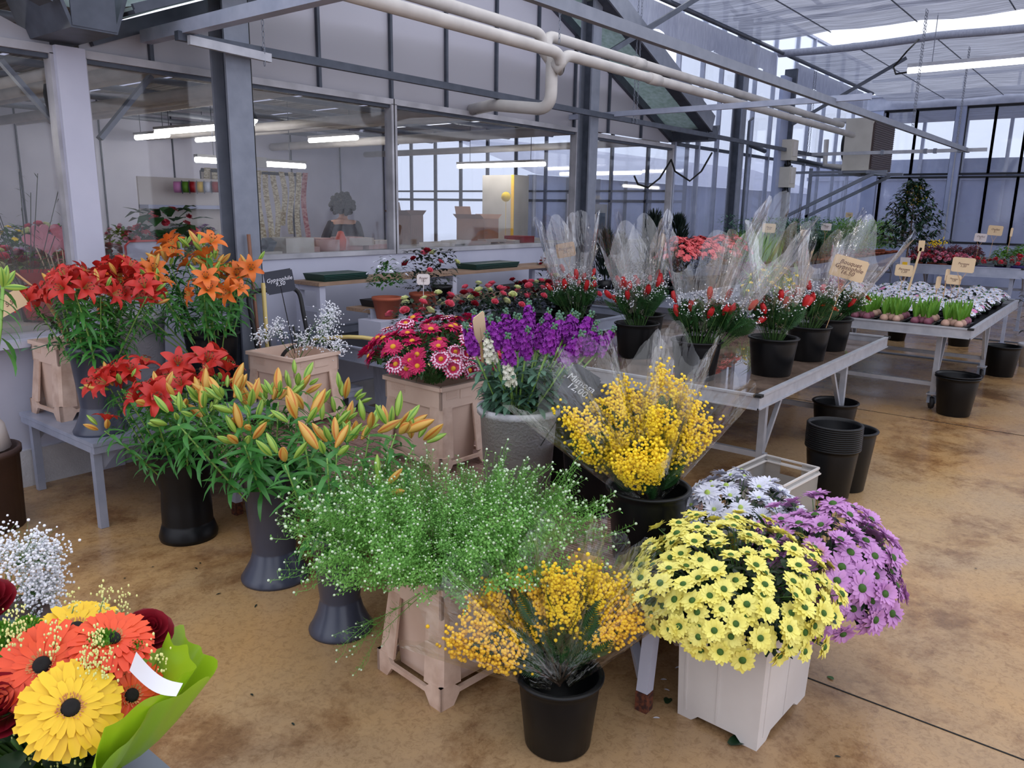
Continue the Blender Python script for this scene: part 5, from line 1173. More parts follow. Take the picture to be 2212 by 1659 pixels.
# ------------------------------------------------------------------ chrysanthemum boxes at right front
def square_tub(label, c, rz, sx, sy, h_, m_='cream_plastic'):
    t = thing('square_tub', label, 'tub', c, rz); hx, hy = sx/2, sy/2; k = .93; th = .008
    B = [(-hx*k, -hy*k), (hx*k, -hy*k), (hx*k, hy*k), (-hx*k, hy*k)]; T = [(-hx, -hy), (hx, -hy), (hx, hy), (-hx, hy)]
    g = MB()
    for i in range(4):
        a, b = B[i], B[(i+1) % 4]; p, q = T[i], T[(i+1) % 4]; lx = lambda u: (a[0]+(b[0]-a[0])*u, a[1]+(b[1]-a[1])*u)
        pts = [(*lx(0), 0), (*lx(.18), 0), (*lx(.26), .022), (*lx(.74), .022), (*lx(.82), 0), (*lx(1), 0), (*q, h_), (*p, h_)]; inn = [(x*.93, y*.93, z) for x, y, z in pts]
        g.add(pts+inn, [(0, 1, 2, 7), (2, 3, 6, 7), (3, 4, 5, 6), (15, 10, 9, 8), (15, 14, 11, 10), (14, 13, 12, 11)]+[(j, 8+j, 8+(j+1) % 8, (j+1) % 8) for j in range(8)])
    g.add([(x*.98, y*.98, .024) for x, y in B], [(3, 2, 1, 0)]); g.add([(x*.97, y*.97, .03) for x, y in B], [(0, 1, 2, 3)]); g.obj('body', m_, t)
    r_ = MB()
    for i in range(4):
        a, b = T[i], T[(i+1) % 4]; r_.bar((*a, h_-.008), (*b, h_-.008), .016, .016); p, q = B[i], B[(i+1) % 4]
        for u in (.1, .5): 
            x0 = p[0]+(q[0]-p[0])*u; y0 = p[1]+(q[1]-p[1])*u; x1 = a[0]+(b[0]-a[0])*u; y1 = a[1]+(b[1]-a[1])*u; r_.bar((x0, y0, .03), (x1, y1, h_-.01), .006, .006)
    r_.obj('rim', m_, t); return t
square_tub('cream square plastic tub of yellow chrysanthemums on the floor', (2.36, .84, 0), R(-3), .42, .30, .40)
square_tub('cream tub hidden behind the yellow chrysanthemums, holding pink ones', (2.80, .93, 0), R(-3), .36, .24, .36)
square_tub('cream tub hidden at the back, holding the white chrysanthemums', (3.16, 1.20, 0), R(-4), .30, .24, .28)
random.seed(21)
dome('large mound of yellow chrysanthemums spilling over the cream tub', (2.30, .86, .34), 215, .37, .31, .195, [('chrys_yellow', v) for v in range(3)], stalk=.12, size=1.34, ang=1.9, leafm=('leaf_dark',), bias=(-.02, .02))
dome('mound of pink-lilac chrysanthemums behind the yellow ones', (2.70, .72, .27), 130, .29, .25, .24, [('chrys_pink', v) for v in range(3)], stalk=.14, size=1.5, ang=2.0)
dome('mound of white chrysanthemums behind the yellow ones', (2.84, 1.10, .31), 62, .29, .24, .17, [('chrys_white', v) for v in range(3)], stalk=.14, size=1.6, ang=1.6)

t = thing('clear_crate', 'clear plastic crate with a handle hole behind the white chrysanthemums', 'crate', (4.15, 1.42, 0), R(-6)); sx, sy, h_ = .44, .32, .25
g = MB(); th = .006
for a, b in (((-sx/2, -sy/2, 0), (sx/2, -sy/2+th, h_)), ((-sx/2, sy/2-th, 0), (sx/2, sy/2, h_)), ((-sx/2, -sy/2, 0), (-sx/2+th, sy/2, h_)), ((sx/2-th, -sy/2, 0), (sx/2, sy/2, h_-.09)), ((sx/2-th, -sy/2, h_-.09), (sx/2, -sy*.2, h_)), ((sx/2-th, sy*.2, h_-.09), (sx/2, sy/2, h_)), ((-sx/2, -sy/2, 0), (sx/2, sy/2, th))): g.box(a, b)
g.obj('walls', 'clear_plastic', t); g = MB()
for a, b in (((-sx/2, -sy/2), (sx/2, -sy/2)), ((sx/2, -sy/2), (sx/2, sy/2)), ((sx/2, sy/2), (-sx/2, sy/2)), ((-sx/2, sy/2), (-sx/2, -sy/2))): g.bar((*a, h_-.03), (*b, h_-.03), .03, .008); g.bar((*a, h_), (*b, h_), .01, .01)
g.obj('rim', 'cream_plastic', t)
for k_ in range(12): bucket('black bucket in the tall nested stack right of the clear crate', (4.62, 1.25, .004+.0122*k_), .147, .315, .78, grp='nested stack of black buckets')
bucket('single tall black bucket standing just behind the nested stack', (4.85, 1.22, 0), .15, .38, .74)
t = crate('peach crate pushed under the slatted bench behind the mimosa bucket', (2.62, 1.34, 0), R(35), .24, .22, .24)
# petals and leaves on the floor
def litter(pts, m_, lab, L_, W_, nm='fallen_leaf', grp=None):
    for i, (a, b, r_) in enumerate(pts):
        p = onz(a, b, .004); g = MB().petal((0, 0, 0), (math.cos(r_), math.sin(r_), .05), (0, 0, 1), L_, W_, .3, 0, .2, 4, .15); tag(g.obj(nm, m_, None, tuple(p)), lab[i] if isinstance(lab, list) else lab, 'leaf' if 'leaf' in nm else 'petal', grp)
litter([(1575, 1608, 5.9)], 'leaf_dark', 'dark green leaf on the floor in front of the cream tub', .09, .05)
litter([(1440, 1520, .3)], 'leaf_dark', 'small dark leaf on the floor beside the rusty bench leg', .05, .03)
litter([(1800, 1468, 1)], 'leaf', 'small green leaf on the floor right of the cream tub', .03, .02)
litter([(650, 1248, .9)], 'leaf_dark', 'green leaf on the floor beside the taller grey vase', .10, .028)
litter([(1440, 1468, 2), (1446, 1492, 1.5), (1470, 1440, 2.5), (1425, 1551, 2)], 'chrys_white', 'white fallen petal on the floor near the rusty bench leg', .022, .009, 'fallen_petal', 'fallen petals by the bench leg')
random.seed(77)
for i in range(16): litter([(random.choice([U(250, 640), U(1500, 2200)]), U(1180, 1640), U(0, 6))], 'leaf_black', 'tiny dark scrap of leaf lying on the open floor', U(.01, .025), .008, 'leaf_scrap', 'dark scraps on the floor')

# ------------------------------------------------------------------ foreground bouquet on a grey stand, bottom left
t = thing('grey_stand', 'grey box stand under the wrapped bouquet at lower left', 'stand', (.22, .97, 0))
MB().box((-.34, -.26, 0), (.22, .20, .86)).obj('body', 'galvanised', t); MB().box((-.35, -.27, .86), (.23, .21, .875)).obj('top', 'galvanised', t)
BC = Vector((.33, 1.05, .875))
t = thing('wrapped_bouquet', 'round bouquet of gerberas, roses and green pompoms in lime paper at lower left', 'bouquet', tuple(BC)); 
cz = -FW; CP = Vector((0, 0, H))
def bq(px_, py_, k=0): return toward(px_, py_, BC+Vector((0, 0, .14)), k)-BC
vdir = (CP-(BC+Vector((0, 0, .15)))).normalized()
def bloom(nm, key, px_, py_, size, tilt=(0, 0), k=0, roll=0):
    p = bq(px_, py_, k); d = (vdir*.75+Vector((0, 0, .35))+Vector(tuple(RT))*tilt[0]+Vector(tuple(UP))*tilt[1]).normalized(); return part(nm, ME[key], t, place(p, d, roll, size))
bloom('orange_gerbera', 'gerbera_o', 93, 1438, 1.02, (-.25, -.12), -.045); bloom('orange_gerbera', 'gerbera_o', 243, 1383, .9, (.12, .75), -.01); bloom('orange_gerbera', 'gerbera_o', 282, 1503, .84, (.55, -.1), -.025)
bloom('yellow_gerbera', 'gerbera_y', 152, 1530, 1.0, (.1, -.05), -.085); bloom('yellow_gerbera', 'gerbera_y', 165, 1362, 1.02, (-.1, .75), .03)
bloom('red_rose', 'rose_red', 314, 1376, .92, (.3, .5), .05); bloom('red_rose', 'rose_red', 14, 1534, 1.25, (-.2, .05), -.05); bloom('red_rose', 'rose_red', -5, 1410, .8, (-.3, .4), .03)
for a, b, s_ in ((222, 1400, 1.1), (168, 1462, 1.1), (290, 1410, .8), (250, 1448, 1.05), (225, 1470, 1.0), (60, 1367, 1.0), (4, 1425, 1.3), (200, 1430, 1.0), (0, 1375, .9)): bloom('green_pompom', 'pompom', a, b, s_, (0, .2), -.01 if s_ > 1 else 0)
g = MB(); random.seed(3)
for a, b, n_s in ((225, 1290, 6), (265, 1315, 5), (205, 1390, 8), (190, 1440, 8), (200, 1475, 6), (230, 1440, 5), (120, 1385, 5), (60, 1560, 6), (75, 1600, 7), (125, 1630, 6), (165, 1640, 5), (40, 1350, 6), (20, 1360, 5), (160, 1310, 3), (345, 1415, 3), (65, 1530, 3)):
    p0 = bq(a, b, -.055 if b > 1330 else .05); q0 = bq(a-20, b+70, .03); g.tube([q0, (p0+q0)/2, p0], .0008, 3, 1)
    for k in range(n_s*9):
        c = p0+Vector((random.gauss(0, 1), random.gauss(0, 1), random.gauss(0, 1)))*.006+Vector(tuple(UP))*U(-.022, .022); g.ball(c, U(.0008, .0017), 5, 4, 0, (1, 1, 1.6)); 
g.obj('statice_sprays', ['statice', 'stem'], t)
g = MB()
for i in range(95):
    a = U(0, 6.3); rr = U(.02, .085); g.petal((rr*math.cos(a), rr*math.sin(a), U(.03, .10)), (math.cos(a), math.sin(a), U(.1, 1.0)), (0, 0, 1), U(.05, .09), U(.022, .04), U(.2, 1.2), 0, .2, 4, .2)
for i in range(12): g.tube([(0, 0, -.0), (U(-.1, .1), U(-.1, .1), .12)], .003, 5, 1)
g.obj('green_leaves', ['leaf_dark', 'stem'], t)
# lime paper: ruffled outer sheet and a folded inner sheet, both rising from the tied stems
def paper(rim, hub, ruf=.012, k=9, sub=6, ph=0):
    n = len(rim); Rm = []
    for i in range(n-1):
        p0, p1, p2, p3 = rim[max(i-1, 0)], rim[i], rim[i+1], rim[min(i+2, n-1)]
        for q in range(sub):
            u = q/sub; Rm.append(.5*((2*p1)+(p2-p0)*u+(2*p0-5*p1+4*p2-p3)*u*u+(3*p1-p0-3*p2+p3)*u**3))
    Rm.append(rim[-1]); P = []
    for i in range(k+1):
        u = i/k; row = []
        for j, q in enumerate(Rm):
            v = hub.lerp(q, u); v = v+Vector((0, 0, -.05*math.sin(PI*u)))+(q-hub).normalized()*ruf*u*u*math.sin(j*1.1+ph)+Vector((0, 0, 1))*ruf*u*u*math.sin(j*.73+ph*2); row.append(v)
        P.append(row)
    return MB().grid(P)
hub = Vector((0, 0, .01))
rimpx = [(-70, 1480, .0), (-60, 1400, .08), (40, 1350, .12), (140, 1335, .14), (250, 1332, .13), (345, 1333, .10), (392, 1362, .07), (430, 1398, .04), (466, 1440, .0), (430, 1478, -.04), (352, 1512, -.07), (290, 1580, -.10), (240, 1640, -.12), (150, 1700, -.13), (20, 1700, -.12), (-80, 1600, -.08), (-70, 1480, .0)]
paper([bq(a, b, k_) for a, b, k_ in rimpx], hub, .005).obj('paper_wrap', 'wrap_green', t)
rim2 = [(360, 1372, .03), (400, 1400, .0), (420, 1440, -.03), (380, 1470, -.06), (310, 1520, -.10), (245, 1560, -.12), (215, 1600, -.13), (208, 1655, -.135), (235, 1720, -.14)]
paper([bq(a, b, k_) for a, b, k_ in rim2], hub, .004, ph=1.3).obj('paper_wrap', 'wrap_green', t)
g = MB(); P = []
for i in range(13):
    u = i/12; p = bq(287+(388-287)*u, 1428+(1490-1428)*u+14*math.sin(u*PI)*1.2, -.115+.02*math.sin(u*PI)); o = Vector(tuple(UP))*.011*(1-.3*u)+Vector(tuple(RT))*.004; P.append([p-o, p+o])
g.grid(P); q = g.obj('white_ribbon', 'ribbon_white', t); tag(q, 'white curled ribbon with faint print')
c = onz(-25, 1300, .98)
t = thing('red_gerbera', 'red bloom with grass blades just entering at the left edge', 'flowers', tuple(onz(-22, 1312, .9)))
part('bloom', ME['rose_red'], t, place((0, 0, .0), (-.2, -.4, 1), 0, 1.3))
for i in range(8):
    a = .1+.22*i-.9; g = MB(); g.petal((0, 0, -.03), (math.cos(a-.6), math.sin(a-.6), .35-.08*i), (0, 0, 1), .11+.02*(i % 3), .006, .7, 0, .2, 4, .05); g.obj('grass_blade', 'leaf_grey', t)
tag(MB().lathe([(0, 0), (.05, 0), (.06, .86), (0, .86)], 16).obj('flower_tube', 'grey_plastic', None, (onz(-22, 1312, .9).x-.02, onz(-22, 1312, .9).y, 0)), 'grey tube vase hidden past the left edge', 'vase')
# ------------------------------------------------------------------ rolling bench tables
def bench(label, x0, x1, y0, y1, zt, legs, deck='aluminium', rim=.085, wheels=(), frame_='aluminium', rail=.22):
    t = thing('rolling_bench', label, 'table', (x0, y0, 0)); w_, l_ = x1-x0, y1-y0
    g = MB(); g.box((.02, .02, zt-rim+.015), (w_-.02, l_-.02, zt-rim+.03)); g.obj('deck', deck, t)
    g = MB()
    for a, b in (((0, 0), (w_, 0)), ((w_, 0), (w_, l_)), ((w_, l_), (0, l_)), ((0, l_), (0, 0))):
        g.bar((*a, zt-rim/2), (*b, zt-rim/2), .012, rim); g.bar((*a, zt-.004), (*b, zt-.004), .03, .012)
        d = Vector((b[0]-a[0], b[1]-a[1], 0)).normalized(); g.bar((a[0], a[1], zt-rim+.004), (b[0], b[1], zt-rim+.004), .03, .008)
    g.obj('rim', frame_, t)
    for a, b in ((.0, .0), (w_, 0)): MB().box((a-.022, b-.022, zt-.012), (a+.022, b+.022, zt+.004)).obj('corner_cap', 'soft_black', t)
    for i, (x, y) in enumerate(legs):
        wh = i in wheels; zb = .13 if wh else 0
        g = MB(); g.box((x-.02, y-.02, zb), (x+.02, y+.02, zt-rim+.01)); g.box((x-.05, y-.04, zb), (x+.05, y+.04, zb+.01)); lg = g.obj('leg', frame_, t)
        g = MB().bar((x+(.02 if x < w_/2 else -.02), y, rail), (x+(.30 if x < w_/2 else -.30), y, zt-rim), .025, .025); g.obj('brace', frame_, t)
        if wh:
            g = MB(); g.lathe([(0, -.016), (.05, -.016), (.055, 0), (.05, .016), (0, .016)], 18); c_ = g.obj('caster', 'rubber', t, (x, y, .055), (PI/2, 0, .4)); f = MB(); f.box((-.05, -.022, .03), (.03, -.017, .1)) if 0 else None
            f.bar((x-.012, y-.022, .05), (x, y-.022, .13), .03, .004); f.bar((x-.012, y+.022, .05), (x, y+.022, .13), .03, .004); f.obj('fork', 'galvanised', t)
    ys_ = sorted({round(y, 2) for _, y in legs}); xs_ = sorted({round(x, 2) for x, _ in legs})
    for x in xs_:
        if len(ys_) > 1: MB().bar((x, ys_[0], rail), (x, ys_[-1], rail), .03, .035).obj('cross_bar', frame_, t)
    return t
bench('aluminium bench with a wet top carrying the cellophane bouquets', 4.14, 6.92, 1.54, 4.0, .66, [(.32, .08), (1.78, .04), (.32, 2.3), (1.78, 2.3)], 'wet_table_mat', wheels=(1,))
ZT = .605
def wrapped(label, c, h_=.66, r=.24, seed=0, tul=5, lean=(0, 0), n_gyp=90, others=None, wrapr=1.0, flat=.9, content=.33):
    # cellophane bouquet: c = bucket rim centre
    random.seed(seed); t = thing('cellophane_bouquet', label, 'bouquet', tuple(c)); ld = Vector((lean[0], lean[1], 1)).normalized(); q0 = ld.to_track_quat('Z', 'Y'); t.rotation_euler = q0.to_euler()
    st = MB(); 
    for i in range(46):
        a = 2.4*i; f = math.sqrt((i+.5)/46); d = Vector((.92*f*math.cos(a), .92*f*math.sin(a), 1)).normalized(); L_ = content*U(.7, 1.05); st.tube([(0, 0, -.12), d*L_*.8], .0018, 4, 1)
        st.merge(KFERN, place(d*L_*.35, (d+Vector((U(-.3, .3), U(-.3, .3), 0))).normalized(), U(0, 6), U(.9, 1.25)))
        for k in range(7): aa = U(0, 6); st.petal(d*L_*U(.2, .9), (math.cos(aa)+d.x, math.sin(aa)+d.y, U(.2, 1.2)), (0, 0, 1), U(.05, .09), .014, U(.2, 1), 0, .1, 3, .1)
    st.obj('greenery', ['fern', 'stem'], t)
    gy = MB()
    for i in range(n_gyp):
        a = U(0, 6.3); f = math.sqrt(U(0, 1)); d = Vector((.85*f*math.cos(a), .85*f*math.sin(a), 1)).normalized(); c_ = d*content*U(.58, 1.08)
        for k in range(3): ico(gy, c_+Vector((random.gauss(0, 1), random.gauss(0, 1), random.gauss(0, 1)))*.012, U(.0035, .006))
    tag(gy.obj('gypsophila', 'gyp_white', t), kind='stuff')
    keys = others or ['tulip']
    for i in range(tul):
        a = 2.4*i+seed; f = math.sqrt((i+.5)/tul); d = Vector((.85*f*math.cos(a), .85*f*math.sin(a), 1)).normalized(); k = keys[i % len(keys)]
        part('tulip' if k == 'tulip' else 'bloom', ME[k], t, place(d*content*U(.55, .95)+Vector((d.x, d.y, 0))*.04, (d+Vector((U(-.2, .2), U(-.2, .2), .2))).normalized(), U(0, 6), 1.5 if k == 'tulip' else .8))
    cello(h_, .05, r*wrapr, flat, 3, .16, seed, 54, 10, .55).obj('cellophane_wrap', 'cellophane', t)
    return t
bk = [((5.02, 1.80), 'black bucket of red tulip bouquets nearest the right edge of the wet bench', .155), ((4.55, 2.12), 'black bucket of tulip bouquets nearest the front of the wet bench', .155), ((4.95, 2.78), 'black bucket of tulips in the middle of the wet bench', .155),
      ((5.42, 2.98), 'black bucket mostly hidden behind the middle bucket on the wet bench', .15), ((5.72, 1.80), 'black bucket behind the nearest right one, holding the 16 price sign', .15), ((6.28, 1.82), 'black bucket at the far right corner of the wet bench', .16), ((5.0, 3.35), 'black bucket of tulip bouquets left of the middle one on the wet bench', .155), ((5.55, 3.75), 'black bucket of tulip bouquets at the far left of the wet bench', .155)]
for (p, lb, r_) in bk: bucket(lb, (*p, ZT), r_, .25, .8)
wr = [((5.02, 1.80), 'tulip and gypsophila bouquet in cellophane, nearest the right edge', (.0, .0), 2, .56, .23), ((4.55, 2.12), 'tulip bouquet in cellophane at the front of the wet bench', (.05, .0), 3, .52, .24), ((4.62, 2.03), 'cellophane bouquet with a long wrap corner pointing up right', (.32, -.35), 4, .72, .20),
      ((4.95, 2.78), 'tulip bouquet in cellophane in the middle of the wet bench', (-.05, .1), 5, .55, .25), ((5.42, 2.98), 'cellophane bouquet behind the middle of the wet bench', (.05, .1), 6, .60, .25), ((5.72, 1.80), 'cellophane bouquet behind the 16 price sign', (.1, -.1), 7, .52, .20), ((6.28, 1.82), 'mixed bouquet with a wide cellophane wrap leaning right at the far corner', (.15, -.35), 8, .62, .26),
      ((5.0, 3.35), 'tulip bouquet in cellophane directly behind the purple stocks', (-.05, .1), 9, .58, .25), ((5.55, 3.75), 'leftmost tulip bouquet in cellophane on the wet bench', (-.1, .1), 10, .58, .27)]
for i, (p, lb, ln, sd, hh, r_) in enumerate(wr):
    wrapped(lb, (*p, ZT+.235), hh, r_, sd, 4 if i == 2 else 9, ln, 50 if i == 2 else 115, None if i not in (5, 6) else ['tulip', 'gerbera_o', 'rose_pink'])
c = Vector((5.66, 1.70, .72)); sign('slanted wooden card priced 16 in front of the cellophane bouquets', tuple(c), face(c, -.05), .23, .15, .50, ('Bouquet', 'Gypsophile', '16,50'), 'card', (R(-6), R(14)), .042)
c = Vector((5.55, 3.72, .84)); sign('tan price card priced 26 behind the leftmost cellophane bouquets', tuple(c), face(c), .16, .12, .42, ('Bouquet', '26,-'), 'stick_wood', (0, R(-12)), .035)
c = Vector((6.1, 3.3, .61)); sign('narrow card seen edge-on sticking up out of the cellophane', tuple(c), face(c, 1.15), .10, .12, .74, None, 'card', (0, R(14)))

# ------------------------------------------------------------------ bench 2: hyacinths, white pansies
bench('aluminium bench of sprouting hyacinth bulbs and white pansies', 7.22, 10.2, .99, 2.62, .75, [(.22, .25), (1.95, .12), (.22, 1.4), (1.95, 1.4)], 'black_tray', wheels=(0, 1))
random.seed(31)
def hyacinth(label, c, m_, grp):
    t = thing('bulb_tray', label, 'bulbs', c, U(-.1, .1), grp)
    g = MB(); g.hexa([(-.085, -.085, 0), (.085, -.085, 0), (.085, .085, 0), (-.085, .085, 0)], [(-.1, -.1, .06), (.1, -.1, .06), (.1, .1, .06), (-.1, .1, .06)]); g.obj('tray', 'black_tray', t)
    for i in range(5):
        x, y = [(-.05, -.05), (.05, -.05), (0, 0), (-.05, .05), (.05, .05)][i]; b = MB().lathe([(0, 0), (.03, .01), (.036, .03), (.028, .05), (.012, .065), (0, .066)], 10, (x, y, .045)); bo = b.obj('bulb', m_, t)
        lf = MB()
        for k in range(7): a = k*2.4; lf.petal((x+.006*math.cos(a), y+.006*math.sin(a), .10), (math.cos(a)*.22, math.sin(a)*.22, 1), (math.cos(a), math.sin(a), .1), U(.10, .17), .022, U(-.25, .1), 0, .3, 4, .25, [.6, .9, 1, .9, .3])
        lf.obj('leaves', 'leaf_bright', bo)
    return t
for j in range(2):
    for i in range(5):
        y = 1.14+.24*i; hyacinth('black tray of sprouting hyacinth bulbs at the front edge of the bench, %s bulbs' % ('purple' if (i+j) % 2 else 'tan'), (7.36+.24*j, y, .69), 'bulb_purple' if (i+j) % 2 else 'bulb_tan', 'purple hyacinth bulb trays' if (i+j) % 2 else 'tan hyacinth bulb trays')
def pot_plant(label, c, name, cat, leafm, bloomkey=None, nb=8, r=.1, h_=.12, L_=.05, W=.02, n=70, potm='terracotta', pr=.055, ph=.09, grp=None, bsz=1.0, up=.5, seg=2, flat=True, bloomup=1.0, lift=0):
    t = thing(name, label, cat, c, U(0, 6), grp)
    if potm: MB().lathe([(0, 0), (pr*.75, 0), (pr, ph-.02), (pr+.006, ph-.02), (pr+.006, ph), (pr-.006, ph), (pr-.008, ph-.015), (0, ph-.015)], 14).obj('pot', potm, t)
    g = T_leafy(n, L_, W, r, h_, up, 0, .8, seg, flat); V = g.flat(); V.V[0] = V.V[0]+np.array([0, 0, (ph if potm else 0)*.8+lift]); V.obj('foliage', leafm, t)
    if bloomkey:
        for i in range(nb):
            a = 2.4*i+U(-.3, .3); f = math.sqrt((i+.5)/nb); k = bloomkey if isinstance(bloomkey, str) else bloomkey[i % len(bloomkey)]
            part('bloom', ME[k], t, place((r*.95*f*math.cos(a), r*.95*f*math.sin(a), (ph if potm else 0)*.8+lift+h_*(bloomup-.45*f*f)), (f*math.cos(a)*.7, f*math.sin(a)*.7, .8), U(0, 6), bsz*U(.85, 1.15)))
    return t
def copy_tree(o, loc, rz, s_=1, label=None):
    r_ = o.copy(); C.objects.link(r_); r_.location = loc; r_.rotation_euler = (0, 0, rz); r_.scale = (s_,)*3
    if label: r_['label'] = label
    for ch in o.children:
        c_ = ch.copy(); C.objects.link(c_); c_.parent = r_; c_.matrix_parent_inverse = Matrix.Identity(4)
        for g2 in ch.children: d_ = g2.copy(); C.objects.link(d_); d_.parent = c_
    return r_
def pansy():
    g = MB()
    for i in range(5): a = 2*PI*i/5; g.petal((0, 0, 0), (math.cos(a), math.sin(a), .15), (0, 0, 1), .027, .028, .3, 0, .1, 3, .8, None, .4)
    g.lathe([(.005, .003), (0, .005)], 6, (0, 0, 0), 1); return g
reg('pansy_white', pansy(), ['chrys_white', 'eye_yellow']); reg('pansy_violet', pansy(), ['hyacinth_pink', 'eye_yellow'])
reg('carn_pink', T_ruffle(.024), ['carnation_pink']); reg('carn_red', T_ruffle(.024), ['carnation_red']); reg('azalea_f', T_ruffle(.036, 6, 2), ['azalea'])
reg('daff', T_daisy(6, .028, .35, 1, .2, .8), ['daffodil', 'mimosa_deep'])
def grid_copies(proto_fn, pts, lab):
    p = proto_fn(pts[0]); 
    for q in pts[1:]: copy_tree(p, q, U(0, 6), U(.84, 1.16), lab)
    return p
pts = [(7.95+.20*i+U(-.02, .02), 1.16+.19*j+U(-.02, .02), .68) for i in range(11) for j in range(8) if not (j > 5 and i < 2)]
random.seed(8); L1 = 'white pansy plant in flower on the bulb bench'
grid_copies(lambda q: pot_plant(L1, q, 'pansy_plant', 'plant', 'leaf', ['pansy_white']*9+['pansy_violet'], 15, .11, .13, .045, .022, 60, 'black_tray', .05, .07, 'white pansies on the bulb bench', 1.15), pts, L1)
# signs over bench 2
for i, (a, b, z_, w_, lb, st_) in enumerate([(2075, 572, 1.16, .20, 'large tan price card above the white pansies', .42), (2057, 604, 1.02, .13, 'small tan price card among the white pansies, lower right of the large one', .22), (2044, 594, 1.05, .06, 'card seen half edge-on left of the small tan price card', .25), (2025, 610, 1.0, .07, 'pale card at the left edge of the pansies', .2),
                                         (1948, 584, 1.1, .15, 'orange-tan price card left of the young mimosa trunk', .3)]):
    p = onx(a, b, 8.9 if i < 4 else 8.1); h_ = w_*.72 if w_ > .1 else .12; sign(lb, (p.x, p.y, max(.7, p.z-h_/2-st_)), face(p, .0 if w_ > .1 else .9), w_, h_, min(st_, p.z-h_/2-.7), ('Pensees', '1,20') if w_ > .1 else None, 'card', (0, R(3)), .03 if w_ > .14 else .022)
p = onx(1995, 560, 7.6); t = thing('wooden_label', 'long pale wooden plant label leaning at the left of the bulb bench', 'sign', (p.x, p.y-.0, 0)); a = onx(1962, 628, 7.6); b = onx(1990, 535, 7.6); c_ = onx(1993, 512, 7.6)
g = MB(); o = Vector((p.x, p.y, 0)); g.bar(a-o, b-o, .018, .006); g.bar(b-o-Vector((0, 0, .03)), c_-o+Vector((0, 0, -.03)), .05, .006); g.obj('blade', 'card', t)

# bench 3: carnations on the white tiered table
bench('pale tiered bench of carnations and skimmias in front of the far windows', 11.9, 14.9, 1.15, 2.66, .99, [(.1, .12), (1.6, .12), (.1, 1.4), (1.6, 1.4)], 'black_tray', rim=.13, frame_='zinc_light', rail=.6)
random.seed(12)
P3 = [(12.02+.22*i, 1.80+.17*j, .90) for i in range(3) for j in range(5)]
L2 = 'pink and red carnation plant on the tiered bench'
grid_copies(lambda q: pot_plant(L2, q, 'carnation_plant', 'plant', 'leaf_dark', ['carn_pink', 'carn_red', 'carn_pink'], 9, .12, .15, .05, .014, 90, 'terracotta', .05, .08, 'carnations on the tiered bench', 1.1), P3, L2)
P3 = [(12.02+.3*i, 1.24+.22*j, .90) for i in range(2) for j in range(3)]
L3 = 'silver-leaved pink plant with dark red blooms in a purple tray'
grid_copies(lambda q: pot_plant(L3, q, 'pinks_plant', 'plant', 'leaf_silver', ['carn_red'], 6, .11, .14, .08, .008, 160, 'purple_tray', .08, .09, 'silver-leaved pinks', 1.3, .9), P3, L3)
P3 = [(12.75+.32*i, 1.9+.22*j, .90) for i in range(2) for j in range(4)]
def skim(g_, r, h_, n):
    for i in range(n):
        a = 2.4*i; f = math.sqrt((i+.5)/n); c = Vector((r*f*math.cos(a), r*f*math.sin(a), h_*(1-.4*f*f)))
        for k in range(26): ico(g_, c+Vector((random.gauss(0, 1)*.014, random.gauss(0, 1)*.014, random.gauss(0, 1)*.024)), U(.005, .009))
def skimmia(label, c, name='skimmia_plant', r=.12, h_=.2, n=14, potm='black_tray', grp=None):
    t = thing(name, label, 'plant', c, 0, grp); MB().lathe([(0, 0), (.05, 0), (.065, .1), (.072, .1), (.072, .12), (0, .11)], 14).obj('pot', potm, t)
    g = T_leafy(70, .06, .024, r, h_, .6, 0, .7, 2, True); g.flat(); g.V[0] = g.V[0]+np.array([0, 0, .09]); g.obj('foliage', 'leaf_dark', t)
    b = MB(); skim(b, r, h_+.09, n); tag(b.obj('blossom', 'skimmia', t), kind='stuff'); return t
L4 = 'dusky red skimmia at the back of the tiered bench'
p = skimmia(L4, P3[0], r=.14, grp='skimmias on the tiered bench')
for q in P3[1:]: copy_tree(p, q, U(0, 6), U(.9, 1.1), L4)
P3 = [(12.8+.3*i, 1.05+.24*j, .90) for i in range(2) for j in range(3)]; L5 = 'bright green leafy plant at the right back of the tiered bench'
grid_copies(lambda q: pot_plant(L5, q, 'leafy_plant', 'plant', 'leaf_bright', None, 0, .15, .26, .06, .028, 150, 'black_tray', .06, .09, 'green plants on the tiered bench'), P3, L5)
for a, b, X_, w_, lb in ((2144, 500, 12.1, .17, 'tall tan price card over the silver-leaved pinks'), (2113, 514, 12.6, .15, 'pink-white price card over the skimmias of the tiered bench'), (2182, 503, 12.9, .05, 'thin card edge above the green plants at far right')):
    p = onx(a, b, X_); st_ = min(.36, p.z-.05-.95); sign(lb, (p.x, p.y, p.z-.05-st_), face(p, 0 if w_ > .1 else 1.0), w_, w_*.75 if w_ > .1 else .12, st_, ('Oeillet', '3,-') if w_ > .1 else None, 'card' if X_ < 12.5 or w_ < .1 else 'card_white', (0, R(4)), .035)
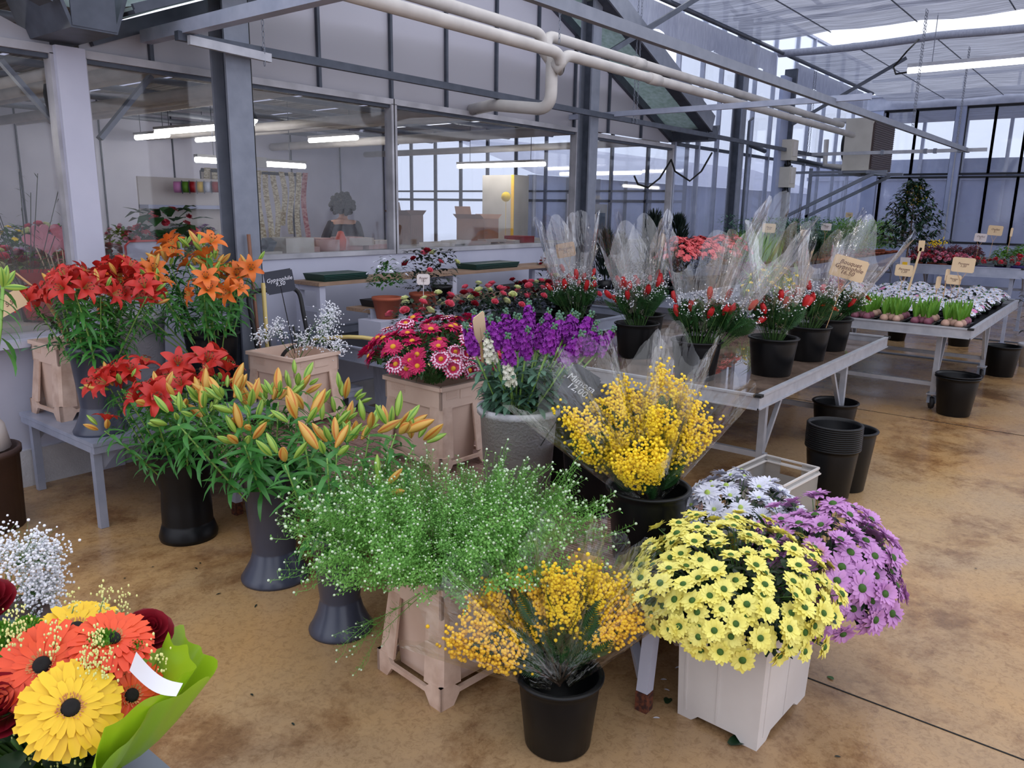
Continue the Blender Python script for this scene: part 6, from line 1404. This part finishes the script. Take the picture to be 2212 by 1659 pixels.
# young mimosa tree standing behind bench 2
def mimosa_tree():
    c = onx(1956, 700, 11.2); t = thing('young_mimosa_tree', 'young mimosa tree with dark feathery leaves and a few yellow sprays', 'tree', (11.3, 2.40, 0))
    MB().lathe([(0, 0), (.10, 0), (.13, .22), (.14, .22), (.14, .25), (0, .24)], 20).obj('pot', 'black_plastic', t)
    MB().tube([(0, 0, .2), (.01, .01, .9), (0, -.01, 1.4), (0, .0, 2.02)], [.016, .013, .010, .004], 7).obj('trunk', 'twig', t)
    lf = MB(); ye = MB()
    for i in range(58):
        u = (i+.5)/58; z = 1.20+.86*u; a = 2.4*i; L_ = .42*(1-u)**.75+.07; d = Vector((math.cos(a), math.sin(a), .25+.5*u)).normalized(); p0 = Vector((0, 0, z-.02)); q = p0+d*L_; lf.tube([p0, (p0+q)/2+Vector((0, 0, .015)), q], .003, 4, 1)
        for k in range(int(18+60*L_)): 
            c_ = p0.lerp(q, U(.25, 1)); aa = U(0, 6); lf.petal(c_, (math.cos(aa)+d.x, math.sin(aa)+d.y, U(-.1, .8)), (0, 0, 1), U(.06, .11), .028, U(.3, 1), 0, .1, 3, .15)
    for z, x, y in ((1.99, 0, 0), (1.85, .02, -.04), (1.80, -.03, .02), (1.30, -.05, -.36), (1.28, 0, -.28), (1.92, .02, .03)):
        for k in range(34): ico(ye, (x+random.gauss(0, .035), y+random.gauss(0, .05), z+random.gauss(0, .02)), .008)
    lf.obj('leaves', ['leaf_dark', 'twig'], t); tag(ye.obj('blossom', 'mimosa', t), kind='stuff')
    MB().box((-.05, -.06, .92), (-.045, .06, 1.10)).obj('plant_tag', 'card_white', t); MB().box((-.053, -.03, .96), (-.05, .03, 1.04)).obj('tag_picture', 'mimosa_deep', t)
random.seed(55); mimosa_tree()

# buckets on the open floor and the far-right pot
bucket('empty black bucket under the right end of the wet bench', (5.86, 1.60, 0), .155, .30, .78)
bucket('empty double-rimmed black bucket on the floor below the hyacinths', (7.35, 1.05, 0), .165, .33, .76)
bucket('second black bucket nested in the one below the hyacinths', (7.35, 1.05, .018), .165, .33, .76)
bucket('empty black bucket on the floor by the caster of the bulb bench', (9.55, .99, 0), .165, .32, .78)
bucket('black bucket on the floor under the tiered bench, mostly hidden', (11.4, 1.68, 0), .15, .28, .78)
cyl_pot('grey_pot', 'grey plant pot at the right edge of the picture', (10.35, .80, 0), .10, .13, .26, 'concrete_pot')
random.seed(4); pot_plant('dark glossy shrub in the grey pot at the right edge', (10.35, .80, .2), 'dark_shrub', 'plant', 'leaf_black', None, 0, .2, .75, .085, .04, 130, None, up=.4, flat=False, seg=3)

# ------------------------------------------------------------------ herb and shrub bench along the side glazing
bench('long pale bench of potted shrubs along the side glazing', 10.3, 16.9, 3.62, 4.75, .93, [(.3, .1), (3.2, .1), (6.1, .1), (.3, 1.0), (3.2, 1.0), (6.1, 1.0)], 'black_tray', rim=.14, frame_='zinc_light', rail=.55)
random.seed(61)
def shrubs(lab, name, x0, x1, y0, y1, dx, dy, leafm, grp, r=.12, h_=.34, L_=.055, W=.022, n=130, potm='terracotta', z=.87, pr=.06, cat='plant'):
    pts = [(x+U(-.02, .02), y+U(-.02, .02), z) for x in np.arange(x0, x1, dx) for y in np.arange(y0, y1, dy)]
    grid_copies(lambda q: pot_plant(lab, q, name, cat, leafm, None, 0, r, h_, L_, W, n, potm, pr, .1, grp, flat=False, up=.6), pts, lab)
shrubs('young variegated shrub on the side bench', 'variegated_shrub', 10.6, 13.0, 3.8, 4.7, .26, .26, 'leaf_grey', 'variegated shrubs on the side bench', h_=.56, r=.15, n=170)
shrubs('bright green herb in a terracotta pot on the side bench', 'potted_herb', 13.1, 15.2, 3.74, 4.7, .24, .24, 'leaf_bright', 'bright herbs on the side bench', h_=.52, r=.15, n=170)
shrubs('leafy green plant at the far end of the side bench', 'leafy_plant', 15.3, 16.7, 3.74, 4.7, .26, .26, 'leaf_lime', 'leafy plants at the end of the side bench', h_=.52, r=.17, n=170)
random.seed(62)
cn = T_conifer(.30, .075, 150)
reg('mini_conifer', cn, ['leaf_dark'])
def conifer(label, c, s_=1, grp=None, m_=None, pr=.05, h_=.3):
    t = thing('potted_conifer', label, 'plant', c, U(0, 6), grp); MB().lathe([(0, 0), (pr*.8, 0), (pr, .1), (0, .1)], 12).obj('pot', 'black_tray', t); part('foliage', ME[m_ or 'mini_conifer'], t, Matrix.Translation((0, 0, .08)) @ Matrix.Scale(s_, 4)); return t
for i in range(7): conifer('small dark conifer at the front edge of the side bench', (10.45+.22*i, 3.70, .87), U(.9, 1.2), 'small conifers on the side bench')
T = T_conifer(.55, .15, 420); reg('cypress', T, ['leaf_black'])
for lb, (a, b, Y_), s_ in (('dark cypress right behind the middle steel post', (1308, 560, 4.5), .9), ('second dark cypress, right of the middle steel post', (1338, 570, 4.4), .85), ('tall dark cypress with feathery tips behind the coral azaleas', (1410, 545, 4.6), 1.1), ('tall dark cypress against the end frame of the office window', (1462, 545, 4.6), 1.05)):
    p = ony(a, b, Y_); conifer(lb, (p.x, p.y, .80), s_*1.25*(1 if Y_ < 4.55 else 1.1), None, 'cypress', .08)
T = MB()
random.seed(63)
for i in range(900):
    a = U(0, 6.3); rr = .30*math.sqrt(U(0, 1)); T.petal((rr*math.cos(a), rr*math.sin(a), U(.0, .12)), (math.cos(a)*.22*rr/.3, math.sin(a)*.22*rr/.3, 1), (math.cos(a), math.sin(a), 0), U(.28, .5), .012, U(-.15, .15), 0, 0, 3, .1)
t = thing('lime_conifer_group', 'feathery lime green conifer left of the herbs', 'plant', (9.75, 3.85, .86)); T.obj('foliage', 'leaf_lime', t); MB().lathe([(0, 0), (.16, 0), (.2, .12), (0, .12)], 20).obj('pot', 'terracotta', t)
# bench of azaleas and skimmias
bench('pale bench of azaleas and skimmias between the two grey posts', 6.75, 10.2, 3.42, 4.80, .86, [(.3, .1), (3.0, .1), (.3, 1.2), (3.0, 1.2)], 'black_tray', rim=.12, frame_='zinc_light', rail=.5)
random.seed(64)
for i, (x, y) in enumerate(((7.42, 3.72), (7.85, 3.70), (8.32, 3.68), (8.75, 3.72))):
    pot_plant(['coral azalea nearest the middle steel post', 'second coral azalea from the middle steel post', 'third coral azalea, left of the skimmias', 'coral azalea with fewer flowers beside the lime conifer'][i], (x, y, .80), 'potted_azalea', 'plant', 'leaf_black', 'azalea_f', 40 if i < 3 else 16, .25, .46, .05, .024, 190, 'black_tray', .1, .14, 'coral azaleas', 1.25, bloomup=1.02)
for i, (x, y) in enumerate(((8.75, 3.35), (9.1, 3.42), (9.5, 3.45), (9.85, 3.5), (8.4, 3.3), (9.3, 3.7))):
    t = skimmia('dusky red skimmia in front of the coral azaleas and lime conifer', (x, y+.1, .74), r=.19, h_=.20, n=26, grp='dusky skimmias before the azaleas')
for i, (x, y) in enumerate(((6.95, 3.9), (7.15, 3.62), (6.72, 3.65))):
    p = pot_plant('bronze-leaved plant beside the middle steel post', (x, y, .80), 'bronze_plant', 'plant', 'bronze', None, 0, .19, .30, .035, .018, 260, 'black_tray', .08, .1, 'bronze-leaved plants')
cyl_pot('clay_pot', 'terracotta pot on the near edge below the skimmias', (9.6, 3.18, .62), .06, .08, .16, 'terracotta'); tag(MB().box((9.2, 2.95, .0), (10.0, 3.4, .62)).obj('plant_stand', 'zinc_light'), 'pale stand under the terracotta pot', 'stand')
for a, b, Y_, w_, lb, m_ in ((1659, 494, 3.75, .16, 'tan price card in front of the lime conifer', 'card'), (1783, 490, 3.65, .14, 'pinkish price card among the variegated shrubs', 'card_white'), (1737, 502, 3.62, .12, 'cream price card among the small conifers', 'card'), (1833, 464, 4.6, .13, 'grey-tan price card high behind the herbs', 'card')):
    p = ony(a, b, Y_); st_ = .28; sign(lb, (p.x, p.y, p.z-.05-st_), face(p), w_, w_*.72, st_, ('Plante', '2,50'), m_, (0, R(2)), .028)
# twiggy olive and daffodils
t = thing('olive_shrub', 'airy grey-leaved olive shrub standing up behind the variegated shrubs', 'plant', (12.9, 4.55, .87)); g = MB(); random.seed(65)
MB().lathe([(0, 0), (.08, 0), (.1, .16), (0, .16)], 14).obj('pot', 'black_tray', t)
for i in range(16):
    a = 2.4*i; q = Vector((math.cos(a)*.28*U(.4, 1), math.sin(a)*.2, U(.5, .95))); g.tube([(0, 0, .1), q*.6, q], .003, 4, 1)
    for k in range(12): c_ = q*U(.5, 1); aa = U(0, 6); g.petal(c_, (math.cos(aa), math.sin(aa), .5), (0, 0, 1), .05, .013, .3, 0, 0, 2, .2)
g.obj('foliage', ['leaf_black', 'twig'], t)
random.seed(66); L6 = 'pot of small yellow daffodils behind the cellophane bouquets'
DP = [(7.6+.22*(i % 4), 2.55+.20*(i//4), .70) for i in range(8)]
tb = bench('low pale stand of daffodils behind the wet bench', 7.4, 8.6, 2.66, 3.3, .70, [(.1, .1), (1.0, .1), (.1, .5), (1.0, .5)], 'black_tray', rim=.06, frame_='zinc_light')
DP = [(7.52+.24*(i % 4), 2.78+.22*(i//4), .65) for i in range(8)]
grid_copies(lambda q: pot_plant(L6, q, 'potted_daffodil', 'plant', 'leaf_bright', 'daff', 9, .12, .36, .2, .010, 40, 'black_tray', .06, .08, 'yellow daffodils', .9, up=1.3), DP, L6)
t = pot_plant('pink hyacinth flower spikes beside the 16 price sign', (6.75, 1.95, .66), 'hyacinth_plant', 'plant', 'leaf_bright', None, 0, .05, .2, .18, .02, 14, 'black_tray', .05, .08, up=1.2)
reg('hy', T_stock(.12, 24, .014), ['hyacinth_pink', 'stem_pale', 'hyacinth_pink'])
for i in range(3): part('flower_spike', ME['hy'], t, place((.03*i-.03, .04*(i % 2), .28+.05*i), (0, 0, 1), i, 1.2))

# ------------------------------------------------------------------ rose staging by the office wall
t = thing('tiered_shelf', 'white tiered wooden staging with brown shelves against the office wall', 'shelf', (3.45, 4.0, 0))
BZ3 = .72
g = MB(); g.box((.0, .48, 1.09), (2.9, .78, 1.115)); g.obj('top_shelf', 'shelf_wood', t); g = MB(); g.box((.22, .20, .93-.025), (2.8, .46, .93)); g.obj('lower_shelf', 'shelf_wood', t)
for x in (.02, 1.4, 2.82):
    g = MB()
    for y in (.5, .74): g.box((x, y, BZ3+.02), (x+.05, y+.04, 1.088))
    g.box((x+.003, .542, 1.05), (x+.047, .738, 1.086)); g.box((x+.003, .542, .9), (x+.047, .738, .93)); g.obj('upright', 'white_paint', t)
for x in (.24, 1.5, 2.7): MB().box((x, .2, BZ3), (x+.05, .25, .905)).obj('upright', 'white_paint', t)
bench('low grey bench under the potted roses and tiered staging', 3.32, 6.4, 3.5, 4.82, .74, [(.1, .1), (2.6, .1), (.1, 1.1), (2.6, 1.1)], 'black_tray', rim=.10, frame_='zinc_light', rail=.3)
def tray(label, c, sx, sy, m_='green_tray', rz=0, h_=.05):
    g = MB(); g.hexa([(-sx/2*.93, -sy/2*.9, 0), (sx/2*.93, -sy/2*.9, 0), (sx/2*.93, sy/2*.9, 0), (-sx/2*.93, sy/2*.9, 0)], [(-sx/2, -sy/2, h_), (sx/2, -sy/2, h_), (sx/2, sy/2, h_), (-sx/2, sy/2, h_)])
    for k in range(3): g.box((-sx/2*.97, -sy/2-.004, h_*(.3+.2*k)), (sx/2*.97, -sy/2+.01, h_*(.3+.2*k)+.004))
    return tag(g.obj('seed_tray', m_, None, c, (0, 0, rz)), label, 'tray')
tray('dark green tray at the left end of the top staging shelf', (3.72, 4.62, 1.115), .42, .24); tray('dark green tray at the right end of the top staging shelf', (5.45, 4.62, 1.115), .62, .24); tray('black tray on the lower staging shelf', (3.95, 4.33, .93), .36, .2, 'black_tray'); tray('black tray on the lower staging shelf farther right', (5.55, 4.33, .93), .5, .2, 'black_tray')
g = MB(); P = [[(3.58+.035*j+.02*math.sin(i), 4.18-.03*i+.01*math.sin(j*1.3), .93+.05*math.sin(j*.8+i)*(.3+.1*i)-(.03*i*i if i > 2 else 0)) for j in range(9)] for i in range(6)]; tag(MB().grid(P).obj('grey_cloth', 'shade_edge'), 'crumpled grey cloth lying on the end of the lower staging shelf', 'cloth')
random.seed(70)
pot_plant('white-flowered chrysanthemum in a terracotta pot on the staging', (3.72, 4.08, .88), 'potted_chrysanthemum', 'plant', 'leaf', 'chrys_white2', 14, .15, .30, .045, .022, 190, 'terracotta', .10, .15, None, .6, bloomup=1.05)
pot_plant('dark red rose bush in a terracotta pot on the staging, left of the price card', (4.10, 4.10, .88), 'potted_rose', 'plant', 'leaf_black', ['rose_red', 'rose_pink'], 6, .17, .34, .05, .028, 200, 'terracotta', .10, .15, None, .75, flat=False)
pot_plant('cream rosebud plant at the back right of the red rose bush', (4.45, 4.25, .93), 'potted_rose', 'plant', 'leaf_black', ['rose_cream'], 2, .14, .30, .05, .028, 130, 'black_tray', .08, .12, None, .8, flat=False)
tag(MB().box((3.55, 3.96, .74), (4.3, 4.19, .88)).obj('white_block', 'white_paint'), 'white wooden step under the terracotta pots', 'step')
for i in range(9):
    for j in range(2):
        x = 3.55+.26*i+.1*j; y = 3.66+.22*j
        if j and i < 3: continue
        kk = [['rose_cream', 'rose_pink'], ['rose_pink', 'rose_pink'], ['rose_red', 'rose_red'], ['rose_pink', 'rose_cream']][(i+j) % 4] if i > 1 else ['rose_cream', 'rose_pink']
        pot_plant('miniature rose plant in the row behind the magenta chrysanthemums', (x, y, .69+.02*(i % 2)), 'miniature_rose', 'plant', 'leaf_black' if i % 3 else 'leaf_dark', kk, 6, .16, .30, .045, .027, 170, 'black_tray', .06, .1, 'miniature roses behind the magenta chrysanthemums', .85)
c = Vector((3.86, 3.86, .98)); sign('white price card on a stick in front of the red rose bush', tuple(c-Vector((0, 0, .06))), face(c), .09, .075, .20, ('Rosier', '15,-'), 'card_white', (0, 0), .022, fork=False, stickm='card_white')
# small dark red flower sprig seen above the cellophane
t = pot_plant('hellebore with dark red bells standing behind the cellophane, by the office wall', (6.15, 4.52, 1.0), 'hellebore', 'plant', 'leaf_dark', ['rose_red'], 4, .06, .22, .05, .016, 26, 'black_tray', .05, .08, up=1.0, bsz=.45, flat=False); t.location.z = .90

# hand truck, pole, hose
t = thing('hand_truck', 'black tubular hand truck standing by the office wall', 'trolley', (3.05, 4.34, 0))
def rt(p, q, s_, d=.08, n=5):
    p, q, s_ = Vector(p), Vector(q), Vector(s_); a = q+(p-q).normalized()*d; b = q+(s_-q).normalized()*d; return [a*(1-u)**2+q*2*u*(1-u)+b*u*u for u in [i/n for i in range(n+1)]]
L0, L1_, R1, R0 = (-.2, -.14, .06), (-.2, .10, 1.10), (.2, .10, 1.10), (.2, -.14, .06)
MB().tube([L0]+rt(L0, L1_, R1)+rt(L1_, R1, R0)+[R0], .015, 8).obj('frame', 'rubber', t)
g = MB(); L0, L1_, R1, R0 = (-.2, -.05, .4), (-.2, -.28, .78), (.15, -.30, .80), (.2, -.05, .4); g.tube([L0]+rt(L0, L1_, R1)+rt(L1_, R1, R0)+[R0], .012, 8); 
for x in (-.1, 0, .1): g.tube([(x, -.06, .3), (x, .04, .85)], .008, 6)
g.obj('backrest_bars', 'rubber', t)
for x in (-.26, .26): MB().lathe([(0, -.025), (.10, -.025), (.12, 0), (.10, .025), (0, .025)], 20).obj('wheel', 'soft_black', t, (x, .0, .12), (0, PI/2, 0))
MB().box((-.22, -.38, .0), (.22, -.12, .012)).obj('toe_plate', 'rubber', t)
g = MB().tube([(2.92, 4.40, 0), (2.90, 4.46, 1.46)], .012, 8); tag(g.obj('wooden_pole', 'brown_wood'), 'brown wooden pole leaning upright beside the near steel post', 'pole')
c = Vector((2.72, 3.78, .80)); t = sign('black slate price sign reading Gypsophile 9,50 above the gypsophila crate', tuple(c), face(c, .1), .16, .13, .36, ('Gypsophile', '9,50'), 'slate', (0, R(-9)), .032, False, ink='chalk', stickm='soft_black')
g = MB().tube([(3.02, 4.42, 0), (2.97, 4.42, .5), (2.96, 4.42, 1.15)], .014, 8); tag(g.obj('hose_upright', 'hose_yellow'), 'yellow hose end running up the near steel post', 'hose')
g = MB(); P = [Vector((3.10, 4.10, .80)), Vector((3.25, 3.8, .83)), Vector((3.40, 3.5, .76)), Vector((3.35, 3.2, .58)), Vector((3.2, 3.05, .40)), Vector((3.3, 3.0, .02)), Vector((3.6, 3.3, .02))]
Q = []
for i in range(len(P)-1):
    for k in range(4):
        u = k/4; p0, p1, p2, p3 = P[max(i-1, 0)], P[i], P[i+1], P[min(i+2, len(P)-1)]; Q.append(.5*((2*p1)+(p2-p0)*u+(2*p0-5*p1+4*p2-p3)*u*u+(3*p1-p0-3*p2+p3)*u**3))
tag(MB().tube(Q+[P[-1]], .013, 8).obj('yellow_hose', 'hose_yellow'), 'yellow hose arching from the gypsophila crate down behind the magenta crate', 'hose')
# ------------------------------------------------------------------ gift display seen through the left windows
random.seed(90)
def disp(a, b, Y_): return ony(a, b, Y_)
_ks = [['rose_pink', 'rose_cream'], ['chrys_pink1'], ['rose_red'], ['carn_pink'], ['azalea_f'], ['daff'], ['chrys_white1']]
for i, (a_, Y_) in enumerate([(5, 5.7), (35, 5.9), (62, 5.6), (92, 6.0), (118, 5.7), (15, 6.4), (50, 6.6), (85, 6.5), (120, 6.5), (235, 5.75), (262, 6.3), (300, 6.2), (350, 5.9), (385, 6.3), (420, 5.8), (440, 6.3)]):
    p = ony(a_, 500, Y_); pot_plant('potted flowering plant on the display table behind the left windows', (p.x, Y_, 1.02+.14*(Y_ > 6.1)), 'display_plant', 'plant', 'leaf' if i % 2 else 'leaf_bright', _ks[i % 7], 10, .14, .24, .07, .03, 100, 'card_white', .06, .09, 'flowering plants on the display table', .95)
MB().box((-2.2, .12, 1.02), (1.6, .58, 1.155)).obj('step', 'cream_metal', bpy.data.objects['display_table'])
pot_plant('large green anthurium with pink flowers behind the window left of the near post', (ony(365, 500, 6.0).x, 6.0, 1.10), 'anthurium', 'plant', 'leaf', ['azalea_f', 'carn_red'], 9, .26, .42, .15, .09, 60, 'red_wrap', .1, .12, None, 1.2, flat=False)
t = thing('felt_heart_bunch', 'bunch of pink felt hearts on sticks behind the leftmost window', 'decoration', (ony(128, 480, 5.45).x, 5.45, 1.02)); 
MB().box((-.12, -.08, 0), (.12, .08, .14)).obj('box', 'soft_black', t)
for i in range(9):
    x = -.16+.04*i; z = .36+.05*math.sin(i*2.1); MB().tube([(x*.5, 0, .1), (x, 0, z)], .004, 5).obj('stick', 'card', t)
    P = []; 
    for k in range(24): a = 2*PI*k/24; P.append((.004*16*math.sin(a)**3, .004*(13*math.cos(a)-5*math.cos(2*a)-2*math.cos(3*a)-math.cos(4*a))))
    g = MB(); v = [(u, -.008, w_) for u, w_ in P]+[(u, .008, w_) for u, w_ in P]; g.add(v, [tuple(range(24)), tuple(range(47, 23, -1))]+[(j, 24+j, 24+(j+1) % 24, (j+1) % 24) for j in range(24)]); g.obj('heart', 'pink_felt', t, (x, 0, z+.03), (0, U(-.4, .4), U(-.5, .5)))
t = thing('wrapped_gift', 'red cellophane-wrapped gift pot behind the leftmost window', 'gift', tuple(ony(85, 640, 5.25)-Vector((0, 0, .0)))); t.location.z = 1.02-.10
g = MB().lathe([(0, 0), (.08, .02), (.10, .1), (.07, .19), (.03, .215), (.09, .26), (.15, .31)], 16); g.obj('wrap', 'red_wrap', t)
tag(MB().hexa([(1.28, 5.2, .98), (1.5, 5.2, .98), (1.5, 5.35, .98), (1.28, 5.35, .98)], [(1.24, 5.2, 1.3), (1.54, 5.2, 1.3), (1.54, 5.35, 1.3), (1.24, 5.35, 1.3)]).obj('paper_bag', 'cardboard'), 'brown paper bag behind the leftmost window', 'bag')
tag(MB().box((.9, 5.12, 0), (2.02, 5.42, .92)).obj('inner_ledge', 'cream_metal'), 'pale inner ledge under the leftmost window', 'ledge')
t = thing('notice_board', 'white board with a red top edge behind the window left of the near post', 'board', (2.75, 5.35, 0)); MB().box((-.22, 0, .0), (.20, .03, 1.38)).obj('board', 'white_paint', t); MB().tube([(-.22, -.01, 1.2), (-.22, -.01, 1.36), (-.19, -.01, 1.39), (.20, -.01, 1.39)], .008, 6).obj('edge', 'tulip_red', t)
for i in range(6):
    tag(MB().rbox((2.85+.14*i, 5.62, 1.08), (.11, .1, .12), 0, (0, 0, U(-.3, .3))).obj('gift_box', 'red_wrap' if i % 2 else 'pink_paper'), ('red' if i % 2 else 'pink')+' gift box on the display table behind the left window', 'box', 'red gift boxes' if i % 2 else 'pink gift boxes')
t = thing('dry_twigs', 'tall dry willow twigs behind the leftmost window', 'branches', (1.9, 5.3, .92)); MB().lathe([(0, 0), (.05, 0), (.06, .2), (0, .2)], 12).obj('vase', 'soft_black', t)
g = MB()
for i in range(12):
    a = U(0, 6); q = Vector((math.cos(a)*U(.1, .4), math.sin(a)*.12, U(.5, .95))); g.tube([(0, 0, .1), q*.5+Vector((0, 0, .05)), q], .0025, 4)
    for k in range(8): c_ = q*U(.5, 1); g.petal(c_, (U(-1, 1), U(-.4, .4), U(-.5, .5)), (0, 0, 1), .05, .007, .4, 0, 0, 2, .2)
g.obj('twigs', 'leaf_black', t)
